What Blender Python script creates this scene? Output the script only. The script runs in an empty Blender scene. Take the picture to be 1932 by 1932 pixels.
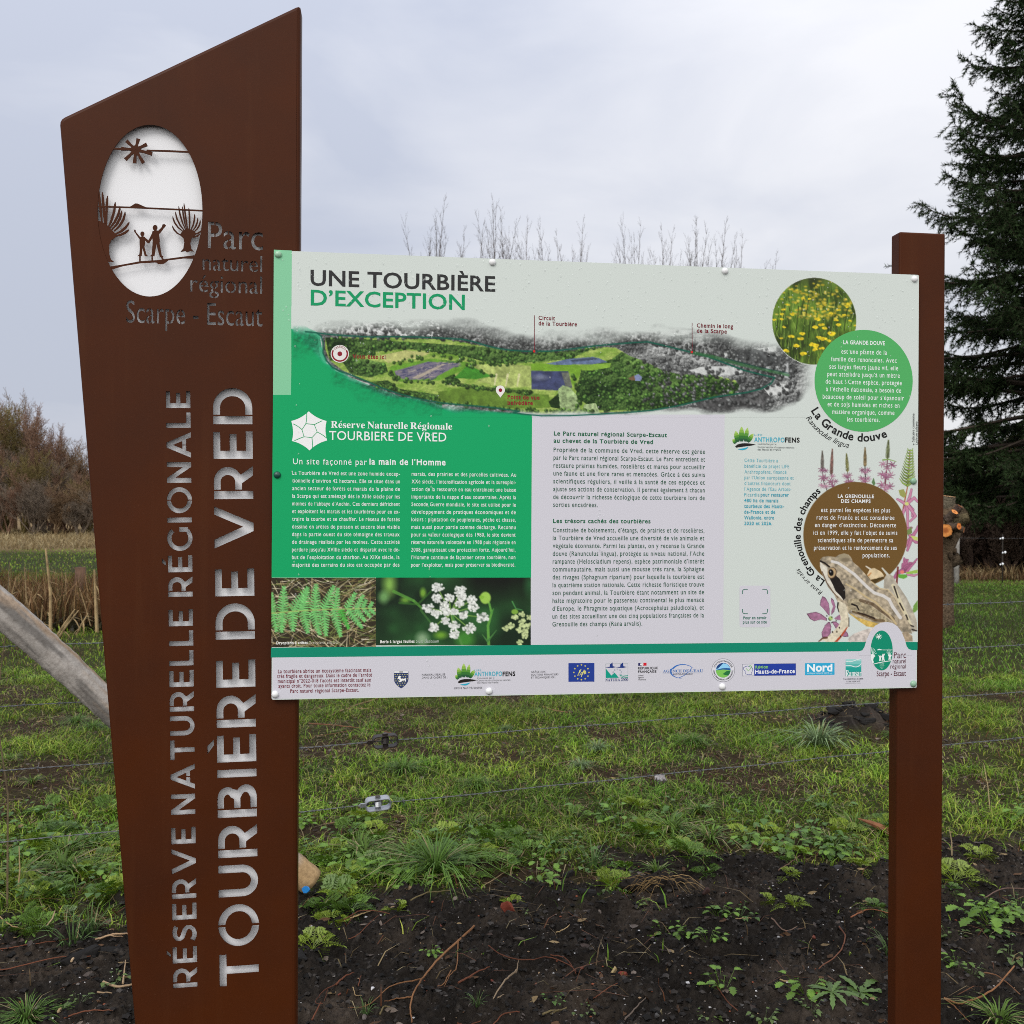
import bpy, bmesh, math, random
import numpy as np
from mathutils import Vector, Matrix
from mathutils.geometry import tessellate_polygon

S = bpy.context.scene
COL = S.collection
PI = math.pi
random.seed(7)
RNG = np.random.default_rng(11)

# ------------------------------------------------------------------ camera
FPX = 1800.0                       # focal length in units of a 1932-pixel frame
ROLL = math.radians(0.30)
CAM = np.array([0.0, 0.0, 1.6])
RT = np.array([math.cos(ROLL), 0, math.sin(ROLL)])
UP = np.array([-math.sin(ROLL), 0, math.cos(ROLL)])
FW = np.array([0.0, 1.0, 0.0])
cd = bpy.data.cameras.new('camera')
cam = bpy.data.objects.new('camera', cd)
COL.objects.link(cam)
cam.matrix_world = Matrix(((RT[0], UP[0], -FW[0], CAM[0]), (RT[1], UP[1], -FW[1], CAM[1]),
                           (RT[2], UP[2], -FW[2], CAM[2]), (0, 0, 0, 1)))
cd.sensor_width = 36.0
cd.lens = 36.0 * FPX / 1932.0
cd.clip_start = 0.05
cd.clip_end = 3000
cd.dof.use_dof = True
cd.dof.focus_distance = 2.06
cd.dof.aperture_fstop = 11.0
S.camera = cam

# ------------------------------------------------------------------ light
SUN_EL, SUN_AZ = math.radians(42), math.radians(208)     # azimuth clockwise from +Y
w = bpy.data.worlds.new("World")
S.world = w
w.use_nodes = True
nt = w.node_tree
nt.nodes.clear()
def wn(t, **k):
    n = nt.nodes.new(t)
    for a, b in k.items():
        setattr(n, a, b)
    return n
out = wn('ShaderNodeOutputWorld')
bg = wn('ShaderNodeBackground')
bg.inputs['Strength'].default_value = 0.10
nt.links.new(bg.outputs[0], out.inputs[0])
sky = wn('ShaderNodeTexSky', sky_type='NISHITA', sun_disc=False)
sky.sun_elevation = SUN_EL
sky.sun_rotation = SUN_AZ
sky.air_density = 1.3
sky.dust_density = 3.0
tc = wn('ShaderNodeTexCoord')
mp = wn('ShaderNodeMapping')
mp.inputs['Scale'].default_value = (1.0, 1.0, 2.6)
nt.links.new(tc.outputs['Generated'], mp.inputs[0])
n1 = wn('ShaderNodeTexNoise')
n1.inputs['Scale'].default_value = 2.6
n1.inputs['Detail'].default_value = 6
n1.inputs['Roughness'].default_value = 0.5
n1.inputs['Distortion'].default_value = 0.4
nt.links.new(mp.outputs[0], n1.inputs['Vector'])
sep = wn('ShaderNodeSeparateXYZ')
nt.links.new(tc.outputs['Generated'], sep.inputs[0])
def wm(op, a, b=None, clamp=False):
    n = wn('ShaderNodeMath', operation=op, use_clamp=clamp)
    for i, v in enumerate((a, b)):
        if v is None:
            continue
        if isinstance(v, (int, float)):
            n.inputs[i].default_value = v
        else:
            nt.links.new(v, n.inputs[i])
    return n.outputs[0]
# thicker bright cloud to the east (x) than to the west, noise on top
t1 = wm('MULTIPLY', wm('SUBTRACT', n1.outputs[0], 0.5), 2.2)
t2 = wm('ADD', wm('MULTIPLY', sep.outputs[0], 1.25), 0.36)
t3 = wm('ADD', t1, t2, True)
cr = wn('ShaderNodeValToRGB')
cr.color_ramp.elements[0].color = (.565, .605, .72, 1)
cr.color_ramp.elements[1].color = (.90, .905, .945, 1)
nt.links.new(t3, cr.inputs[0])
# overcast brightening towards the zenith and towards the hidden sun behind the camera
zen = wm('ADD', wm('MULTIPLY', wm('POWER', wm('MAXIMUM', sep.outputs[2], 0.0), 1.5), 1.05), 1.0)
back = wm('ADD', wm('MULTIPLY', wm('MAXIMUM', wm('MULTIPLY', sep.outputs[1], -1.0), 0.0), 0.75), 1.0)
hz = wm('ADD', wm('MULTIPLY', wm('POWER', wm('SUBTRACT', 1.0, wm('ABSOLUTE', sep.outputs[2])), 6.0), 0.10), 0.96)
amp = wm('MULTIPLY', wm('MULTIPLY', wm('MULTIPLY', zen, back), hz), 9.3)
sc_ = wn('ShaderNodeVectorMath', operation='SCALE')
# the veiled sun behind the camera warms that half of the sky
wf = wm('ADD', wm('MULTIPLY', sep.outputs[1], -1.6), 0.15, True)
wmix = wn('ShaderNodeMix', data_type='RGBA')
nt.links.new(wf, wmix.inputs['Factor'])
nt.links.new(cr.outputs[0], wmix.inputs['A'])
wmix.inputs['B'].default_value = (.86, .85, .835, 1)
nt.links.new(wmix.outputs['Result'], sc_.inputs[0])
nt.links.new(amp, sc_.inputs['Scale'])
mx = wn('ShaderNodeMix', data_type='RGBA')
mx.inputs['Factor'].default_value = 0.90
nt.links.new(sky.outputs[0], mx.inputs['A'])
nt.links.new(sc_.outputs[0], mx.inputs['B'])
nt.links.new(mx.outputs['Result'], bg.inputs['Color'])

sd = bpy.data.lights.new('sun', 'SUN')
sd.energy = 1.5
sd.angle = math.radians(25)
sd.color = (1.0, 0.965, 0.92)
sun = bpy.data.objects.new('sun', sd)
COL.objects.link(sun)
tosun = Vector((math.sin(SUN_AZ) * math.cos(SUN_EL), math.cos(SUN_AZ) * math.cos(SUN_EL), math.sin(SUN_EL)))
sun.rotation_euler = tosun.to_track_quat('Z', 'Y').to_euler()
sun.location = (0, 0, 30)

S.view_settings.view_transform = 'Standard'
S.view_settings.look = 'None'
S.view_settings.exposure = 0.0
S.view_settings.gamma = 1.0
S.cycles.filter_width = 0.95
S.cycles.use_denoising = False
S.cycles.sample_clamp_indirect = 4.0
S.cycles.max_bounces = 6
S.cycles.diffuse_bounces = 3
S.cycles.transparent_max_bounces = 4

# ------------------------------------------------------------------ helpers
def ray(px, py):
    d = FW * FPX + RT * (px - 966.0) + UP * (966.0 - py)
    return d / d[1]

def gpt(px, py, z=0.0):
    """point of the level z under a place of the photo"""
    d = ray(px, py)
    t = (z - CAM[2]) / d[2]
    return CAM + d * t

def at_depth(px, py, Y):
    return CAM + ray(px, py) * Y

def lin(c):
    c = np.asarray(c, float) / 255.0
    return np.where(c <= 0.04045, c / 12.92, ((c + 0.055) / 1.055) ** 2.4)

def tag(o, label=None, cat=None, group=None, kind=None):
    if label: o['label'] = label
    if cat: o['category'] = cat
    if group: o['group'] = group
    if kind: o['kind'] = kind
    return o

def empty(name, loc, rz=0.0):
    o = bpy.data.objects.new(name, None)
    o.empty_display_size = 0.1
    o.location = loc
    o.rotation_euler = (0, 0, rz)
    COL.objects.link(o)
    return o

def link(name, me, parent=None, loc=None):
    o = bpy.data.objects.new(name, me)
    COL.objects.link(o)
    if parent is not None:
        o.parent = parent
    if loc is not None:
        o.location = loc
    return o

def np_mesh(name, V, loops, starts, totals, mat=None, col=None, smooth=False, mats=None, midx=None):
    """mesh from flat arrays; col = one linear colour per vertex"""
    me = bpy.data.meshes.new(name)
    V = np.asarray(V, np.float32)
    me.vertices.add(len(V))
    me.vertices.foreach_set('co', V.ravel())
    me.loops.add(len(loops))
    me.loops.foreach_set('vertex_index', np.asarray(loops, np.int32))
    me.polygons.add(len(starts))
    me.polygons.foreach_set('loop_start', np.asarray(starts, np.int32))
    try:
        me.polygons.foreach_set('loop_total', np.asarray(totals, np.int32))
    except Exception:
        pass
    if midx is not None:
        me.polygons.foreach_set('material_index', np.asarray(midx, np.int32))
    me.polygons.foreach_set('use_smooth', np.full(len(starts), bool(smooth)))
    if col is not None:
        a = me.color_attributes.new('Col', 'FLOAT_COLOR', 'POINT')
        c4 = np.ones((len(V), 4), np.float32)
        c4[:, :3] = col
        a.data.foreach_set('color', c4.ravel())
    for m in (mats or ([mat] if mat else [])):
        me.materials.append(m)
    me.update()
    me.validate()
    return me

def poly_mesh(name, V, F, mat=None, col=None, smooth=False, mats=None, midx=None):
    loops, starts, totals = [], [], []
    for f in F:
        starts.append(len(loops)); totals.append(len(f)); loops.extend(f)
    return np_mesh(name, V, loops, starts, totals, mat, col, smooth, mats, midx)

class Geo:
    """verts + faces + one colour per vertex, merged into one mesh"""
    def __init__(s):
        s.V = []; s.F = []; s.C = []; s.n = 0
    def add(s, V, F, c=(1, 1, 1)):
        V = np.asarray(V, float).reshape(-1, 3)
        c = np.asarray(c, float)
        if c.ndim == 1:
            c = np.tile(c, (len(V), 1))
        s.V.append(V); s.C.append(c)
        n = s.n
        s.F.extend([tuple(int(i) + n for i in f) for f in F])
        s.n += len(V)
    def mesh(s, name, mat, smooth=False):
        return poly_mesh(name, np.concatenate(s.V), s.F, mat, np.concatenate(s.C), smooth)

def tube(g, pts, rads, n=6, c=(1, 1, 1), cap=True, squash=None):
    """swept tube through pts"""
    pts = np.asarray(pts, float)
    m = len(pts)
    V = []
    t0 = pts[1] - pts[0]
    ref = np.array([0, 0, 1.0]) if abs(t0[2]) < 0.9 * np.linalg.norm(t0) else np.array([1.0, 0, 0])
    for i in range(m):
        t = pts[min(i + 1, m - 1)] - pts[max(i - 1, 0)]
        t = t / (np.linalg.norm(t) + 1e-9)
        a = np.cross(t, ref); a /= (np.linalg.norm(a) + 1e-9)
        b = np.cross(t, a)
        for k in range(n):
            q = 2 * PI * k / n
            V.append(pts[i] + rads[i] * (a * math.cos(q) + b * math.sin(q)))
    F = []
    for i in range(m - 1):
        for k in range(n):
            k2 = (k + 1) % n
            F.append((i * n + k, i * n + k2, (i + 1) * n + k2, (i + 1) * n + k))
    if cap:
        F.append(tuple(range(n - 1, -1, -1)))
        F.append(tuple((m - 1) * n + k for k in range(n)))
    g.add(V, F, c)

# value noise, vectorised
def _hash(ix, iy, seed):
    h = (ix.astype(np.int64) * 374761393 + iy.astype(np.int64) * 668265263 + seed * 974711) & 0xFFFFFFFF
    h = ((h ^ (h >> 13)) * 1274126177) & 0xFFFFFFFF
    return ((h ^ (h >> 16)) & 0xFFFF) / 65535.0
def vnoise(x, y, seed=0):
    x = np.asarray(x, float); y = np.asarray(y, float)
    ix = np.floor(x).astype(np.int64); iy = np.floor(y).astype(np.int64)
    fx = x - ix; fy = y - iy
    fx = fx * fx * (3 - 2 * fx); fy = fy * fy * (3 - 2 * fy)
    a = _hash(ix, iy, seed); b = _hash(ix + 1, iy, seed)
    c = _hash(ix, iy + 1, seed); d = _hash(ix + 1, iy + 1, seed)
    return (a * (1 - fx) + b * fx) * (1 - fy) + (c * (1 - fx) + d * fx) * fy
def fbm(x, y, seed=0, o=4, g=0.5):
    s = 0; a = 1; t = 0
    for i in range(o):
        s = s + a * vnoise(x * 2 ** i, y * 2 ** i, seed + i * 17); t += a; a *= g
    return s / t
def sstep(a, b, x):
    t = np.clip((x - a) / (b - a), 0, 1)
    return t * t * (3 - 2 * t)

# ------------------------------------------------------------------ materials
def mat(name, base=(.5, .5, .5), rough=.6, spec=.5, attr=False, noise=None, bump=None, metal=0.0, coat=0.0, two=False, gain=1.0, trans=0.0):
    """noise = (scale, colour2, lo, hi); bump = (scale, strength, distance)"""
    m = bpy.data.materials.new(name)
    m.use_nodes = True
    t = m.node_tree
    b = t.nodes['Principled BSDF']
    b.inputs['Base Color'].default_value = (*base, 1)
    b.inputs['Roughness'].default_value = rough
    b.inputs['Specular IOR Level'].default_value = spec
    b.inputs['Metallic'].default_value = metal
    b.inputs['Coat Weight'].default_value = coat
    src = None
    if attr:
        a = t.nodes.new('ShaderNodeVertexColor'); a.layer_name = 'Col'
        src = a.outputs[0]
    co = t.nodes.new('ShaderNodeTexCoord')
    if noise:
        n = t.nodes.new('ShaderNodeTexNoise')
        n.inputs['Scale'].default_value = noise[0]
        n.inputs['Detail'].default_value = 8
        n.inputs['Roughness'].default_value = 0.62
        t.links.new(co.outputs['Object'], n.inputs['Vector'])
        r = t.nodes.new('ShaderNodeMapRange')
        r.inputs[1].default_value = noise[2]; r.inputs[2].default_value = noise[3]
        t.links.new(n.outputs[0], r.inputs[0])
        mxx = t.nodes.new('ShaderNodeMix'); mxx.data_type = 'RGBA'
        t.links.new(r.outputs[0], mxx.inputs['Factor'])
        if src is not None:
            ml = t.nodes.new('ShaderNodeMix'); ml.data_type = 'RGBA'; ml.blend_type = 'MULTIPLY'
            ml.inputs['Factor'].default_value = 1.0
            t.links.new(src, ml.inputs['A']); ml.inputs['B'].default_value = (*noise[1], 1)
            t.links.new(src, mxx.inputs['A']); t.links.new(ml.outputs['Result'], mxx.inputs['B'])
        else:
            mxx.inputs['A'].default_value = (*base, 1); mxx.inputs['B'].default_value = (*noise[1], 1)
        src = mxx.outputs['Result']
    if src is not None:
        t.links.new(src, b.inputs['Base Color'])
    if bump:
        n2 = t.nodes.new('ShaderNodeTexNoise')
        n2.inputs['Scale'].default_value = bump[0]
        n2.inputs['Detail'].default_value = 6
        t.links.new(co.outputs['Object'], n2.inputs['Vector'])
        bp = t.nodes.new('ShaderNodeBump')
        bp.inputs['Strength'].default_value = bump[1]
        bp.inputs['Distance'].default_value = bump[2]
        t.links.new(n2.outputs[0], bp.inputs['Height'])
        t.links.new(bp.outputs[0], b.inputs['Normal'])
    if trans:
        tr = t.nodes.new('ShaderNodeBsdfTranslucent')
        ms = t.nodes.new('ShaderNodeMixShader'); ms.inputs[0].default_value = trans
        if src is not None:
            t.links.new(src, tr.inputs[0])
        else:
            tr.inputs[0].default_value = (*base, 1)
        t.links.new(b.outputs[0], ms.inputs[1]); t.links.new(tr.outputs[0], ms.inputs[2])
        t.links.new(ms.outputs[0], t.nodes['Material Output'].inputs[0])
    return m

M_PRINT = mat('printed_panel', rough=.5, spec=.16, attr=True)
def steel():
    m = bpy.data.materials.new('brown_painted_steel'); m.use_nodes = True
    t = m.node_tree; b = t.nodes['Principled BSDF']; L = t.links.new
    b.inputs['Specular IOR Level'].default_value = .09
    co = t.nodes.new('ShaderNodeTexCoord')
    def noise(scale, sc=(1, 1, 1), det=6):
        mpn = t.nodes.new('ShaderNodeMapping'); mpn.inputs['Scale'].default_value = sc
        L(co.outputs['Object'], mpn.inputs[0])
        n = t.nodes.new('ShaderNodeTexNoise'); n.inputs['Scale'].default_value = scale; n.inputs['Detail'].default_value = det
        n.inputs['Roughness'].default_value = .6
        L(mpn.outputs[0], n.inputs['Vector']); return n.outputs[0]
    def rng(v, a, b_, lo=0.0, hi=1.0):
        r = t.nodes.new('ShaderNodeMapRange'); r.inputs[1].default_value = a; r.inputs[2].default_value = b_
        r.inputs[3].default_value = lo; r.inputs[4].default_value = hi; L(v, r.inputs[0]); return r.outputs[0]
    def mix(f, A, B):
        x = t.nodes.new('ShaderNodeMix'); x.data_type = 'RGBA'; L(f, x.inputs['Factor'])
        for i, v in (('A', A), ('B', B)):
            if isinstance(v, tuple): x.inputs[i].default_value = (*v, 1)
            else: L(v, x.inputs[i])
        return x.outputs['Result']
    c1 = mix(rng(noise(2.6), .38, .66), (.056, .0138, .0034), (.043, .0122, .0046))      # slow blotches of the patina
    c2 = mix(rng(noise(26, (1, 1, .07)), .56, .80, 0, .5), c1, (.066, .021, .0072))         # rain streaks
    c3 = mix(rng(noise(240, (1, 1, 1), 3), .64, .78, 0, .45), c2, (.08, .031, .015))         # fine speckle
    L(c3, b.inputs['Base Color'])
    L(rng(noise(7), .3, .7, .34, .52), b.inputs['Roughness'])
    bp = t.nodes.new('ShaderNodeBump'); bp.inputs['Strength'].default_value = .10; bp.inputs['Distance'].default_value = .0008
    L(noise(300, (1, 1, 1), 3), bp.inputs['Height']); L(bp.outputs[0], b.inputs['Normal'])
    return m
M_STEEL = steel()
M_WHITE = mat('white_panel', (.70, .705, .73), .55, .3)
M_CAP = mat('plastic_cap', rough=.35, spec=.5, attr=True)
M_BLADE = mat('grass_blade', rough=.42, spec=.14, attr=True, trans=.22)
M_LEAF = mat('weed_leaf', rough=.42, spec=.45, attr=True, noise=(40, (.72, .8, .7), .35, .65), trans=.2)
M_BARK = mat('bark', rough=.85, spec=.2, attr=True, noise=(9, (.55, .55, .55), .35, .65), bump=(30, .5, .02))
M_TWIG = mat('twig_bark', rough=.8, spec=.1, attr=True)
M_NEEDLE = mat('conifer_needles', rough=.7, spec=.08, attr=True)
M_WOOD = mat('weathered_wood', rough=.8, spec=.2, attr=True, noise=(7, (.5, .47, .46), .42, .66), bump=(60, .35, .006))
M_STONE = mat('stone', rough=.75, spec=.15, attr=True, noise=(40, (.65, .62, .6), .4, .65), bump=(90, .4, .003))
M_WIRE = mat('galvanised_wire', (.115, .12, .13), .45, .5, metal=.3)
# ------------------------------------------------------------------ the sign: frame of reference
TH = math.atan(FPX / 14494.0)
EX = np.array([math.cos(TH), math.sin(TH), 0.0])      # along the board
EN = np.array([-math.sin(TH), math.cos(TH), 0.0])     # away from the viewer
P0 = at_depth(511.5, 1320, 2.0)                       # board corner
ORG = np.array([P0[0], P0[1], 0.0])
K = 1932.0 / 4092.0

def uv(px, py, off=0.0):
    """board coordinates (along, up) of a place of the photo, on the plane `off` behind the board face"""
    d = ray(px, py)
    q = ORG + EN * off
    t = np.dot(q - CAM, EN) / np.dot(d, EN)
    p = CAM + d * t
    return float(np.dot(p - ORG, EX)), float(p[2])

CROPS = {'A': (200, 0, .72464), 'B': (1050, 950, .56936), 'C': (2050, 950, .56936), 'D': (2950, 1000, .46584),
         'E': (1050, 1600, .56936), 'F': (2100, 1640, .49679), 'G': (2850, 1700, .51760), 'H': (1050, 2250, .56936),
         'I': (2050, 2500, .56936), 'J': (2900, 2400, .46584), 'K': (350, 450, .46584), 'L': (600, 1500, .67265),
         'M': (600, 2700, .72062), 'R': (3200, 2150, .24845), 'O': (3250, 2500, .22257), 'P': (0, 0, 1 / K), 'Z': (0, 0, 1.0)}
def pix(c, x, y):
    a = CROPS[c]
    return (a[0] + x * a[2]) * K, (a[1] + y * a[2]) * K
def cuv(c, x, y, off=0.0):
    return uv(*pix(c, x, y), off)

sign = empty('information_sign', tuple(ORG), TH)
tag(sign, 'brown steel nature reserve sign, slanted pylon with cut-out lettering, printed board and square post', 'sign')

# ------------------------------------------------------------------ text outlines
_tc = bpy.data.curves.new('letters', 'FONT')
_to = bpy.data.objects.new('letters', _tc)
COL.objects.link(_to)
def text_mesh(s, off=0.0, fill=True, res=3, space=1.0):
    _tc.body = s; _tc.size = 1.0; _tc.offset = off; _tc.resolution_u = res
    _tc.space_character = space
    _tc.fill_mode = 'FRONT' if fill else 'NONE'
    bpy.context.view_layer.update()
    dg = bpy.context.evaluated_depsgraph_get()
    me = bpy.data.meshes.new_from_object(_to.evaluated_get(dg))
    V = np.zeros(len(me.vertices) * 3); me.vertices.foreach_get('co', V)
    V = V.reshape(-1, 3)
    F = [tuple(p.vertices) for p in me.polygons]
    Ed = [tuple(e.vertices) for e in me.edges]
    bpy.data.meshes.remove(me)
    return V[:, :2], F, Ed
_cv, _, _ = text_mesh('H')
CAPH = _cv[:, 1].max()
XH = text_mesh('x')[0][:, 1].max()
def tall(V, k=1.16):
    """raise the small letters, as in a wide modern sans"""
    y = V[:, 1]; a = XH * k
    V = V.copy(); V[:, 1] = np.where(y <= XH, np.where(y > 0, y * k, y), a + (y - XH) * (CAPH - a) / (CAPH - XH))
    return V
def outlines(s, off=0.0, res=4):
    V, F, Ed = text_mesh(s, off, False, res)
    nb = {}
    for a, b in Ed:
        nb.setdefault(a, []).append(b); nb.setdefault(b, []).append(a)
    seen = set(); loops = []
    for v in nb:
        if v in seen: continue
        lp = [v]; seen.add(v); cur = v
        while True:
            nx = [q for q in nb[cur] if q not in seen]
            if not nx: break
            cur = nx[0]; seen.add(cur); lp.append(cur)
        if len(lp) > 2:
            loops.append(V[lp])
    return loops

# ------------------------------------------------------------------ pylon
OFF = 0.011                      # pylon and post face, behind the board face
THK = 0.003
DEP = 0.034
def prism(g, poly, y0, y1, c=(1, 1, 1), holes=()):
    """poly in (u,v); front at y0, back at y1 (local y grows away from the viewer)"""
    rings = [list(poly)] + [list(h) for h in holes]
    flat = [p for r in rings for p in r]
    tri = tessellate_polygon([[Vector((p[0], p[1], 0)) for p in r] for r in rings])
    n = len(flat)
    V = [(p[0], y0, p[1]) for p in flat] + [(p[0], y1, p[1]) for p in flat]
    F = []
    for t in tri:
        a, b, cc = [flat[i] for i in t]
        ar = (b[0] - a[0]) * (cc[1] - a[1]) - (b[1] - a[1]) * (cc[0] - a[0])
        if abs(ar) < 1e-12: continue
        if ar < 0: t = (t[0], t[2], t[1])
        F.append((t[0], t[1], t[2])); F.append((t[2] + n, t[1] + n, t[0] + n))
    k = 0
    for r in rings:
        m = len(r)
        for i in range(m):
            j = (i + 1) % m
            F.append((k + i, k + j, k + j + n, k + i + n))
        k += m
    g.add(V, F, c)

def area2(p):
    return sum(p[i][0] * p[(i + 1) % len(p)][1] - p[(i + 1) % len(p)][0] * p[i][1] for i in range(len(p)))
def inset(poly, d):
    n = len(poly); o = []
    s = 1 if area2(poly) > 0 else -1
    for i in range(n):
        a, b, c = np.array(poly[i - 1]), np.array(poly[i]), np.array(poly[(i + 1) % n])
        e1 = (b - a) / np.linalg.norm(b - a); e2 = (c - b) / np.linalg.norm(c - b)
        n1 = s * np.array([-e1[1], e1[0]]); n2 = s * np.array([-e2[1], e2[0]])
        m = n1 + n2
        m = m / (np.dot(m, m)) * 2
        o.append(tuple(b + m * d * 1.0))
    return o
def shell(g, poly, r, depth, y0, closed_front=False, holes=()):
    """folded sheet box: flat face inset by r, rounded bend, straight return to depth, open or closed front"""
    rings = []
    for a in np.linspace(0, PI / 2, 5):
        rings.append([(p[0], y0 + r * (1 - math.cos(a)), p[1]) for p in inset(poly, r * (1 - math.sin(a)))])
    rings.append([(p[0], y0 + depth, p[1]) for p in poly])
    n = len(poly); V = [v for q in rings for v in q]; F = []
    for k in range(len(rings) - 1):
        for i in range(n):
            j = (i + 1) % n
            F.append((k * n + i, k * n + j, (k + 1) * n + j, (k + 1) * n + i))
    F.append(tuple(range((len(rings) - 1) * n, len(rings) * n)))
    g.add(V, F)
    return inset(poly, r)

def rounded(poly, r, k=4):
    o = []
    n = len(poly)
    for i in range(n):
        a, b, c = np.array(poly[i - 1]), np.array(poly[i]), np.array(poly[(i + 1) % n])
        e1 = (a - b) / np.linalg.norm(a - b); e2 = (c - b) / np.linalg.norm(c - b)
        p, q = b + e1 * r, b + e2 * r
        for t in np.linspace(0, 1, k):
            o.append(tuple((1 - t) ** 2 * p + 2 * t * (1 - t) * b + t * t * q))
    return o

pyl = [uv(297, 2440, OFF), uv(556.5, 2440, OFF), uv(567.5, 7, OFF), uv(110.5, 224, OFF)]
pyl[0] = (pyl[0][0], -0.05); pyl[1] = (pyl[1][0], -0.05)
pyl = rounded(pyl, 0.012)

# big stencil capitals: unit cap height, closed contours, already broken by their bridges
W_ = .205
def arc(cx, cy, rx, ry, a0, a1, n=14):
    return [(cx + rx * math.cos(math.radians(a)), cy + ry * math.sin(math.radians(a))) for a in np.linspace(a0, a1, n)]
def rect(x0, y0, x1, y1):
    return [(x0, y0), (x1, y0), (x1, y1), (x0, y1)]
def glyph(ch, w=W_):
    B = .035                                     # bridge
    if ch == 'I': return [rect(0, 0, w, 1)], w
    if ch == 'L': return [[(0, 0), (.64, 0), (.64, w * .88), (w, w * .88), (w, 1), (0, 1)]], .64
    if ch == 'E':
        h = w * .86
        return [[(0, 0), (.70, 0), (.70, h), (w, h), (w, .5 - h / 2), (.63, .5 - h / 2), (.63, .5 + h / 2), (w, .5 + h / 2),
                 (w, 1 - h), (.69, 1 - h), (.69, 1), (0, 1)]], .70
    if ch == 'T':
        h = w * .88
        return [[(.31, 0), (.31 + w, 0), (.31 + w, 1 - h), (.82, 1 - h), (.82, 1), (0, 1), (0, 1 - h), (.31, 1 - h)]], .82
    if ch == 'V':
        return [[(.43, 0), (.64, 0), (1.07, 1), (.86, 1), (.545, .27), (.225, 1), (0, 1)]], 1.07
    if ch == 'N':
        return [[(0, 0), (w, 0), (w, .66), (.66, 0), (.86, 0), (.86, 1), (.86 - w, 1), (.86 - w, .34), (.2, 1), (0, 1)]], .86
    if ch == 'A':
        c = .53
        return [[(0, 0), (.215, 0), (.295, .195), (c - B / 2, .195), (c - B / 2, .36), (.37, .36), (.53, .74), (.69, .36), (c + B / 2, .36),
                 (c + B / 2, .195), (.765, .195), (.845, 0), (1.06, 0), (.635, 1), (.425, 1)]], 1.06
    if ch == 'U':
        r = .41
        return [[(0, 1), (0, .41)] + arc(r, .39, r, .40, 180, 360, 18)[1:] + [(.82, 1), (.82 - w, 1), (.82 - w, .41)] +
                arc(r, .40, r - w, .225, 0, -180, 16)[1:] + [(w, 1)]], .82
    if ch == 'O':
        R, r = .54, .54 - w * .93
        q = 2.2
        a = arc(.54, .5, .54, .52, 90 + q, 270 - q, 24) + arc(.54, .5, r, .52 - w * .88, 270 - q * 1.6, 90 + q * 1.6, 24)
        b = [(1.08 - x, y) for x, y in a]
        return [a, b], 1.08
    if ch == 'D':
        x0 = w + B
        h = w * .88
        return [rect(0, 0, w, 1), [(x0, 0), (.42, 0)] + arc(.42, .5, .50, .5, -90, 90, 22)[1:-1] + [(.42, 1), (x0, 1), (x0, 1 - h), (.42, 1 - h)] +
                arc(.42, .5, .50 - w, .5 - h, 90, -90, 20)[1:-1] + [(.42, h), (x0, h)]], .92
    if ch == 'R':
        x0 = w + B
        h = w * .85
        y0, y1 = .285, 1.0
        cy = (y0 + y1) / 2; ry = (y1 - y0) / 2
        return [rect(0, 0, w, 1), [(x0, y0), (.40, y0), (.60, 0), (.84, 0), (.62, .315)] + arc(.44, cy, .38, ry, -62, 90, 18)[1:-1] +
                [(.44, 1), (x0, 1), (x0, 1 - h), (.44, 1 - h)] + arc(.44, cy, .38 - w, ry - h, 90, -90, 14)[1:-1] + [(.44, y0 + h), (x0, y0 + h)]], .84
    if ch == 'B':
        x0 = w + B
        h = w * .80
        return [rect(0, 0, w, 1), [(x0, 0), (.52, 0)] + arc(.52, .27, .32, .27, -90, 55, 14)[1:] + arc(.49, .75, .30, .25, -35, 90, 12) +
                [(x0, 1), (x0, 1 - h), (.47, 1 - h)] + arc(.47, .75, .12, .25 - h, 90, -90, 9)[1:-1] + [(.47, .5 + h / 2), (x0, .5 + h / 2),
                 (x0, .5 - h / 2), (.50, .5 - h / 2)] + arc(.50, .29, .14, .29 - h + .0 - .02, 90, -90, 9)[1:-1] + [(.50, h), (x0, h)]], .84
    if ch == 'G':
        R = .53; r = .53 - w * .93
        return [arc(R, .5, R, .52, 42, 318, 34) + [(.985, .16), (.985, .52), (.985 - w * .93, .52), (.985 - w * .93, .235)] +
                arc(R, .5, r, .52 - w * .88, 300, 42, 28)], 1.0
    if ch == 'S':
        o = []
        ctr = [(.66, .83), (.55, .885), (.40, .91), (.25, .88), (.145, .80), (.13, .70), (.20, .60), (.36, .54), (.52, .48),
               (.61, .39), (.61, .26), (.51, .145), (.36, .09), (.20, .11), (.06, .19)]
        ctr = np.array(ctr); up = []; dn = []
        for i in range(len(ctr)):
            t = ctr[min(i + 1, len(ctr) - 1)] - ctr[max(i - 1, 0)]
            t = t / np.linalg.norm(t); nn = np.array([-t[1], t[0]]) * w * .46
            up.append(tuple(ctr[i] + nn)); dn.append(tuple(ctr[i] - nn))
        return [up + dn[::-1]], .74
    return [], .32
ACC = {'É': ('E', [(.27, 1.07), (.41, 1.07), (.60, 1.24), (.40, 1.24)]), 'È': ('E', [(.46, 1.07), (.60, 1.07), (.44, 1.24), (.23, 1.24)])}
def stencil_line(s, a, b, cap):
    """contours of s set from point a to point b (u,v), cap height in metres"""
    x = 0; cs = []
    for ch in s:
        if ch == ' ':
            x += .34; continue
        base, accent = ACC.get(ch, (ch, None))
        C, wd = glyph(base)
        for c in C: cs.append([(p[0] + x, p[1]) for p in c])
        if accent: cs.append([(p[0] + x, p[1]) for p in accent])
        x += wd + .185
    x -= .185
    a = np.array(a); b = np.array(b); L = np.linalg.norm(b - a)
    d = (b - a) / L; n = np.array([-d[1], d[0]])
    return [[tuple(a + d * p[0] * L / x + n * p[1] * cap) for p in c] for c in cs]

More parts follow.
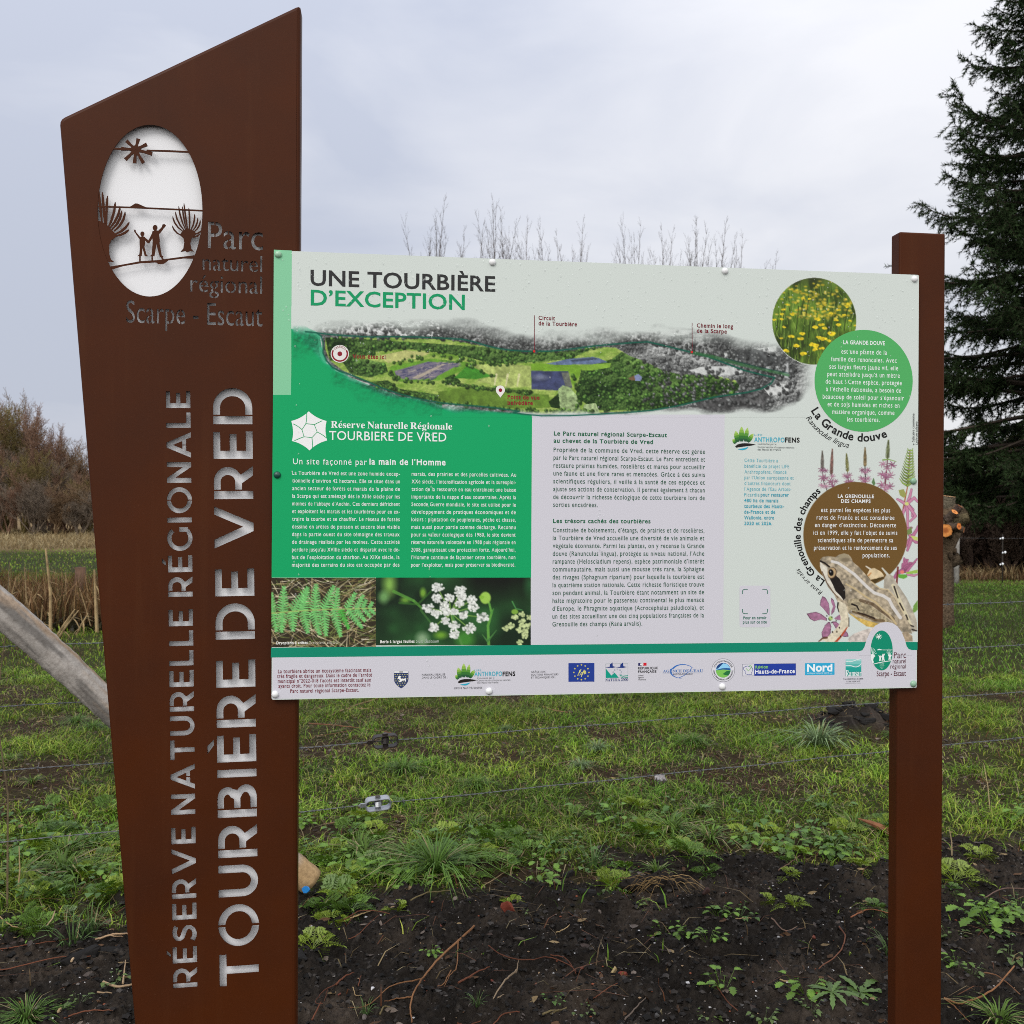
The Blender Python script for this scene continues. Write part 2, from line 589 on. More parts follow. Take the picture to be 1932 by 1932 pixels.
holes = []
scale = lambda full: full * K / FPX * 2.0
holes += stencil_line("TOURBIÈRE DE VRED", cuv('M', 603, 1712, OFF), cuv('L', 605, 76, OFF), scale(153))
holes += stencil_line("RÉSERVE NATURELLE RÉGIONALE", cuv('M', 262, 1727, OFF), cuv('L', 238, 94, OFF), scale(94))

g = Geo()
face = shell(g, pyl, .008, DEP, OFF)
bars = []
def cut_text(s, xl, yl, xr, cap, off=-.004):
    lp = outlines(s, off)
    allv = np.concatenate(lp)
    x0, x1 = allv[:, 0].min(), allv[:, 0].max()
    ul, vl = cuv('K', xl, yl, OFF); ur, _ = cuv('K', xr, yl, OFF)
    _, vt = cuv('K', xl, yl - cap, OFF)
    sx = (ur - ul) / (x1 - x0); sy = (vt - vl) / CAPH
    T = lambda p: (ul + (p[0] - x0) * sx, vl + p[1] * sy)
    P = [[T(p) for p in l] for l in lp]
    bb = [(min(p[0] for p in l), max(p[0] for p in l), min(p[1] for p in l), max(p[1] for p in l)) for l in P]
    for i, l in enumerate(P):
        outer = None
        for j in range(len(P)):
            if j != i and bb[j][0] < bb[i][0] and bb[j][1] > bb[i][1] and bb[j][2] < bb[i][2] and bb[j][3] > bb[i][3]:
                outer = j
        holes.append(l)
        if outer is not None:
            cx = (bb[i][0] + bb[i][1]) / 2
            bars.append((cx - .0011, bb[outer][2] - .001, cx + .0011, bb[outer][3] + .001))
cut_text('Parc', 1030, 1162, 1505, 228)
cut_text('naturel', 985, 1350, 1497, 140)
cut_text('régional', 880, 1535, 1497, 150)
cut_text('Scarpe - Escaut', 330, 1800, 1500, 190)
ell = [cuv('K', 535 + 450 * math.cos(q), 840 + 737 * math.sin(q), OFF) for q in np.linspace(0, 2 * PI, 73)[:-1]]
holes.append(ell)
prism(g, face, OFF, OFF + THK, holes=holes)
for i, b in enumerate(bars):
    prism(g, rect(*b), OFF + .0003 + .00001 * i, OFF + THK - .0003)
# cut-out landscape in the oval
cnt = [0]
def piece(pts, c='K'):
    cnt[0] += 1
    e = .00015 + .00004 * cnt[0]
    prism(g, [cuv(c, x, y, OFF) for x, y in pts], OFF + e, OFF + THK - e * .3)
def frond(tip, base, wd, bend=0):
    a = np.array(base, float); b = np.array(tip, float); d = b - a
    n = np.array([-d[1], d[0]]) / np.linalg.norm(d)
    L = []; R = []
    for t, k in ((0, .55), (.3, .9), (.65, 1.0), (.9, .75), (1, .25)):
        m = a + d * t + n * bend * 4 * t * (1 - t)
        L.append(tuple(m + n * wd * k / 2)); R.append(tuple(m - n * wd * k / 2))
    piece(L + R[::-1])
piece([(185, 299), (290, 302), (380, 312), (380, 324), (280, 318), (185, 312)])
piece([(505, 317), (700, 321), (880, 330), (880, 344), (700, 336), (505, 329)])
for tip, b in (((332, 240), 0), ((434, 222), 0), ((508, 270), 0), ((552, 352), 0), ((478, 430), 0), ((402, 432), 0), ((322, 402), 0), ((286, 308), 0)):
    t = np.array(tip, float); c0 = np.array([410, 316.0]); d = t - c0; n = np.array([-d[1], d[0]]) / np.linalg.norm(d)
    piece([tuple(c0 + n * 17), tuple(c0 + d * .5 + n * 11), tuple(t + n * 16), tuple(t - n * 16), tuple(c0 + d * .5 - n * 11), tuple(c0 - n * 17)])
piece([(410 + 38 * math.cos(q), 316 + 38 * math.sin(q)) for q in np.linspace(0, 2 * PI, 13)[:-1]])
piece([(68, 797), (400, 806), (1000, 834), (1000, 847), (400, 819), (68, 810)])
piece([(352, 812), (408, 778), (426, 778), (528, 822), (440, 819)])
for tip, base, b in (((90, 655), (122, 945), 0), ((125, 680), (146, 950), 0), ((170, 712), (160, 965), -5), ((236, 765), (178, 978), 12),
                     ((277, 800), (190, 988), 18), ((292, 838), (206, 1002), 18), ((321, 848), (225, 1015), 22), ((356, 938), (236, 1040), 16),
                     ((354, 1002), (240, 1056), 10)):
    frond(tip, base, 21, b)
piece([(40, 900), (128, 940), (160, 955), (240, 1040), (258, 1052), (200, 1095), (181, 1140), (184, 1210), (198, 1258), (228, 1281), (160, 1277), (90, 1277), (30, 1100)])
piece([(818, 1008), (860, 990), (910, 1012), (935, 1038), (890, 1078), (880, 1118), (888, 1164), (912, 1193), (880, 1186), (850, 1196), (838, 1186), (795, 1194), (820, 1164), (828, 1112), (820, 1076), (788, 1048)])
for tip, base, b in (((725, 968), (800, 1050), -14), ((728, 888), (815, 1015), -18), ((752, 848), (828, 1008), -16), ((780, 800), (838, 1000), -10),
                     ((812, 803), (847, 998), -6), ((825, 775), (856, 995), -2), ((866, 815), (873, 998), 4), ((917, 868), (885, 1005), 10),
                     ((944, 900), (900, 1010), 12), ((966, 920), (912, 1020), 14), ((974, 1010), (915, 1040), 8), ((962, 1040), (900, 1068), 5)):
    frond(tip, base, 15, b)
piece([(468 + 18 * math.cos(q), 1038 + 21 * math.sin(q)) for q in np.linspace(0, 2 * PI, 13)[:-1]])
piece([(446, 1066), (470, 1056), (490, 1066), (492, 1112), (486, 1150), (503, 1215), (520, 1230), (488, 1230), (469, 1160), (463, 1228), (426, 1228), (442, 1213), (446, 1160), (443, 1112)])
piece([(452, 1068), (412, 1020), (410, 1003), (394, 1000), (400, 1022), (444, 1086)])
piece([(486, 1066), (530, 1100), (528, 1118), (512, 1118), (486, 1090)])
piece([(577 + 21 * math.cos(q), 985 + 25 * math.sin(q)) for q in np.linspace(0, 2 * PI, 13)[:-1]])
piece([(552, 1018), (578, 1004), (608, 1012), (618, 1100), (615, 1112), (634, 1220), (652, 1236), (618, 1240), (588, 1128), (572, 1230), (532, 1230), (548, 1215), (556, 1105), (552, 1062)])
piece([(600, 1014), (634, 980), (640, 958), (656, 952), (672, 966), (652, 990), (616, 1040)])
piece([(556, 1020), (518, 1098), (510, 1116), (526, 1120), (560, 1066)])
for x, a, b in ((447, 1222, 1288), (552, 1224, 1278)):
    piece([(x - 7, a), (x + 7, a), (x + 7, b), (x - 7, b)])
piece([(622, 1232), (640, 1232), (654, 1262), (640, 1266)])
piece([(165, 1322), (300, 1300), (450, 1272), (600, 1262), (800, 1235), (940, 1218), (935, 1252), (820, 1250), (690, 1266), (668, 1285), (650, 1296), (605, 1298), (585, 1284), (450, 1291), (300, 1316), (195, 1348)])
pylon = link('pylon', g.mesh('pylon', M_STEEL), sign)
tag(pylon, 'tall slanted brown steel pylon with oval emblem and vertical cut-out words')
g = Geo()
bk = inset(pyl, .02)
prism(g, bk, OFF + .0155, OFF + .0185)
link('white_backing', g.mesh('white_backing', M_WHITE), pylon)

# post
g = Geo()
pp = [uv(1692, 1932, OFF), uv(1780.5, 1932, OFF), uv(1780.5, 436.5, OFF), uv(1696, 436.5, OFF)]
ul = (pp[0][0] + pp[3][0]) / 2; ur = (pp[1][0] + pp[2][0]) / 2
pp = [(ul, -.05), (ur, -.05), (ur, pp[3][1]), (ul, pp[3][1])]
pp = rounded(pp, .004, 3)
f2 = shell(g, pp, .005, .036, OFF)
prism(g, f2, OFF, OFF + .002)
post = link('post', g.mesh('post', M_STEEL), sign)
tag(post, 'plain square brown steel post carrying the far end of the board')

# ------------------------------------------------------------------ board
c00, c10, c11, c01 = uv(511.5, 1320), uv(1730.5, 1298), uv(1733, 519), uv(517.5, 472)
BU0, BU1 = (c00[0] + c01[0]) / 2, (c10[0] + c11[0]) / 2
BV0, BV1 = (c00[1] + c10[1]) / 2, (c01[1] + c11[1]) / 2
EW = np.array([1.02, 1.01, 1.00])             # how much light a white sheet sends back here
def ink(c):
    return np.clip(lin(c) / EW, .003, .86)
PALE = (197, 204, 199); WHITE = (197, 195, 203); GREEN = (0, 154, 93); BAND = (0, 128, 101)
g = Geo()
prism(g, rounded([(BU0, BV0), (BU1, BV0), (BU1, BV1), (BU0, BV1)], .004, 3), 0, .004, ink(PALE))
board = link('board', g.mesh('board', M_PRINT), sign)
tag(board, 'printed information board on a peat bog with pictures, texts and a row of logos')

class Print:
    """flat printed shapes on the board"""
    def __init__(s): s.g = Geo()
    def poly(s, c, pts, col, lay):
        P = [cuv(c, x, y) for x, y in pts]
        s.polyuv(P, col, lay)
    def polyuv(s, P, col, lay):
        tri = tessellate_polygon([[Vector((p[0], p[1], 0)) for p in P]])
        F = []
        for t in tri:
            a, b, d = [P[i] for i in t]
            ar = (b[0] - a[0]) * (d[1] - a[1]) - (b[1] - a[1]) * (d[0] - a[0])
            F.append(t if ar > 0 else (t[0], t[2], t[1]))
        s.g.add([(p[0], -lay * .00008, p[1]) for p in P], F, ink(col))
    def ell(s, c, cx, cy, rx, ry, col, lay, n=40):
        s.poly(c, [(cx + rx * math.cos(q), cy + ry * math.sin(q)) for q in np.linspace(0, 2 * PI, n + 1)[:-1]], col, lay)
    def ring(s, c, cx, cy, rx, ry, w, col, lay, a0=0, a1=360, n=40):
        o = [(cx + rx * math.cos(math.radians(q)), cy + ry * math.sin(math.radians(q))) for q in np.linspace(a0, a1, n)]
        i = [(cx + (rx - w) * math.cos(math.radians(q)), cy + (ry - w) * math.sin(math.radians(q))) for q in np.linspace(a1, a0, n)]
        s.strip(c, o, i[::-1], col, lay)
    def strip(s, c, A, B, col, lay):
        P = [cuv(c, *p) for p in A] + [cuv(c, *p) for p in B]
        n = len(A)
        F = [(i, i + 1, n + i + 1, n + i) for i in range(n - 1)]
        a, b, d = P[0], P[1], P[n + 1]
        if (b[0] - a[0]) * (d[1] - a[1]) - (b[1] - a[1]) * (d[0] - a[0]) < 0: F = [f[::-1] for f in F]
        s.g.add([(p[0], -lay * .00008, p[1]) for p in P], F, ink(col))
    def line(s, c, pts, w, col, lay):
        pts = [np.array(p, float) for p in pts]
        A = []; B = []
        for i, p in enumerate(pts):
            t = pts[min(i + 1, len(pts) - 1)] - pts[max(i - 1, 0)]
            t = t / np.linalg.norm(t); n = np.array([-t[1], t[0]]) * w / 2
            A.append(tuple(p + n)); B.append(tuple(p - n))
        s.strip(c, A, B, col, lay)
    def text(s, c, st, xl, yb, xr, cap, col, lay=5, bold=0.0, shear=0.0, hole=None):
        V, F, _ = text_mesh(st, bold, space=1.13 if cap < 60 else 1.04)
        if not len(V): return
        if any(ch.islower() for ch in st) and not st.isupper(): V = tall(V)
        ul, vl = cuv(c, xl, yb); ur, _ = cuv(c, xr, yb); _, vt = cuv(c, xl, yb - cap)
        x0, x1 = V[:, 0].min(), V[:, 0].max()
        sx = (ur - ul) / (x1 - x0); sy = (vt - vl) / CAPH
        U = ul + (V[:, 0] - x0) * sx + V[:, 1] * sy * shear
        s.g.add(np.stack([U, np.full(len(U), -lay * .00008), vl + V[:, 1] * sy], 1), F, ink(col))
    def arctext(s, c, st, cx, cy, r, a0, a1, cap, col, lay=5, bold=0.0, out=True, shear=0.0):
        """text along a circle from angle a0 to a1 (photo angles, y down); out: letters point away from the centre"""
        x = 0; items = []
        for ch in st:
            if ch == ' ': x += .34; continue
            V, F, _ = text_mesh(ch, bold)
            wd = V[:, 0].max() - V[:, 0].min()
            items.append((x + wd / 2, V - np.array([V[:, 0].min() + wd / 2, 0]), F)); x += wd + .13
        x -= .13
        k = cap / CAPH
        for xm, V, F in items:
            a = math.radians(a0 + (a1 - a0) * xm / x)
            rad = np.array([math.cos(a), math.sin(a)])
            tan = np.array([-math.sin(a), math.cos(a)]) * (1 if a1 > a0 else -1)
            up = rad if out else -rad
            P = [np.array([cx, cy]) + rad * r + (tan * (v[0] + shear * v[1]) + up * v[1]) * k for v in V]
            Q = [cuv(c, *p) for p in P]
            s.g.add([(q[0], -lay * .00008, q[1]) for q in Q], F, ink(col))
    def vtext(s, c, st, x, yb, yt, cap, col, lay=5, shear=0.0):
        V, F, _ = text_mesh(st)
        k = cap / CAPH; L = (yb - yt) / (V[:, 0].max() - V[:, 0].min())
        Q = [cuv(c, x - v[1] * k, yb - (v[0] + shear * v[1]) * L) for v in V]
        s.g.add([(q[0], -lay * .00008, q[1]) for q in Q], F, ink(col))
    def done(s, name, label=None):
        o = link(name, s.g.mesh(name, M_PRINT), board)
        if label: o['label'] = label
        return o
def bez(p0, p1, p2, n=8):
    p0, p1, p2 = map(np.array, (p0, p1, p2))
    return [tuple((1 - t) ** 2 * p0 + 2 * t * (1 - t) * p1 + t * t * p2) for t in np.linspace(0, 1, n)]

# flat colour fields
p = Print(); p.poly('B', [(78, 84), (204, 90), (198, 1103), (72, 1103)], (126, 190, 150), 1); p.done('pale_green_strip')
p = Print()
p.polyuv([cuv('B', *q) for q in [(198, 1103), (200, 900), (204, 640), (300, 660), (420, 800), (620, 980), (860, 1080), (1200, 1160), (1500, 1205), (1890, 1240)]] +
         [cuv('E', *q) for q in [(1883, 1244), (62, 1244)]] + [cuv('B', 72, 1103)], GREEN, 1)
p.done('green_text_panel')
p = Print(); p.poly('F', [(57, 30), (1601, 28), (1590, 1870), (42, 1886)], WHITE, 1); p.done('white_text_panel')
p = Print()
p.polyuv([cuv('H', 58, 594), cuv('I', 0, 137), cuv('I', 1932, 118), cuv('J', 1645, 347), cuv('J', 1645, 424), cuv('J', 1150, 434), cuv('I', 0, 206), cuv('H', 57, 663)], BAND, 2)
p.done('dark_green_band')
p = Print()
fl = [cuv('H', 57, 663), cuv('I', 0, 206), cuv('J', 1150, 434), cuv('J', 1645, 424)]
p.polyuv([(BU0 + .002, BV0 + .002), (BU1 - .002, BV0 + .002), (BU1 - .002, fl[3][1])] + [fl[2], fl[1], (BU0 + .002, fl[0][1])], WHITE, 1)
p.poly('J', [(1140, 436), (1172, 426), (1190, 396), (1205, 345), (1238, 268), (1280, 216), (1330, 190), (1380, 183), (1428, 191), (1472, 220), (1508, 268), (1534, 330), (1552, 392), (1568, 415), (1595, 424), (1600, 470), (1140, 470)], WHITE, 4)
p.done('white_logo_strip')

# headings and texts
p = Print(); p.text('B', 'UNE TOURBIÈRE', 335, 333, 1632, 106, (44, 44, 45), bold=.018)
p.text('B', 'D’EXCEPTION', 337, 472, 1418, 105, (0, 142, 91), bold=.018); p.done('title')
PW = (222, 224, 224)
p = Print()
def justified(p, c, rows, xl0, xl1, xr0, xr1, y0, y1, cap, col, bold=.0, last=None):
    n = len(rows)
    for i, r in enumerate(rows):
        t = i / max(1, n - 1)
        p.text(c, r, xl0 + (xl1 - xl0) * t, y0 + (y1 - y0) * t, last if (last and i == n - 1) else xr0 + (xr1 - xr0) * t, cap, col, bold=bold)
p.text('E', 'Un site façonné par', 212, 448, 731, 40, PW)
p.text('E', 'la main de l’Homme', 749, 450, 1283, 40, PW, bold=.022)
justified(p, 'E', ["La Tourbière de Vred est une zone humide excep-", "tionnelle d’environ 42 hectares. Elle se situe dans un", "ancien secteur de forêts et marais de la plaine de",
  "la Scarpe qui est aménagé dès le XIIIe siècle par les", "moines de l’abbaye d’Anchin. Ces derniers défrichent", "et exploitent les marais et les tourbières pour en ex-",
  "traire la tourbe et se chauffer. Le réseau de fossés", "dessiné en arêtes de poisson et encore bien visible", "dans la partie ouest du site témoigne des travaux",
  "de drainage réalisés par les moines. Cette activité", "perdure jusqu’au XVIIIe siècle et disparaît avec le dé-", "but de l’exploitation du charbon. Au XIXe siècle, la",
  "majorité des terrains du site est occupée par des"], 208, 205, 963, 959, 522, 1168, 26, PW, .004)
justified(p, 'E', ["marais, des prairies et des parcelles cultivées. Au", "XXe siècle, l’intensification agricole et la surexploi-", "tation de la ressource en eau entraînent une baisse",
  "importante de la nappe d’eau souterraine. Après la", "Seconde Guerre mondiale, le site est utilisé pour le", "développement de pratiques économiques et de", "loisirs : plantation de peupleraies, pêche et chasse,",
  "mais aussi pour partie comme décharge. Reconnu", "pour sa valeur écologique dès 1980, le site devient", "réserve naturelle volontaire en 1988 puis régionale en", "2008, garantissant une protection forte. Aujourd’hui,",
  "l’Homme continue de façonner cette tourbière, non", "pour l’exploiter, mais pour préserver sa biodiversité."], 1045, 1041, 1778, 1772, 529, 1168, 26, PW, .004)
p.done('white_text')
p = Print(); DG = (14, 78, 54)
p.text('F', 'Le Parc naturel régional Scarpe-Escaut', 228, 201, 1137, 32, (0, 92, 60), bold=.022)
p.text('F', 'au chevet de la Tourbière de Vred', 226, 259, 1025, 32, (0, 92, 60), bold=.022)
justified(p, 'F', ["Propriété de la commune de Vred, cette réserve est gérée", "par le Parc naturel régional Scarpe-Escaut. Le Parc entretient et", "restaure prairies humides, roselières et mares pour accueillir",
  "une faune et une flore rares et menacées. Grâce à des suivis", "scientifiques réguliers, il veille à la santé de ces espèces et", "ajuste ses actions de conservation. Il permet également à chacun",
  "de découvrir la richesse écologique de cette tourbière lors de", "sorties encadrées."], 226, 222, 1444, 1440, 334, 776, 35, DG, .004, last=580)
p.text('F', 'Les trésors cachés des tourbières', 222, 905, 1005, 32, (0, 92, 60), bold=.022)
justified(p, 'F', ["Constituée de boisements, d’étangs, de prairies et de roselières,", "la Tourbière de Vred accueille une diversité de vie animale et", "végétale étonnante. Parmi les plantes, on y recense la Grande",
  "douve (Ranunculus lingua), protégée au niveau national, l’Ache", "rampante (Helosciadium repens), espèce patrimoniale d’intérêt", "communautaire, mais aussi une mousse très rare, la Sphaigne",
  "des rivages (Sphagnum riparium) pour laquelle la tourbière est", "la quatrième station nationale. Cette richesse floristique trouve", "son pendant animal, la Tourbière étant notamment un site de",
  "halte migratoire pour le passereau continental le plus menacé", "d’Europe, le Phragmite aquatique (Acrocephalus paludicola), et", "un des sites accueillant une des cinq populations françaises de la",
  "Grenouille des champs (Rana arvalis)."], 220, 216, 1438, 1434, 980, 1738, 35, DG, .004, last=938)
p.done('green_text')
p = Print(); TL = (78, 164, 180)
tx = [("Cette Tourbière a", 499), ("bénéficié du projet LIFE", 586), ("Anthropofens, financé", 565), ("par l’Union européenne et", 621), ("d’autres financeurs dont", 597), ("l’Agence de l’Eau Artois-", 602)]
for i, (t, xr) in enumerate(tx): p.text('G', t, 241, 282 + 44.3 * i, xr, 26, TL)
p.text('G', 'Picardie', 240, 548, 356, 26, TL); p.text('G', 'pour restaurer', 366, 548, 583, 26, (50, 150, 170), bold=.02)
for i, (t, xr) in enumerate([("480 ha de marais", 502), ("tourbeux des Hauts-", 547), ("de-France et de", 478), ("Wallonie, entre", 469), ("2020 et 2026.", 455)]):
    p.text('G', t, 239, 592 + 44.2 * i, xr, 26, (50, 150, 170), bold=.02)
p.done('teal_text')

# round panels on the right
p = Print(); p.ell('D', 1075, 1120, 421, 437, (76, 163, 92), 5, 72)
p.text('D', 'LA GRANDE DOUVE', 901, 805, 1257, 33, PW, 6, .022)
for t, a, b, y in (("est une plante de la", 884, 1275, 887), ("famille des renoncules. Avec", 796, 1358, 951), ("ses larges fleurs jaune vif, elle", 781, 1371, 1016), ("peut atteindre jusqu’à un mètre", 764, 1385, 1080),
                   ("de haut ! Cette espèce, protégée", 749, 1402, 1144), ("à l’échelle nationale, a besoin de", 752, 1396, 1209), ("beaucoup de soleil pour s’épanouir", 724, 1420, 1274), ("et de sols humides et riches en", 766, 1382, 1339),
                   ("matière organique, comme", 807, 1339, 1404), ("les tourbières.", 934, 1212, 1469)):
    p.text('D', t, a, y, b, 37, PW, 6, .003)
p.done('green_disc')
p = Print()
p.arctext('D', 'La Grande douve', 1075, 1120, 520, 150, 67, 68, (28, 28, 28), 6, .022, out=False)
p.done('curved_caption'); p = Print()
p.arctext('D', 'Ranunculus lingua', 1075, 1120, 590, 147, 103, 46, (28, 28, 28), 6, 0, out=False, shear=.25)
p.done('curved_caption'); p = Print()
p.vtext('D', 'Salicaire commune', 1511, 1645, 1402, 22, (50, 50, 50), 6)
p.line('D', [(1505, 1672), (1505, 1652)], 3, (50, 50, 50), 6); p.line('D', [(1500, 1664), (1505, 1673), (1510, 1664)], 3, (50, 50, 50), 6)
p.vtext('D', 'Lythrum salicaria', 1538, 1670, 1472, 20, (50, 50, 50), 6, .25)
p.done('plant_caption'); p = Print()
p.arctext('G', 'La Grenouille des champs', 1097, 845, 424, 124, 231, 52, (24, 24, 24), 7, .022, out=True)
p.done('curved_caption'); p = Print()
p.arctext('G', 'Rana arvalis', 1097, 845, 505, 120, 149, 34, (24, 24, 24), 7, 0, out=True, shear=.25)
p.done('curved_caption')
p = Print()
p.text('G', 'LA GRENOUILLE', 961, 559, 1240, 26, PW, 7, .022); p.text('G', 'DES CHAMPS', 986, 597, 1214, 26, PW, 7, .022)
for t, a, b, y in (("est parmi les espèces les plus", 832, 1365, 669), ("rares de France et est considérée", 798, 1398, 727), ("en danger d’extinction. Découverte", 784, 1411, 785), ("ici en 1999, elle y fait l’objet de suivis", 773, 1420, 844),
                   ("scientifiques afin de permettre sa", 807, 1388, 902), ("préservation et le renforcement de ses", 777, 1416, 961), ("populations.", 1153, 1362, 1019)):
    p.text('G', t, a, y, b, 32, PW, 7, .003)
p.done('disc_text')
# white card (its square code is left out)
p = Print()
cx0, cy0, cx1, cy1, r = 203, 1237, 441, 1558, 20
pts = bez((cx0, cy0 + r), (cx0, cy0), (cx0 + r, cy0), 5) + bez((cx1 - r, cy0), (cx1, cy0), (cx1, cy0 + r), 5) + bez((cx1, cy1 - r), (cx1, cy1), (cx1 - r, cy1), 5) + bez((cx0 + r, cy1), (cx0, cy1), (cx0, cy1 - r), 5)
p.poly('G', pts, WHITE, 2)
for x, y, sx, sy in ((226, 1265, 1, 1), (419, 1265, -1, 1), (226, 1453, 1, -1), (419, 1453, -1, -1)):
    p.line('G', [(x, y + 36 * sy), (x, y + 14 * sy), (x + 4 * sx, y + 5 * sy), (x + 14 * sx, y), (x + 40 * sx, y)], 5, (20, 100, 80), 5)
p.text('G', 'Pour en savoir', 232, 1497, 411, 22, (0, 100, 80), bold=.02); p.text('G', 'plus sur ce site', 229, 1530, 413, 22, (0, 100, 80), bold=.02)
p.done('white_card')
# map annotations
p = Print(); RD = (132, 26, 40)
def pointer(x, a, b):
    p.line('C', [(x, a), (x, b)], 4, (108, 22, 36), 6); p.ell('C', x - 2, b, 9, 9, (190, 40, 40), 7, 12)
DR = (108, 22, 36)
p.text('C', 'Circuit', 179, 576, 294, 27, DR, 6, .022); p.text('C', 'de la Tourbière', 179, 614, 449, 27, DR, 6, .022); pointer(150, 545, 797)
p.done('map_caption'); p = Print()
p.text('C', 'Chemin le long', 1290, 629, 1544, 27, DR, 6, .022); p.text('C', 'de la Scarpe', 1290, 666, 1500, 27, DR, 6, .022); pointer(1257, 598, 803)
p.done('map_caption'); p = Print()
p.text('B', 'Vous êtes ici', 631, 846, 862, 27, RD, 6, .022)
p.ell('B', 541, 815, 64, 62, (214, 212, 208), 6); p.ring('B', 541, 815, 58, 56, 11, RD, 7, -30, 210); p.ell('B', 541, 815, 17, 17, RD, 7, 16)
p.arctext('B', 'VOUS ÊTES ICI', 541, 815, 42, 218, 322, 15, RD, 7, 0, out=True)
p.done('map_marker'); p = Print()
p.text('B', 'Point de vue', 1718, 1132, 1943, 27, RD, 6, .022); p.text('B', 'belvédère', 1718, 1171, 1895, 27, RD, 6, .022)
p.poly('B', [(1636, 1070)] + bez((1637, 1058), (1642, 1038), (1668, 1037), 6) + bez((1668, 1037), (1696, 1038), (1700, 1070), 6) + [(1697, 1082), (1668, 1122), (1640, 1086)], (220, 216, 212), 6)
p.ell('B', 1668, 1070, 13, 13, RD, 7, 16)
p.done('map_marker')
p = Print()
p.text('H', 'Dryopteris à crêtes', 96, 570, 315, 19, (228, 228, 222), 6, .022); p.text('H', 'Dryopteris cristata', 322, 568, 530, 19, (205, 200, 180), 6, -.004, .2)
p.done('photo_caption'); p = Print(); p.text('H', 'Berle à larges feuilles', 825, 562, 1065, 20, (228, 228, 222), 6, .022); p.text('H', 'Sium latifolium', 1075, 560, 1232, 20, (190, 200, 190), 6, 0, .2)
p.done('photo_caption')
p = Print()
for t, a, b, y in (("La tourbière abrite un écosystème fascinant mais", 107, 760, 773), ("très fragile et dangereux. Dans le cadre de l’arrêté", 101, 766, 807), ("municipal n°2022-018 l’accès est interdit sauf aux", 106, 760, 842), ("ayants droit. Pour toute information contactez le", 110, 755, 876), ("Parc naturel régional Scarpe-Escaut.", 193, 673, 911)):
    p.text('H', t, a, y, b, 25, (112, 32, 46), 5, .012)
p.done('red_notice')
p = Print(); BK = (44, 44, 48)
p.text('H', 'PANNEAU RÉALISÉ', 1117, 791, 1280, 14, BK); p.text('H', 'DANS LE CADRE DE :', 1117, 811, 1296, 14, BK)
p.done('small_print'); p = Print()
p.text('H', 'LIFE18 NAT/FR/000906', 1343, 885, 1540, 14, BK)
p.done('small_print'); p = Print()
p.text('I', 'GRÂCE AUX', 128, 331, 228, 13, BK); p.text('I', 'SOUTIENS FINANCIERS', 128, 351, 318, 13, BK); p.text('I', 'ET TECHNIQUES DE :', 128, 371, 300, 13, BK)
p.done('small_print')
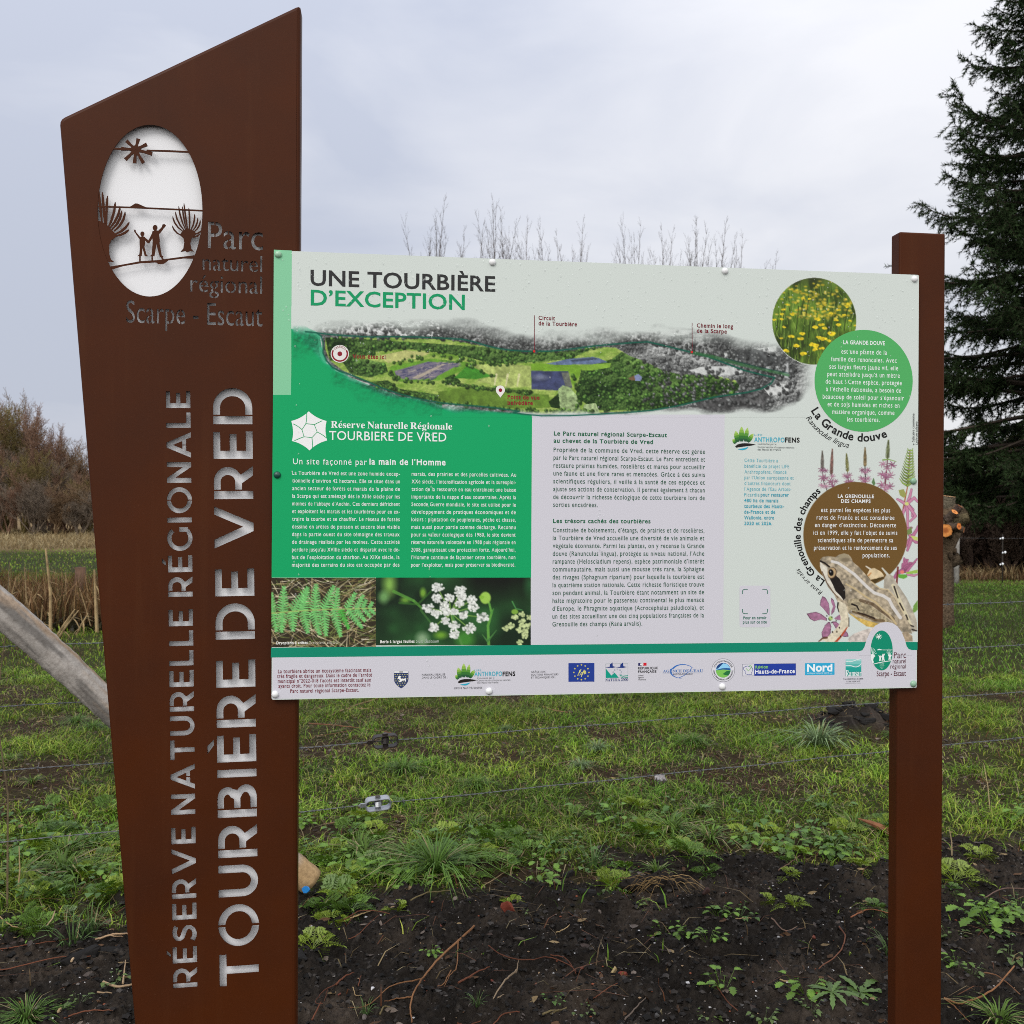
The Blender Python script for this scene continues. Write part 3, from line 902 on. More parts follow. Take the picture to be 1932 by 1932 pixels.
# serif letters, cap height 100
SERIF = {'R':[[3,0,3,4,10,5,14,7,16,11,16,18,16,83,16,89,14,93,10,95,4,96,4,100,48,100,67,98,81,94,89,85,92,73,86,58,69,49,95,11,97,8,99,6,102,4,105,4,105,4,105,0,74,0,44,47,40,47,40,18,41,11,43,7,47,5,53,4,53,0],[40,51,45,51,55,53,61,57,65,64,67,74,62,89,49,95,44,94,42,93,40,90,40,85]],'N':[[88,-2,23,77,23,17,24,11,26,7,30,5,37,4,37,0,4,0,4,4,9,4,12,5,14,7,16,9,16,13,17,17,17,85,11,92,8,95,6,96,4,96,4,100,34,100,86,37,86,83,86,88,85,91,83,93,81,95,78,96,73,96,73,100,105,100,105,96,99,95,95,93,93,89,93,83,93,-2]],'A':[[-2,0,-2,4,2,5,5,7,8,10,11,16,45,102,49,102,84,19,88,12,90,8,93,5,97,4,97,0,50,0,50,4,59,5,62,10,62,13,60,18,55,29,23,29,17,15,17,14,17,13,16,12,16,11,19,6,27,4,28,4,28,0],[25,35,53,35,39,70]],'U':[[54,-3,37,-1,25,6,18,18,16,34,16,83,15,89,13,93,9,95,3,96,3,100,53,100,53,96,48,96,44,95,42,93,41,91,40,88,40,83,40,31,41,19,45,11,51,6,60,5,80,12,86,35,86,83,85,89,83,93,79,95,72,96,72,100,104,100,104,96,98,95,95,93,93,89,93,83,93,40,90,20,83,7,71,0]],'T':[[20,0,20,4,27,5,31,7,33,11,34,18,34,95,33,95,22,93,14,89,9,81,6,70,2,70,2,100,90,100,90,70,86,70,78,89,59,95,58,95,58,18,59,11,61,7,65,5,72,4,72,0]],'G':[[59,-2,44,-1,31,4,21,12,13,23,8,35,6,50,8,65,13,77,20,88,31,96,43,101,56,102,68,101,81,97,83,96,85,96,87,96,89,97,91,99,92,102,96,102,96,68,92,68,89,76,84,83,78,89,72,94,66,96,59,97,39,86,32,50,34,30,40,15,49,6,60,3,68,4,72,6,74,10,75,16,75,28,74,34,72,37,68,39,60,40,60,44,110,44,110,40,104,39,100,37,99,34,98,28,98,6,79,0]],'E':[[3,0,3,4,10,4,14,6,16,11,17,17,17,81,16,89,14,93,10,96,4,96,4,100,88,100,88,70,84,70,81,82,75,89,65,93,51,95,47,94,44,94,42,93,41,92,40,89,40,85,40,54,42,54,51,55,57,59,61,66,63,76,67,76,67,26,63,26,62,34,60,40,57,44,53,47,48,48,41,49,40,49,40,15,41,10,42,8,45,6,51,6,61,7,69,8,76,12,81,16,86,23,90,31,94,31,88,0]],'C':[[56,-2,42,-1,30,4,20,12,12,23,7,36,6,50,7,64,12,77,20,88,30,96,43,101,57,102,68,101,81,97,83,96,85,96,90,97,92,102,96,102,96,68,92,68,86,80,78,89,69,95,58,97,38,85,32,50,39,16,61,5,70,6,79,10,87,16,94,23,98,19,80,3]],'D':[[4,0,4,4,10,5,14,6,16,10,16,16,16,82,16,89,13,94,9,96,3,96,3,100,49,100,72,97,89,87,99,71,103,50,90,13,50,0],[49,5,61,8,70,16,75,30,77,50,70,84,49,95,44,95,42,93,40,90,40,85,40,16,40,11,42,7,44,6]],'L':[[3,0,3,4,10,5,14,7,16,11,16,18,16,83,16,89,14,93,10,95,4,96,4,100,55,100,55,96,50,96,46,95,43,94,41,91,40,88,40,83,40,18,40,14,41,10,42,8,44,7,47,6,51,6,61,7,69,9,76,12,81,17,86,25,90,34,94,34,88,0]],'S':[[9,-2,9,35,14,35,18,21,24,11,33,5,43,3,51,4,56,8,60,13,61,20,58,28,49,35,36,42,25,48,17,55,12,63,11,73,12,81,15,88,19,94,25,99,32,101,41,102,45,102,50,101,56,100,62,98,63,98,64,98,65,98,66,98,69,99,70,102,74,102,74,70,71,70,68,78,64,85,60,90,54,94,49,97,43,98,36,97,31,94,27,89,26,83,27,78,30,74,35,70,41,67,56,60,64,56,70,51,74,46,77,41,78,36,79,29,78,20,74,13,69,6,62,2,53,-1,42,-2,38,-2,35,-2,31,-1,28,0,24,1,22,2,20,3,19,3,17,2,15,2,14,0,13,-2]],'P':[[3,0,3,4,10,5,14,7,16,11,16,18,16,83,16,89,14,93,10,95,4,96,4,100,47,100,63,99,74,97,80,93,86,87,89,81,90,73,87,62,81,53,69,47,53,45,40,45,40,18,41,11,43,7,47,5,53,4,53,0],[40,50,44,50,54,52,60,55,63,62,64,72,63,82,60,89,55,93,47,95,44,94,42,93,40,91,40,87]],'V':[[47,-3,10,84,7,88,5,92,2,95,-3,96,-3,100,46,100,46,96,40,96,37,95,34,93,33,90,34,87,35,83,57,31,76,83,78,87,78,90,77,93,75,95,71,96,66,96,66,100,97,100,97,96,93,96,90,94,87,90,84,84,50,-3]],'s':[[33,-2,27,-1,19,1,18,2,16,2,13,1,11,-2,8,-2,8,23,12,23,15,15,19,9,25,5,31,3,36,4,39,6,41,9,42,13,40,18,34,23,23,28,17,33,12,37,9,42,8,48,10,57,14,64,21,69,31,70,34,70,36,69,40,69,44,68,44,67,45,67,46,67,47,67,49,68,51,70,54,70,54,49,50,49,47,56,43,61,38,64,33,65,29,64,26,63,24,60,23,57,24,54,25,51,28,49,32,46,42,42,49,38,53,33,56,28,56,21,55,11,50,4,43,-1]],'r':[[4,0,4,4,8,4,10,6,11,8,12,12,12,55,11,60,10,63,8,64,4,64,5,68,32,68,32,55,36,62,41,66,46,69,51,70,57,69,60,67,63,63,64,58,63,55,61,51,58,49,54,49,51,49,49,51,47,53,45,55,44,57,41,57,38,56,36,53,33,48,33,42,33,12,33,8,35,6,38,4,43,4,43,0]],'v':[[31,-2,8,54,7,59,5,62,3,64,-1,64,-1,68,36,68,36,65,34,65,30,64,28,61,28,60,29,59,41,27,52,55,53,58,53,60,51,63,45,65,45,68,67,68,67,65,63,63,61,61,59,58,57,53,35,-2]],'a':[[56,-2,47,0,44,8,33,0,21,-2,14,-1,9,3,6,8,4,14,7,23,14,30,26,36,44,42,44,53,43,58,41,62,38,64,32,65,25,64,23,60,23,59,25,56,26,53,27,51,26,47,24,44,21,42,17,42,13,43,10,45,8,48,7,52,8,57,11,61,15,65,21,68,28,69,36,70,49,68,58,64,63,57,64,46,64,14,64,11,65,9,65,8,67,8,68,8,70,9,72,6,65,0],[33,7,35,8,38,9,41,11,44,14,44,37,30,30,26,18,28,10]],'t':[[27,-2,20,-1,14,2,12,8,11,16,11,61,4,61,4,66,13,74,19,81,25,87,28,93,32,93,32,68,46,68,46,61,32,61,32,18,32,14,33,11,34,9,37,9,42,11,45,16,49,14,40,2]],'u':[[29,-2,20,-1,14,4,11,11,10,21,10,54,10,59,9,62,6,64,3,65,3,68,31,68,31,16,32,13,33,10,36,8,39,8,45,9,50,14,50,54,50,59,49,62,46,64,42,65,42,68,71,68,71,15,71,11,73,9,75,7,79,6,79,3,66,2,50,-2,50,9,46,4,41,1,35,-1]],'l':[[4,0,4,4,8,4,10,6,11,8,12,12,12,87,11,91,10,94,8,96,4,96,4,100,33,100,33,12,33,8,34,6,36,4,40,4,40,0]],'e':[[34,-2,26,-1,19,2,13,8,8,15,5,24,4,35,5,44,8,53,13,60,19,65,26,69,35,70,46,68,55,62,60,51,62,38,62,36,26,36,30,16,44,9,52,12,59,19,63,16,50,2],[26,42,44,42,44,47,44,55,42,61,40,64,35,65,28,60,26,45]],'g':[[32,-31,19,-30,10,-27,5,-22,3,-16,6,-10,15,-6,8,0,5,7,6,12,9,16,15,20,22,24,9,33,5,47,6,53,9,59,13,63,19,67,26,69,35,70,43,69,51,67,70,67,70,59,59,59,63,52,64,45,63,39,61,33,57,29,51,25,45,23,38,23,36,23,34,23,33,23,31,23,28,22,25,21,23,18,22,16,24,12,31,11,38,11,49,10,57,9,63,6,66,3,69,-2,69,-8,67,-18,60,-25,48,-29],[35,27,39,28,42,32,43,38,44,46,43,55,42,61,39,64,35,65,30,64,27,61,26,55,25,46,26,38,27,32,30,28],[35,-26,52,-23,58,-14,57,-11,55,-9,51,-8,45,-8,21,-8,17,-11,16,-16,17,-20,21,-23,27,-25]],'i':[[22,79,18,80,14,83,12,86,11,91,12,95,14,99,18,101,22,102,26,101,30,99,32,95,33,91,32,86,30,83,26,80],[4,0,4,4,8,4,10,6,11,8,12,12,12,55,11,60,10,63,8,64,4,64,5,68,33,68,33,12,33,8,34,6,36,4,40,4,40,0]],'o':[[37,-2,28,-1,20,3,13,8,8,15,5,24,4,34,5,44,8,52,13,60,20,65,28,69,37,70,46,69,54,65,60,60,65,53,69,44,70,34,69,24,65,15,60,8,54,2,46,-1],[37,3,42,4,46,9,47,12,48,18,48,25,48,34,48,50,46,59,42,64,37,66,32,64,28,59,26,50,26,34,26,25,26,18,27,12,28,9,32,4]],'n':[[4,0,4,4,8,4,10,6,11,8,12,12,12,56,11,60,10,62,8,64,4,65,4,68,32,68,32,59,42,67,53,70,68,64,73,46,73,12,73,8,74,6,76,4,80,4,80,0,44,0,44,4,45,4,50,6,52,12,52,48,51,53,50,57,48,59,45,60,38,58,32,52,32,12,33,8,34,6,36,4,40,4,40,0]],'m':[[4,0,4,4,8,4,10,6,11,8,12,12,12,56,11,60,10,62,8,64,4,65,4,68,32,68,32,58,41,67,52,70,64,67,70,57,80,67,92,70,106,64,111,46,111,12,111,8,112,6,114,4,118,4,118,0,83,0,83,4,86,4,88,6,90,8,90,12,90,48,90,53,89,57,87,59,83,60,77,58,71,52,71,12,72,8,73,6,75,4,78,4,78,0,44,0,44,4,47,4,49,6,51,8,51,12,51,48,51,53,50,57,47,59,44,60,37,58,32,52,32,12,32,8,33,6,36,4,39,4,39,0]],'c':[[34,-2,26,-1,19,2,13,8,8,15,5,23,4,33,5,43,9,52,14,59,21,65,29,69,38,70,48,69,55,65,59,60,61,54,60,50,58,47,56,45,52,45,45,47,43,55,43,56,43,57,43,59,43,60,42,64,37,65,28,59,25,41,26,27,30,17,37,10,45,8,52,10,60,16,63,13,50,2]],'p':[[4,-31,4,-27,7,-27,9,-26,10,-24,11,-22,11,-19,12,-14,12,53,11,59,10,62,8,64,4,65,4,68,31,68,31,58,40,67,51,70,58,69,64,65,70,60,74,53,76,45,77,35,76,25,73,16,69,8,64,3,57,-1,50,-2,40,0,32,7,32,-13,33,-18,33,-22,35,-24,37,-26,40,-27,43,-27,43,-31],[43,6,49,8,53,13,55,22,55,34,55,46,53,54,49,59,44,61,37,59,32,52,32,15,37,8]],'2':[[5,0,5,15,27,37,35,46,41,54,45,61,48,67,49,74,50,82,49,89,47,94,43,97,38,98,32,96,28,91,25,83,25,72,17,73,11,76,7,80,6,87,7,92,9,97,14,101,20,104,28,106,38,107,53,105,63,100,70,92,72,82,72,77,70,72,68,67,64,62,59,55,52,48,44,40,34,30,19,16,54,16,58,17,61,19,64,22,66,26,67,31,76,31,75,0]],'0':[[41,-1,29,0,20,5,13,13,8,24,6,38,5,53,6,68,8,81,13,92,20,100,29,105,41,107,53,105,62,100,69,92,74,81,77,68,77,53,77,37,74,24,69,13,62,5,53,0],[41,8,48,11,52,20,54,34,55,53,54,72,52,86,48,94,41,97,35,94,31,86,29,72,28,53,29,34,31,20,35,11]]}
def serif(p, c, s, xl, yb, xr, cap, col, lay=5, bold=True):
    x = 0; cs = []
    for ch in s:
        if ch == ' ': x += 28; continue
        if ch == "’":
            cs.append([[(x, 70), (x + 5, 70), (x + 12, 88), (x + 12, 102), (x, 102)]]); x += 16; continue
        acc = ch in 'éÉ'
        L = SERIF[{'é': 'e', 'É': 'E'}.get(ch, ch)]
        P = [[(l[i] , l[i + 1]) for i in range(0, len(l), 2)] for l in L]
        x0 = min(q[0] for l in P for q in l); x1 = max(q[0] for l in P for q in l)
        P = [[(q[0] - x0 + x, q[1]) for q in l] for l in P]
        if acc:
            b = 84 if ch == 'é' else 112
            xm = x + (x1 - x0) * .42
            cs.append([[(xm, b), (xm + 9, b), (xm + 30, b + 22), (xm + 14, b + 22)]])
        cs.append(P); x += x1 - x0 + 7
    x -= 7
    ul, vl = cuv(c, xl, yb); ur, _ = cuv(c, xr, yb); _, vt = cuv(c, xl, yb - cap)
    sx = (ur - ul) / x; sy = (vt - vl) / 100
    for P in cs:
        rings = [[(ul + q[0] * sx, vl + q[1] * sy) for q in l] for l in P]
        flat = [q for r in rings for q in r]
        tri = tessellate_polygon([[Vector((q[0], q[1], 0)) for q in r] for r in rings])
        F = []
        for t in tri:
            a, b, d = [flat[i] for i in t]
            ar = (b[0] - a[0]) * (d[1] - a[1]) - (b[1] - a[1]) * (d[0] - a[0])
            F.append(t if ar > 0 else (t[0], t[2], t[1]))
        p.g.add([(q[0], -lay * .00008, q[1]) for q in flat], F, ink(col))

# ---- reserve logo
p = Print()
SW = (226, 226, 226)
star = []
tips = [(323, 77), (448, 145), (452, 281), (328, 351), (205, 285), (200, 145)]
p_in = [(303, 163), (362, 170), (382, 222), (345, 262), (290, 255), (275, 205)]
ctr = np.array([327, 212.0])
for i in range(6):
    a, b = np.array(tips[i], float), np.array(tips[(i + 1) % 6], float)
    mid = (a + b) / 2; mid = mid + (ctr - mid) * .16
    star += bez(a, mid, b, 7)[:-1]
p.poly('E', star, SW, 3)
hexa = p_in + [p_in[0]]
p.line('E', hexa, 5, GREEN, 4)
for i, q in enumerate([(308, 85), (418, 143), (448, 265), (347, 345), (222, 283), (214, 165)]):
    pt = p_in[i]
    m = (np.array(pt, float) + np.array(q, float)) / 2 + np.array([6, -4])
    p.line('E', bez(pt, m, q, 6), 5, GREEN, 4)
serif(p, 'E', 'Réserve Naturelle Régionale', 478, 192, 1330, 47, SW)
p.text('E', 'TOURBIERE DE VRED', 466, 277, 1288, 62, SW, bold=.004)
p.done('reserve_logo')

# ---- plant-hand logo, twice
def hand_logo(c, x, y, k):
    """x, y = place of the lower end of the leaves; k = size"""
    p = Print()
    leafs = [((-50, -14), (-74, -46), 15), ((-34, -25), (-52, -108), 20), ((-6, -28), (-6, -142), 20), ((22, -28), (40, -134), 17), ((40, -24), (84, -88), 17)]
    for (bx, by), (tx, ty), wd in leafs:
        a = np.array([x + bx * k, y + by * k]); b = np.array([x + tx * k, y + ty * k]); d = b - a
        n = np.array([-d[1], d[0]]) / np.linalg.norm(d)
        prev = None
        cols = [(38, 84, 52), (52, 110, 48), (84, 140, 52), (130, 170, 70), (160, 190, 100)]
        ws = [.55, .95, 1.0, .95, .7, .15]
        for i in range(5):
            t0, t1 = i / 5, (i + 1) / 5
            q = [a + d * t0 + n * ws[i] * wd * k, a + d * t0 - n * ws[i] * wd * k, a + d * t1 - n * ws[i + 1] * wd * k, a + d * t1 + n * ws[i + 1] * wd * k]
            p.poly(c, [tuple(v) for v in q], cols[i], 3 + .3 * leafs.index(((bx, by), (tx, ty), wd)) * .3)
    p.poly(c, [(x - 56 * k, y + 10 * k)] + bez((x - 40 * k, y - 4 * k), (x + 10 * k, y - 26 * k), (x + 104 * k, y - 4 * k), 7) + [(x + 70 * k, y + 4 * k), (x + 20 * k, y + 10 * k), (x - 48 * k, y + 20 * k)], (30, 26, 24), 4)
    p.poly(c, bez((x - 36 * k, y + 30 * k), (x + 10 * k, y + 26 * k), (x + 46 * k, y + 14 * k), 6) + bez((x + 46 * k, y + 16 * k), (x + 20 * k, y + 52 * k), (x - 36 * k, y + 32 * k), 6), (40, 160, 185), 4)
    return p
p = hand_logo('G', 225, 152, 1.0)
p.text('G', 'LIFE', 318, 80, 378, 15, (70, 165, 185)); p.text('G', 'ANTHROPO', 316, 127, 551, 36, (70, 165, 185), bold=.02); p.text('G', 'FENS', 554, 130, 667, 36, (26, 26, 26), bold=.035)
p.text('G', 'Coordonné par le', 343, 150, 487, 14, (70, 78, 80)); p.text('G', 'Conservatoire d’espaces naturels', 343, 174, 625, 14, (70, 78, 80)); p.text('G', 'des Hauts-de-France', 343, 193, 521, 14, (70, 78, 80))
p.done('project_logo')
p = hand_logo('H', 1416, 826, .85)
p.text('H', 'LIFE', 1486, 760, 1533, 13, (70, 165, 185)); p.text('H', 'ANTHROPO', 1485, 794, 1680, 30, (70, 165, 185), bold=.02); p.text('H', 'FENS', 1683, 793, 1772, 30, (22, 22, 22), bold=.035)
p.text('H', 'Coordonné par le', 1506, 814, 1625, 12, (90, 92, 94)); p.text('H', 'Conservatoire d’espaces naturels', 1506, 830, 1738, 12, (90, 92, 94)); p.text('H', 'des Hauts-de-France', 1506, 846, 1653, 12, (90, 92, 94))
p.done('project_logo')

# ---- coat of arms
p = Print()
sh = [(920, 757), (1022, 757), (1023, 815)] + bez((1023, 815), (1020, 850), (971, 880), 6)[1:] + bez((971, 880), (922, 850), (920, 815), 6)[1:-1]
p.poly('H', sh, (48, 60, 100), 3)
for iy in range(6):
    for ix in range(6):
        x, y = 929 + ix * 17 + (iy % 2) * 6, 782 + iy * 15
        if x < 1016 and (y < 835 or abs(x - 971) < (880 - y) * .95):
            p.poly('H', [(x - 5, y), (x, y - 4), (x + 5, y), (x, y + 5)], (176, 176, 120), 3.4)
p.poly('H', [(922, 758), (1020, 758), (1020, 771), (922, 771)], (214, 214, 212), 3.6)
p.text('H', 'VRED', 955, 769, 984, 9, (40, 40, 60), 5, .02)
p.poly('H', [(950, 800), (960, 790), (968, 795), (966, 806), (972, 812), (996, 812), (1003, 806), (1006, 830), (998, 832), (996, 822), (976, 826), (972, 834), (955, 834), (956, 828), (964, 824), (958, 816), (949, 812)], (228, 228, 226), 5)
p.done('coat_of_arms')

# ---- european flag
p = Print()
p.poly('I', [(389, 263), (571, 262), (571, 393), (389, 394)], (34, 58, 138), 3)
def star5(p, c, x, y, r, col, lay):
    P = []
    for i in range(10):
        a = -PI / 2 + i * PI / 5; rr = r if i % 2 == 0 else r * .42
        P.append((x + rr * math.cos(a), y + rr * math.sin(a)))
    p.poly(c, P, col, lay)
for i in range(12):
    a = 2 * PI * i / 12
    star5(p, 'I', 480 + 53 * math.sin(a), 328 - 52 * math.cos(a), 7, (222, 210, 80), 4)
for pts in ([(456, 348), (470, 312), (478, 306), (474, 318), (452, 350), (470, 346)], [(480, 328), (474, 344), (482, 342)], [(478, 360), (500, 310), (506, 312), (496, 330)], [(484, 328), (512, 322)], [(496, 338), (512, 328), (504, 326), (497, 340), (513, 336)]):
    p.line('I', pts, 4, (228, 222, 120), 4)
p.done('flag_logo')

# ---- crane birds logo
p = Print()
p.line('I', [(651, 268), (806, 266), (806, 366), (651, 368), (651, 268)], 2.5, (150, 160, 165), 3)
p.poly('I', [(651, 300), (665, 318), (690, 350), (712, 330), (724, 342), (742, 366), (651, 367)], (0, 146, 124), 3)
p.poly('I', [(744, 342), (770, 352), (806, 348), (806, 354), (770, 358), (750, 350)], (0, 146, 124), 3); p.poly('I', [(752, 356), (775, 364), (806, 360), (806, 366), (765, 367)], (0, 146, 124), 3)
for x, k in ((690, 1), (764, .95)):
    p.poly('I', [(x - 44, 292), (x - 12, 288), (x - 10, 272), (x + 8, 258), (x + 10, 284), (x + 34, 290), (x + 8, 297), (x - 14, 296)], (30, 52, 120), 4)
for i in range(7):
    a = math.radians(-30 + 240 * i / 6)
    p.ring('I', 732 + 29 * math.cos(a), 330 - 24 * math.sin(a), 5, 5, 1.6, (90, 120, 140), 3.5, n=8)
serif(p, 'I', 'NATURA 2000', 648, 391, 808, 19, (40, 58, 110))
p.done('nature_network_logo')

# ---- republic logo
p = Print()
p.poly('I', [(879, 262), (904, 262), (904, 282), (879, 282)], (36, 36, 90), 3); p.poly('I', [(904, 262), (914, 262), (914, 282), (904, 282)], (205, 205, 205), 3)
p.poly('I', [(914, 261), (937, 261), (937, 281), (912, 281), (916, 272)], (200, 28, 44), 3.5); p.ell('I', 899, 272, 7, 8, (225, 225, 228), 4, 12)
p.text('I', 'RÉPUBLIQUE', 878, 307, 1016, 16, (28, 28, 30), 5, .025); p.text('I', 'FRANÇAISE', 878, 331, 1006, 16, (28, 28, 30), 5, .025)
for t, y, xr in (('Liberté', 354, 914), ('Égalité', 369, 915), ('Fraternité', 384, 931)): p.text('I', t, 879, y, xr, 9, (50, 50, 50), 5, .01, .25)
p.done('republic_logo')

# ---- water agency logo
p = Print()
o = []; i_ = []
for q in np.linspace(330, 85, 40):
    a = math.radians(q)
    wd = 4 + 9 * max(0, math.sin(math.radians((330 - q) / 245 * 180))) ** 1.2
    x, y = math.cos(a), math.sin(a)
    o.append((1180 + 80 * x * 1.0 + (10 if q > 200 else 0), 320 + 50 * y)); i_.append((1180 + (80 - wd) * x + (10 if q > 200 else 0), 320 + (50 - wd * .55) * y))
p.strip('I', o, i_, (46, 104, 178), 3)
p.line('I', [(1258, 290), (1240, 318), (1200, 350), (1165, 366)], 4, (46, 104, 178), 3.3)
serif(p, 'I', 'AGENCE DE L’EAU', 1052, 329, 1332, 19, (74, 112, 170))
p.line('I', [(1050, 333), (1332, 331)], 1.6, (110, 140, 180), 4)
p.text('I', 'ARTOIS-PICARDIE', 1121, 347, 1260, 11, (46, 60, 90), 6, .01)
p.done('water_agency_logo')

# ---- biodiversity office logo
p = Print()
p.ell('I', 1475, 313, 81, 82, (208, 207, 214), 3, 48); p.ring('I', 1475, 313, 81, 82, 2.2, (90, 90, 100), 4, n=60)
p.ell('I', 1475, 313, 52, 52, (40, 90, 150), 4, 40)
p.poly('I', bez((1424, 300), (1450, 250), (1505, 272), 8) + bez((1526, 300), (1480, 290), (1424, 312), 8), (140, 200, 232), 4.4)
p.poly('I', [(1432, 285), (1450, 267), (1478, 261), (1460, 280), (1440, 300), (1424, 306)], (30, 66, 120), 4.6)
p.poly('I', [(1423, 314), (1475, 308), (1527, 314)] + [(1475 + 52 * math.cos(math.radians(q)), 313 + 52 * math.sin(math.radians(q))) for q in range(6, 176, 10)], (120, 186, 84), 4.8)
p.poly('I', [(1470, 340), (1500, 318), (1526, 316), (1524, 330), (1512, 350), (1490, 348)], (36, 110, 60), 5)
p.arctext('I', 'SOUTIEN FINANCIER', 1475, 313, 60, 198, 342, 11, (46, 46, 50), 5, .02)
p.arctext('I', 'OFFICE FRANÇAIS DE LA BIODIVERSITÉ', 1475, 313, 71, 178, 2, 10, (46, 46, 50), 5, .02, out=False)
p.done('biodiversity_logo')

# ---- region logo
p = Print()
p.poly('J', [(141, 545), (244, 542), (602, 538), (602, 642), (244, 646), (141, 648)], (110, 110, 130), 2.6)
p.poly('J', [(144, 548), (244, 545), (244, 643), (144, 645)], (206, 205, 212), 3)
p.poly('J', [(244, 542), (600, 540), (600, 640), (244, 643)], (34, 58, 150), 3)
p.line('J', [(152, 575), (170, 565), (186, 560), (205, 568), (222, 572), (232, 586), (228, 604), (220, 622), (224, 632), (196, 636), (168, 628), (166, 604), (154, 592), (152, 575)], 4, (40, 60, 140), 4)
p.line('J', [(176, 582), (194, 604), (216, 580), (222, 562), (208, 556), (198, 566)], 5, (110, 180, 70), 4.4)
p.text('J', 'Région', 254, 583, 362, 25, (130, 190, 100), 5, .02); p.text('J', 'Hauts-de-France', 253, 627, 592, 33, (232, 234, 240), 5, .022)
p.done('region_logo')
p = Print()
p.poly('J', [(680, 537), (933, 534), (933, 636), (680, 640)], (46, 160, 200), 3)
p.text('J', 'Nord', 697, 608, 914, 60, (228, 234, 238), 5, .035); p.text('J', 'le Département est là', 697, 629, 886, 12, (200, 224, 232), 5, .01)
p.line('J', [(892, 624), (912, 623), (906, 619)], 2.5, (200, 224, 232), 5)
p.done('county_logo')
p = Print()
for a, b, cc in ((503, 520, (150, 200, 196)), (520, 545, (116, 186, 180)), (545, 572, (84, 172, 164)), (572, 606, (30, 152, 140)), (606, 650, (14, 140, 130))):
    p.poly('J', [(1028, a), (1163, a - 1), (1163, b - 1), (1028, b)], cc, 3)
p.line('J', bez((1028, 520), (1070, 530), (1100, 516), 6) + bez((1100, 516), (1140, 500), (1163, 500), 5)[1:], 5, (216, 224, 224), 4)
p.line('J', bez((1028, 556), (1070, 552), (1095, 566), 6) + bez((1095, 566), (1130, 580), (1163, 540), 6)[1:], 6, (216, 224, 224), 4)
serif(p, 'J', 'Ramsar', 1029, 650, 1163, 54, (222, 228, 228))
serif(p, 'J', 'VALLÉES DE LA SCARPE', 1008, 679, 1180, 12, (50, 50, 60)); serif(p, 'J', 'ET DE L’ESCAUT', 1035, 700, 1153, 12, (50, 50, 60))
p.line('J', [(1027, 709), (1160, 707)], 2, (60, 60, 70), 4)
p.done('wetland_logo')

# ---- park logo on the white hump
p = Print(); MR = (86, 34, 48)
p.ell('O', 1226, 445, 198, 358, (0, 132, 102), 5, 56)
for q in range(8):
    a = q * PI / 4 + .2
    p.line('O', [(1174, 196), (1174 + 58 * math.cos(a), 196 + 52 * math.sin(a))], 11, (220, 226, 224), 6 + .1 * q)
p.poly('O', [(1140, 436), (1180, 416), (1235, 432), (1420, 432), (1420, 440), (1140, 440)], (220, 226, 224), 6)
for tx, ty in ((1032, 380), (1050, 388), (1075, 400), (1100, 420), (1120, 450), (1140, 490)):
    p.line('O', [(1060, 530), (tx, ty)], 8, (190, 214, 206), 6.2)
for tx, ty in ((1312, 470), (1330, 440), (1355, 415), (1380, 440), (1405, 470)):
    p.line('O', [(1362, 530), (tx, ty)], 8, (180, 210, 200), 6.2)
p.poly('O', [(1030, 520), (1060, 505), (1112, 545), (1080, 580), (1072, 620), (1088, 665), (1050, 668), (1033, 590)], (222, 226, 224), 6.5)
p.poly('O', [(1336, 520), (1390, 516), (1408, 540), (1388, 560), (1386, 600), (1394, 610), (1342, 610), (1352, 585), (1352, 556)], (222, 226, 224), 6.5)
p.poly('O', [(1165, 525), (1190, 545), (1205, 535), (1214, 560), (1212, 600), (1218, 636), (1204, 636), (1198, 606), (1192, 636), (1178, 636), (1186, 580)], (222, 226, 224), 6.5)
p.poly('O', [(1214, 560), (1236, 520), (1250, 500), (1262, 520), (1280, 500), (1288, 506), (1268, 545), (1272, 590), (1282, 636), (1264, 636), (1250, 595), (1240, 636), (1224, 636), (1234, 580)], (222, 226, 224), 6.8)
p.line('O', bez((1075, 692), (1200, 655), (1405, 628), 9), 13, (222, 226, 224), 6.9)
for y, a, b in ((686, 1180, 1270), (705, 1200, 1262), (724, 1184, 1274), (746, 1196, 1260), (768, 1216, 1240)):
    p.line('O', [(a, y), (b, y - 3)], 6, (170, 208, 196), 6.2)
p.text('O', 'Parc', 1446, 585, 1663, 106, MR, 6); p.text('O', 'naturel', 1426, 678, 1660, 74, MR, 6); p.text('O', 'régional', 1383, 771, 1660, 72, MR, 6)
p.text('O', 'Scarpe - Escaut', 1136, 908, 1660, 86, MR, 6, .008)
p.done('park_logo')

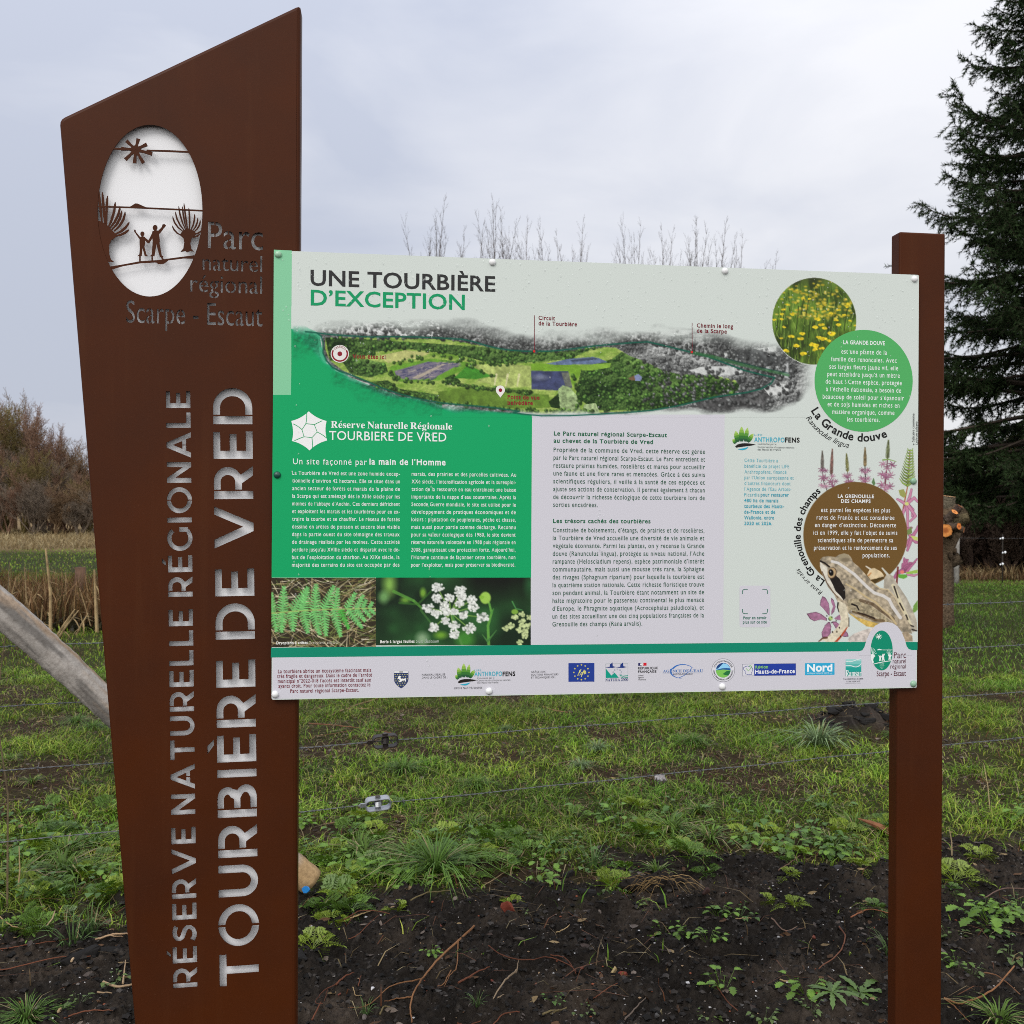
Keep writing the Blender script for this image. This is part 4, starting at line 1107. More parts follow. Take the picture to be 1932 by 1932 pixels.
# ---- bolt caps
for i, (x, y, cc) in enumerate(((525, 480, (140, 180, 150)), (929, 495, (215, 215, 215)), (1367.5, 511.5, (215, 215, 215)), (1725, 526.5, (215, 215, 215)), (523, 896, (24, 70, 60)), (1723, 908, (120, 155, 130)),
                               (519, 1310, (215, 215, 215)), (922.5, 1304, (215, 215, 215)), (1362.5, 1295.5, (215, 215, 215)), (1723, 1290, (130, 165, 140)))):
    u, v = uv(x, y)
    g = Geo(); V = []; F = []
    R = .0076; n = 18
    prof = [(R * math.cos(a), .0055 * math.sin(a)) for a in np.linspace(0, PI / 2, 7)[:-1]]
    V = [(r * math.cos(2 * PI * k / n), -h - .0006, r * math.sin(2 * PI * k / n)) for r, h in [(R, -.0008)] + prof for k in range(n)]
    m = len(prof) + 1
    F = [(j * n + k, j * n + (k + 1) % n, (j + 1) * n + (k + 1) % n, (j + 1) * n + k) for j in range(m - 1) for k in range(n)]
    V.append((0, -.0063, 0)); F += [((m - 1) * n + k, (m - 1) * n + (k + 1) % n, len(V) - 1) for k in range(n)]
    g.add(V, F, np.clip(lin(cc) / EW * 1.05, 0, .85))
    o = link('bolt_cap', g.mesh('bolt_cap', M_CAP, True), board, (u, 0, v))
    o['label'] = ('dark green plastic bolt cap' if cc[0] < 60 else 'green plastic bolt cap' if cc[0] < 200 else 'white plastic bolt cap')

# ------------------------------------------------------------------ printed pictures: painted into a fine grid of coloured points
class Pic:
    def __init__(s, c, x0, y0, x1, y1, step):
        s.c = c; s.x0, s.y0, s.x1, s.y1 = x0, y0, x1, y1
        s.nx = int((x1 - x0) / step) + 1; s.ny = int((y1 - y0) / step) + 1
        s.ss = 2
        s.gx = np.linspace(x0, x1, s.nx * 2); s.gy = np.linspace(y0, y1, s.ny * 2)
        s.X, s.Y = np.meshgrid(s.gx, s.gy)
        s.im = np.zeros(s.X.shape + (3,))
        s.px = (x1 - x0) / (s.nx * 2)
    def box(s, xa, ya, xb, yb):
        i0 = max(0, int(np.searchsorted(s.gx, xa)) - 1); i1 = min(len(s.gx), int(np.searchsorted(s.gx, xb)) + 1)
        j0 = max(0, int(np.searchsorted(s.gy, ya)) - 1); j1 = min(len(s.gy), int(np.searchsorted(s.gy, yb)) + 1)
        return slice(j0, j1), slice(i0, i1)
    def blend(s, sl, m, col):
        col = np.asarray(col, float)
        s.im[sl] = s.im[sl] * (1 - m[..., None]) + col * m[..., None]
    def ell(s, x, y, rx, ry, col, a=1.0, soft=None, rot=0.0):
        R = max(rx, ry); q = soft if soft else s.px
        sl = s.box(x - R - q, y - R - q, x + R + q, y + R + q)
        dx = s.X[sl] - x; dy = s.Y[sl] - y
        if rot:
            c_, s_ = math.cos(rot), math.sin(rot)
            dx, dy = dx * c_ + dy * s_, -dx * s_ + dy * c_
        d = np.sqrt((dx / rx) ** 2 + (dy / ry) ** 2)
        k = q / min(rx, ry)
        s.blend(sl, a * np.clip((1 - d) / k + .5, 0, 1), col)
    def stroke(s, pts, w0, w1, col, a=1.0):
        pts = [np.array(p, float) for p in pts]; n = len(pts) - 1
        for i in range(n):
            A, B = pts[i], pts[i + 1]
            wa = w0 + (w1 - w0) * i / n; wb = w0 + (w1 - w0) * (i + 1) / n
            w = max(wa, wb) + s.px
            sl = s.box(min(A[0], B[0]) - w, min(A[1], B[1]) - w, max(A[0], B[0]) + w, max(A[1], B[1]) + w)
            dx, dy = B - A; L2 = dx * dx + dy * dy + 1e-9
            t = np.clip(((s.X[sl] - A[0]) * dx + (s.Y[sl] - A[1]) * dy) / L2, 0, 1)
            d = np.hypot(s.X[sl] - A[0] - t * dx, s.Y[sl] - A[1] - t * dy)
            s.blend(sl, a * np.clip(((wa + (wb - wa) * t) / 2 - d) / s.px + .5, 0, 1), col)
    def inside(s, sl, P):
        X, Y = s.X[sl], s.Y[sl]; m = np.zeros(X.shape, bool)
        n = len(P)
        for i in range(n):
            (xa, ya), (xb, yb) = P[i], P[(i + 1) % n]
            if ya == yb: continue
            m ^= ((ya > Y) != (yb > Y)) & (X < (xb - xa) * (Y - ya) / (yb - ya) + xa)
        return m
    def poly(s, P, col, a=1.0, tex=None):
        xs = [q[0] for q in P]; ys = [q[1] for q in P]
        sl = s.box(min(xs), min(ys), max(xs), max(ys))
        m = s.inside(sl, P).astype(float) * a
        if tex is not None:
            sc, amt = tex
            f = 1 + amt * (fbm(s.X[sl] / sc, s.Y[sl] / sc, 3, 3) - .5) * 2
            s.im[sl] = s.im[sl] * (1 - m[..., None]) + np.clip(np.asarray(col, float) * f[..., None], 0, 255) * m[..., None]
        else:
            s.blend(sl, m, col)
    def mesh(s, name, lay=2.0, clip=None):
        im = s.im.reshape(s.ny, 2, s.nx, 2, 3).mean((1, 3))
        C = np.clip(lin(np.clip(im, 0, 255)) / EW, .003, .86).reshape(-1, 3)
        xs = np.linspace(s.x0, s.x1, s.nx); ys = np.linspace(s.y0, s.y1, s.ny)
        # exact plane mapping of a pixel grid
        a = CROPS[s.c]
        PX = (a[0] + xs * a[2]) * K; PY = (a[1] + ys * a[2]) * K
        GX, GY = np.meshgrid(PX, PY)
        D = FW[None, None] * FPX + RT[None, None] * (GX - 966)[..., None] + UP[None, None] * (966 - GY)[..., None]
        t = np.dot(ORG - CAM, EN) / (D @ EN)
        Q = CAM + D * t[..., None]
        U = (Q - ORG) @ EX; Vv = Q[..., 2]
        V = np.stack([U, np.full(U.shape, -lay * .00008), Vv], -1).reshape(-1, 3)
        j, i = np.meshgrid(np.arange(s.ny - 1), np.arange(s.nx - 1), indexing='ij')
        if clip is not None:
            k = clip(xs[i] + (xs[1] - xs[0]) / 2, ys[j] + (ys[1] - ys[0]) / 2)
            i, j = i[k], j[k]
        b = (j * s.nx + i).ravel()
        F = np.stack([b, b + s.nx, b + s.nx + 1, b + 1], 1)
        n = len(F)
        return link(name, np_mesh(name, V, F.ravel(), np.arange(n) * 4, np.full(n, 4), M_PRINT, C), board)

# fern picture
R = random.Random(5)
P = Pic('H', 61, 104, 794, 590, 5)
P.im[:] = (48, 42, 30)
for k in range(620):
    x, y = R.uniform(40, 820), R.uniform(90, 610)
    a = R.gauss(.35, .5) if R.random() < .7 else R.uniform(0, PI)
    if x > 450: a = R.gauss(-.3, .6)
    L = R.uniform(40, 170)
    c = R.choice([(206, 194, 160), (178, 160, 118), (150, 132, 92), (226, 216, 188), (110, 96, 60), (90, 110, 50), (60, 52, 36), (128, 140, 74)])
    P.stroke([(x, y), (x + L * math.cos(a), y + L * math.sin(a))], R.uniform(3, 8), 2, c, .9)
def frd(base, tip, wd, col):
    b = np.array(base, float); t = np.array(tip, float); d = t - b; L = np.linalg.norm(d); n = np.array([-d[1], d[0]]) / L
    k = int(L / 17)
    for i in range(k):
        f = i / k; m = b + d * f
        ln = wd * (1 - f) ** .8 * (1 if i else .8) + 5
        for sg in (1, -1):
            e = m + n * sg * ln + d / L * 12
            cc = np.array(col) * R.uniform(.86, 1.12)
            P.stroke([m, e], 15, 8, cc)
    P.stroke([b, t], 12, 4, np.array(col) * .95)
rach = [(61, 352), (200, 340), (420, 326), (600, 322), (794, 318)]
G1 = (112, 186, 106)
for bx, by, tx, ty, wd in ((70, 345, 62, 205, 26), (140, 340, 150, 160, 40), (215, 335, 320, 165, 42), (280, 330, 318, 180, 36), (365, 325, 376, 145, 40), (430, 322, 500, 155, 34), (505, 320, 528, 172, 28), (590, 320, 652, 205, 26), (655, 318, 708, 222, 20), (700, 318, 726, 255, 14), (745, 318, 772, 270, 10),
                           (75, 358, 100, 485, 28), (140, 352, 132, 490, 34), (210, 345, 212, 482, 36), (290, 342, 318, 495, 38), (360, 338, 402, 508, 38), (430, 335, 445, 515, 34), (500, 330, 548, 520, 32), (545, 330, 605, 465, 22), (600, 328, 700, 460, 26), (655, 325, 722, 412, 18), (710, 322, 760, 385, 12), (750, 322, 790, 360, 8)):
    frd((bx, by), (tx, ty), wd, (80, 172, 70) if bx == 545 else G1)
P.stroke(rach, 9, 6, (150, 180, 100))
P.mesh('fern_picture', 2)

# white umbel picture
P = Pic('H', 794, 102, 1881, 577, 5)
X, Y = P.X, P.Y
nz = fbm(X / 260, Y / 230, 9, 3)
P.im[:] = np.array([22, 38, 24]) + (np.array([44, 92, 46]) - np.array([22, 38, 24])) * np.clip((nz - .35) * 2.6, 0, 1)[..., None]
dark = np.clip((X - 1250) / 250, 0, 1) * np.clip((330 - Y) / 200, 0, 1)
P.im = P.im * (1 - dark[..., None] * .85) + np.array([14, 14, 12]) * dark[..., None] * .85
for x, y, rx, ry, c, s_ in ((890, 150, 40, 70, (150, 200, 90), 60), (850, 240, 34, 40, (120, 170, 100), 40), (1000, 260, 30, 20, (120, 170, 60), 25), (1125, 210, 20, 32, (130, 180, 60), 20), (1250, 505, 40, 24, (120, 170, 50), 30), (1120, 530, 40, 40, (150, 176, 140), 50), (1420, 530, 60, 60, (70, 140, 50), 60), (1870, 150, 30, 60, (40, 90, 50), 50)):
    P.ell(x, y, rx, ry, c, .8, s_)
P.stroke([(920, 200), (1060, 265), (1120, 320)], 22, 16, (90, 150, 60), .75); P.stroke([(960, 280), (1090, 290), (1180, 200)], 16, 12, (60, 110, 40), .6); P.stroke([(1110, 330), (1180, 420)], 16, 12, (80, 130, 60), .5)
P.stroke([(1585, 575), (1580, 440), (1605, 350), (1588, 280)], 20, 14, (92, 150, 62)); P.ell(1562, 245, 38, 42, (150, 190, 80), 1, 10); P.ell(1535, 240, 18, 12, (130, 175, 60), 1, 6)
P.stroke([(1605, 350), (1620, 320)], 14, 4, (80, 140, 60)); P.stroke([(1580, 545), (1640, 470)], 14, 4, (70, 120, 60)); P.stroke([(1578, 550), (1540, 500)], 14, 4, (70, 120, 60))
P.stroke([(1750, 270), (1775, 320), (1820, 330)], 10, 6, (70, 130, 70)); P.ell(1768, 342, 24, 18, (120, 160, 60), 1, 6)
cl = [(1228, 175, 45), (1385, 195, 46), (1395, 235, 38), (1222, 248, 36), (1308, 245, 36), (1468, 258, 36), (1160, 315, 42), (1480, 310, 38), (1380, 285, 30), (1270, 300, 38), (1220, 355, 36), (1285, 340, 34), (1345, 345, 30), (1410, 362, 36), (1540, 382, 46), (1282, 405, 30), (1198, 452, 38), (1345, 440, 40), (1345, 500, 36), (1448, 458, 46)]
for x, y, r in cl:
    P.stroke([(1320, 350), (x, y)], 8, 7, (112, 150, 70))
P.stroke([(1330, 360), (1370, 500), (1400, 577)], 14, 16, (76, 130, 60))
def floret(x, y, r, base, n):
    P.ell(x, y, r * .75, r * .62, np.array(base) * .62, .8, 8)
    for q in range(n):
        a = R.uniform(0, 2 * PI); d = r * math.sqrt(R.random()) * .95
        cc = np.array(base) * R.uniform(.82, 1.04)
        P.ell(x + d * math.cos(a), y + d * .85 * math.sin(a), 7.5, 7, cc, 1, 5)
for x, y, r in cl: floret(x, y, r, (228, 230, 224), 34)
for x, y in ((1770, 380), (1815, 360), (1820, 410), (1740, 440), (1705, 455), (1800, 470), (1840, 480), (1862, 440), (1872, 380), (1835, 510), (1800, 560), (1820, 440)):
    floret(x, y, 24, (196, 210, 150), 14)
P.mesh('umbel_picture', 2)

# round flower picture
P = Pic('D', 284, 230, 1020, 990, 6.5)
nz = fbm(P.X / 70, P.Y / 130, 21, 4)
P.im[:] = np.array([44, 58, 22]) + np.array([70, 90, 30]) * np.clip((nz - .3) * 2, 0, 1)[..., None]
top = np.clip((330 - P.Y) / 110, 0, 1)[..., None]
P.im = P.im * (1 - top * .6) + np.array([52, 52, 34]) * top * .6
for k in range(420):
    x, y = R.uniform(280, 1020), R.uniform(330, 1000); L = R.uniform(40, 150) * (.5 + (y - 300) / 900)
    c = R.choice([(52, 78, 20), (84, 118, 36), (120, 150, 56), (30, 44, 14), (140, 160, 80), (66, 96, 26)])
    P.stroke([(x, y), (x + R.gauss(0, 18), y - L)], R.uniform(4, 9), 2, c, .85)
for k in range(190):
    y = 260 + 330 * R.random() ** .8; x = R.gauss(690, 190)
    P.ell(x, y, R.uniform(9, 17), R.uniform(6, 11), R.choice([(196, 176, 48), (170, 152, 40), (214, 196, 84), (150, 140, 50)]), .85, 7)
for x0, y0, y1 in ((560, 420, 580), (605, 420, 560), (400, 470, 720), (375, 500, 700), (345, 600, 720), (520, 480, 700), (815, 540, 700), (930, 520, 690), (945, 480, 560), (780, 640, 760)):
    P.stroke([(x0, y0), (x0 - 24, y1)], 6, 7, (38, 52, 18))
for x, y, s_ in ((555, 412, .6), (612, 418, .6), (418, 466, .6), (388, 510, .7), (375, 548, .7), (372, 592, .7), (310, 595, .7), (398, 657, .7), (945, 462, .8), (930, 486, .7), (860, 510, .8), (908, 556, .7), (468, 548, 1), (795, 545, .8), (838, 600, .8), (680, 592, 1.1), (712, 636, 1.1), (660, 660, 1), (740, 668, .9), (860, 640, .9), (550, 715, 1), (455, 742, 1.1), (535, 757, 1.1), (800, 715, 1.4), (690, 748, 1), (732, 760, 1.2), (640, 808, 1.3), (672, 820, 1.2), (500, 818, 1.1), (715, 842, 1), (412, 862, 1.1), (560, 888, 1.2), (660, 852, 1), (775, 776, .8), (370, 752, .6), (955, 608, .7), (1000, 645, .5)):
    for q in range(6):
        a = R.uniform(0, 2 * PI)
        P.ell(x + 13 * s_ * math.cos(a), y + 6 * s_ * math.sin(a), 13 * s_, 8.5 * s_, (np.array((232, 208, 44)) * R.uniform(.82, 1.05)), 1, 4)
    P.ell(x, y, 6 * s_, 4 * s_, (180, 140, 20), .8, 4)
d = np.hypot((P.X - 652) / 368, (P.Y - 609) / 380)
rim = np.clip((d - .972) / .012, 0, 1)[..., None]
P.im = P.im * (1 - rim) + np.array([214, 216, 216]) * rim
P.mesh('flower_picture', 2.2, clip=lambda x, y: np.hypot((x - 652) / 366, (y - 609) / 378) < .995)

# frog and loosestrife picture (right foot of the board)
P = Pic('G', 640, 108, 1579, 1672, 4.6)
P.im[:] = PALE
# soft printed shadow left as paper; loosestrife spikes
INK = (66, 52, 60)
def blossom(x, y, r, col=(160, 104, 134), n=7, a0=0.0, a1=2 * PI):
    for q in range(n):
        a = a0 + (a1 - a0) * (q + R.uniform(-.2, .2)) / n
        e = (x + r * math.cos(a), y + r * .8 * math.sin(a)); m = (x + r * .55 * math.cos(a + .25), y + r * .5 * math.sin(a + .25))
        P.stroke([(x, y), m, e], r * .30, r * .16, INK, .55)
        P.stroke([(x, y), m, e], r * .22, r * .10, np.array(col) * R.uniform(.85, 1.15), .95)
def spike(x, y0, y1, top=(110, 104, 76), lean=0, w=15):
    P.stroke([(x, y0), (x + lean, y1)], 4, 5, (120, 64, 70))
    n = int((y1 - y0) / 9)
    for q in range(n):
        f = q / n; xx = x + lean * f; yy = y0 + (y1 - y0) * f
        ww = w * (.25 + .75 * min(1, f * 2))
        for sg in (-1, 1):
            P.stroke([(xx, yy + 6), (xx + sg * ww * .8, yy - 6)], 9, 4, np.array(top) * R.uniform(.7, 1.25))
            P.stroke([(xx, yy + 4), (xx + sg * ww * .9, yy - 8)], 2, 2, (56, 60, 44), .6)
spike(843, 203, 340, (104, 96, 92)); spike(920, 188, 380, (138, 96, 90), -8); spike(1029, 224, 360, (126, 124, 76), 8); spike(1172, 176, 320, (140, 116, 80)); spike(1352, 118, 260, (104, 112, 74), -8, 18)
P.stroke([(843, 340), (848, 420), (885, 520)], 5, 6, (70, 60, 60)); P.stroke([(912, 380), (925, 480)], 5, 6, (90, 50, 60)); P.stroke([(1038, 360), (1045, 450)], 5, 6, (80, 70, 60)); P.stroke([(1172, 320), (1178, 450)], 6, 7, (40, 38, 36)); P.stroke([(1345, 260), (1322, 520)], 8, 10, (100, 50, 60))
for x, y, r in ((838, 345, 30), (868, 350, 24), (848, 405, 38), (870, 408, 26), (838, 465, 28), (872, 470, 28), (920, 392, 26), (905, 435, 34), (945, 432, 24), (925, 470, 32), (1015, 388, 26), (1052, 384, 26), (1035, 400, 24), (1060, 436, 34), (1030, 440, 24), (1150, 345, 26), (1195, 345, 26), (1172, 362, 28), (1145, 410, 30), (1195, 410, 28), (1170, 430, 34), (1310, 300, 34), (1380, 305, 36), (1345, 330, 34), (1305, 380, 38), (1365, 385, 38), (1335, 400, 36), (1300, 460, 40), (1360, 470, 40), (1330, 490, 38)):
    blossom(x, y, r, R.choice([(166, 108, 136), (150, 92, 122), (184, 134, 156)]))
P.stroke([(1310, 268), (1350, 262), (1412, 280)], 12, 4, (120, 150, 80)); P.poly([(1222, 440), (1238, 402), (1252, 450), (1240, 470)], (88, 120, 78))
# large leafy spike at the edge
P.stroke([(1518, 200), (1500, 470), (1482, 560), (1455, 700)], 6, 12, (160, 92, 60))
for q in range(13):
    f = q / 12; yy = 195 + 270 * f; xx = 1520 - 22 * f; L = 22 + 46 * f
    for sg in (-1, 1):
        c = np.array((128, 152, 72)) * R.uniform(.75, 1.2)
        e = (xx + sg * L * .9, yy - L * .8)
        P.stroke([(xx, yy), ((xx + e[0]) / 2 + sg * 5, (yy + e[1]) / 2 + 8), e], 14 + 5 * f, 4, (70, 84, 40))
        P.stroke([(xx, yy), ((xx + e[0]) / 2 + sg * 5, (yy + e[1]) / 2 + 8), e], 10 + 4 * f, 3, c)
P.poly([(1430, 500), (1470, 492), (1490, 540), (1470, 560), (1440, 540)], (146, 150, 84))
def petal(pts, w, col=(190, 128, 156)):
    P.stroke(pts, w + 5, w * .6 + 4, (96, 50, 74), .9); P.stroke(pts, w, w * .6, col)
for pts in ([(1500, 600), (1520, 540), (1530, 495)], [(1495, 605), (1550, 560), (1578, 590)], [(1490, 610), (1440, 580), (1420, 570)], [(1495, 610), (1470, 660), (1460, 700)], [(1500, 610), (1540, 650), (1535, 700)], [(1495, 615), (1500, 690), (1500, 780)], [(1500, 610), (1560, 700), (1520, 740)]):
    petal(pts, 22)
P.ell(1493, 605, 16, 14, (196, 200, 120), 1, 6)
for pts in ([(1530, 860), (1500, 900), (1480, 940)], [(1535, 860), (1575, 800), (1579, 780)], [(1535, 870), (1560, 900), (1579, 905)], [(1530, 875), (1510, 930), (1498, 965)], [(1520, 850), (1490, 800), (1530, 790)]):
    petal(pts, 24, (176, 112, 142))
P.poly([(1520, 850), (1579, 862), (1579, 890), (1548, 885)], (186, 196, 110)); P.poly([(1495, 810), (1530, 780), (1535, 830), (1500, 850)], (110, 130, 76))
for k in range(9):
    e = (1460 + 14 * k, 1015 + R.uniform(-10, 50) + abs(k - 3) * 5); petal([(1460 + 4 * k, 1130), ((1460 + 9 * k), 1080), e], 16, (176, 104, 140))
petal([(1460, 1120), (1420, 1140), (1395, 1180)], 30, (160, 92, 130)); petal([(1500, 1150), (1550, 1160), (1575, 1150)], 16)
P.poly([(1480, 1135), (1579, 1112), (1579, 1140), (1500, 1148)], (146, 180, 80)); P.poly([(1428, 1150), (1490, 1150), (1500, 1170), (1470, 1185), (1430, 1175)], (96, 160, 60)); P.ell(1458, 1132, 16, 14, (214, 120, 110), 1, 6)
P.stroke([(1425, 1095), (1416, 1220)], 14, 14, (110, 46, 40))
P.poly([(1579, 1345), (1545, 1390), (1535, 1450), (1560, 1440), (1579, 1420)], (110, 150, 70))
# brown disc
P.ell(1097, 845, 400.5, 408, (105, 78, 38), 1)
dd = np.hypot((P.X - 1097) / 400, (P.Y - 845) / 408)
# lower flower
def r2g(x, y): return ((3200 + x * .24845 - 2850) / .5176, (2150 + y * .24845 - 1700) / .5176)
def rp(L): return [r2g(*q) for q in L]
VI = (156, 108, 136)
for L in ([(350, 935), (320, 1000), (310, 1080), (370, 1140), (440, 1230), (465, 1250), (465, 1150), (450, 1050), (400, 960)], [(490, 960), (485, 1020), (520, 1100), (490, 1180), (490, 1240), (540, 1180), (560, 1100), (530, 1000)],
          [(95, 1215), (150, 1300), (220, 1335), (320, 1310), (420, 1330), (420, 1290), (330, 1220), (240, 1185)], [(440, 1350), (390, 1400), (335, 1520), (345, 1595), (420, 1600), (480, 1530), (490, 1420), (470, 1350)],
          [(500, 1340), (560, 1450), (640, 1560), (700, 1590), (770, 1580), (750, 1520), (640, 1400), (560, 1340)], [(540, 1290), (620, 1230), (650, 1260), (640, 1320), (560, 1310)]):
    P.poly(rp(L), (90, 52, 76)); c_ = np.mean(np.array(L), 0)
    P.poly(rp([tuple(c_ + (np.array(q) - c_) * .9) for q in L]), VI, tex=(20, .18))
P.ell(*r2g(480, 1290), 17, 17, (160, 186, 110), 1, 4)
for x, y in ((450, 1300), (500, 1270), (470, 1320), (500, 1360), (420, 1250), (570, 1330)): P.ell(*r2g(x, y), 5, 5, (30, 26, 26), 1, 3)
# frog
FB = (156, 143, 122); FL = (196, 190, 180); FD = (84, 70, 54); BKF = (30, 24, 22); YL = (190, 160, 84)
P.poly(rp([(1065, 590), (1110, 500), (1180, 480), (1290, 540), (1335, 600), (1320, 640), (1200, 650), (1120, 670)]), (206, 186, 150), tex=(30, .15)); P.stroke(rp([(1050, 455), (1120, 500)]), 10, 14, (200, 192, 176)); P.poly(rp([(1130, 680), (1240, 640), (1330, 620), (1330, 650), (1250, 680), (1200, 730)]), (70, 54, 24)); P.stroke(rp([(1090, 600), (1130, 560)]), 12, 8, (186, 120, 60), .8)
P.poly(rp([(1340, 650), (1390, 560), (1480, 610), (1540, 720), (1620, 840), (1700, 960), (1790, 1140), (1860, 1320), (1870, 1480), (1800, 1520), (1700, 1350), (1560, 1050), (1440, 860), (1330, 800)]), (170, 162, 146), tex=(26, .22)); P.stroke(rp([(1310, 485), (1390, 580)]), 12, 18, (190, 188, 176))
P.stroke(rp([(1480, 760), (1560, 940), (1650, 1150), (1760, 1400)]), 26, 30, (206, 196, 164), .9)
for a, b in (((1500, 780), (1560, 960)), ((1590, 1050), (1650, 1160)), ((1690, 1240), (1720, 1310)), ((1750, 1400), (1810, 1420)), ((1790, 1470), (1860, 1490))): P.stroke(rp([a, b]), 14, 10, BKF, .85)
body = [(310, 350), (350, 305), (430, 292), (560, 305), (620, 265), (700, 248), (770, 268), (815, 320), (835, 380), (930, 460), (1040, 580), (1130, 690), (1270, 800), (1390, 820), (1460, 880), (1540, 1020), (1640, 1200), (1760, 1400), (1790, 1540), (1600, 1500), (1530, 1420), (1400, 1390), (1200, 1440), (1060, 1420), (900, 1310), (770, 1210), (720, 1120), (600, 1040), (530, 900), (440, 790), (360, 620), (310, 460)]
P.poly(rp(body), FB, tex=(22, .42))
P.poly(rp([(740, 1000), (900, 960), (1080, 1060), (1280, 1200), (1500, 1380), (1340, 1340), (1150, 1260), (900, 1180), (760, 1160)]), (150, 138, 112), tex=(14, .4))
P.poly(rp([(770, 1200), (900, 1270), (1080, 1330), (1240, 1370), (1200, 1440), (1060, 1420), (900, 1310)]), YL, tex=(20, .25))
P.stroke(rp([(830, 1180), (1000, 1240), (1200, 1320), (1330, 1330)]), 14, 22, (86, 66, 40), .7); P.stroke(rp([(960, 1000), (1150, 1060), (1320, 1180), (1480, 1300)]), 24, 30, (92, 74, 54), .75)
P.poly(rp([(310, 370), (350, 420), (430, 470), (430, 560), (480, 680), (560, 840), (690, 990), (680, 1000), (560, 900), (450, 780), (360, 600), (312, 470)]), (206, 200, 186), tex=(22, .12))
P.stroke(rp([(345, 540), (420, 720), (530, 880), (600, 960)]), 8, 6, (70, 48, 34), .8)
P.stroke(rp([(320, 372), (380, 400), (460, 460)]), 14, 12, BKF)
P.poly(rp([(470, 660), (560, 600), (620, 650), (660, 720), (710, 800), (720, 960), (690, 1000), (640, 930), (560, 850), (520, 760)]), BKF, tex=(20, .25))
P.stroke(rp([(500, 375), (600, 400), (720, 480), (860, 580), (960, 680), (1060, 780), (1180, 880), (1330, 930), (1420, 990), (1480, 1110), (1600, 1280)]), 20, 26, (206, 202, 198), .95)
P.stroke(rp([(730, 740), (860, 810), (1040, 940), (1200, 1030), (1320, 1150), (1420, 1230), (1530, 1380)]), 13, 15, (188, 168, 128), .95)
P.stroke(rp([(1130, 700), (1270, 810), (1400, 830), (1520, 960), (1650, 1210)]), 10, 10, (196, 178, 142), .8)
P.stroke(rp([(820, 1060), (900, 1090), (930, 1150)]), 14, 10, BKF); P.stroke(rp([(920, 1200), (1030, 1230), (1180, 1290)]), 12, 14, (50, 36, 26))
P.ell(*r2g(700, 320), 45, 32, (150, 138, 112), 1, 8); P.ell(*r2g(720, 350), 36, 16, (110, 98, 80), .7, 10)
P.ell(*r2g(505, 565), 33, 45, (60, 40, 30), 1, 4, .3); P.ell(*r2g(500, 560), 30, 40, (176, 150, 112), 1, 4, .3); P.ell(*r2g(488, 555), 19, 26, (16, 12, 12), 1, 4, -.2); P.ell(*r2g(480, 540), 5, 6, (200, 200, 200), .8, 3)
# fore leg
P.poly(rp([(600, 1000), (590, 1060), (610, 1180), (640, 1270), (640, 1340), (600, 1420), (500, 1520), (400, 1610), (330, 1610), (290, 1650), (290, 1672), (360, 1640), (410, 1668), (540, 1668), (650, 1590), (740, 1470), (775, 1420), (770, 1250), (740, 1120), (720, 1060)]), (206, 196, 172), tex=(18, .16))
P.poly(rp([(540, 1668), (640, 1560), (730, 1440), (760, 1420), (720, 1500), (650, 1600), (590, 1668)]), (168, 74, 46)); P.stroke(rp([(290, 1660), (350, 1610), (420, 1600)]), 8, 16, (96, 66, 48)); P.stroke(rp([(600, 1040), (590, 1110), (615, 1190)]), 12, 6, BKF); P.stroke(rp([(775, 1280), (775, 1420)]), 6, 6, BKF)
for x, y in ((620, 1440), (580, 1505), (510, 1510), (640, 1580)): P.ell(*r2g(x, y), 5, 8, (50, 36, 28), 1, 3)
# hind foot
P.poly(rp([(755, 1668), (770, 1600), (850, 1540), (1000, 1480), (1150, 1440), (1300, 1460), (1300, 1668)]), (186, 176, 168), tex=(22, .3)); P.poly(rp([(1580, 1530), (1700, 1500), (1790, 1570), (1800, 1660), (1600, 1668)]), (160, 142, 118), tex=(20, .3))
for q in range(60):
    P.ell(*r2g(R.uniform(900, 1700), R.uniform(1000, 1450)), 3, 3, (206, 200, 184), .55 if R.random() < .6 else .2, 3)
P.mesh('frog_picture', 2.4)
# ------------------------------------------------------------------ aerial picture (painted in photo coordinates)
def B2(L): return [(1050 + x * .56936, 950 + y * .56936) for x, y in L]
def C2(L): return [(2050 + x * .56936, 950 + y * .56936) for x, y in L]
P = Pic('Z', 1164, 1225, 3260, 1668, 3.2)
X, Y = P.X, P.Y
# what the sheet shows outside the picture
botline = np.interp(X, [p_[0] for p_ in B2([(204, 0), (300, 0), (420, 0), (620, 0), (860, 0), (1200, 0), (1500, 0), (1890, 0)])], [p_[1] for p_ in B2([(0, 640), (0, 660), (0, 800), (0, 980), (0, 1080), (0, 1160), (0, 1205), (0, 1240)])])
ground = np.zeros(X.shape + (3,)); ground[:] = PALE
xg = 1050 + 1888 * .56936
isg = (X < xg) & (Y > botline)
ground[isg] = GREEN
wp = (X >= xg + 1) & (X < 2050 + 1486 * .56936) & (Y > 950 + 1240 * .56936)
ground[wp] = WHITE
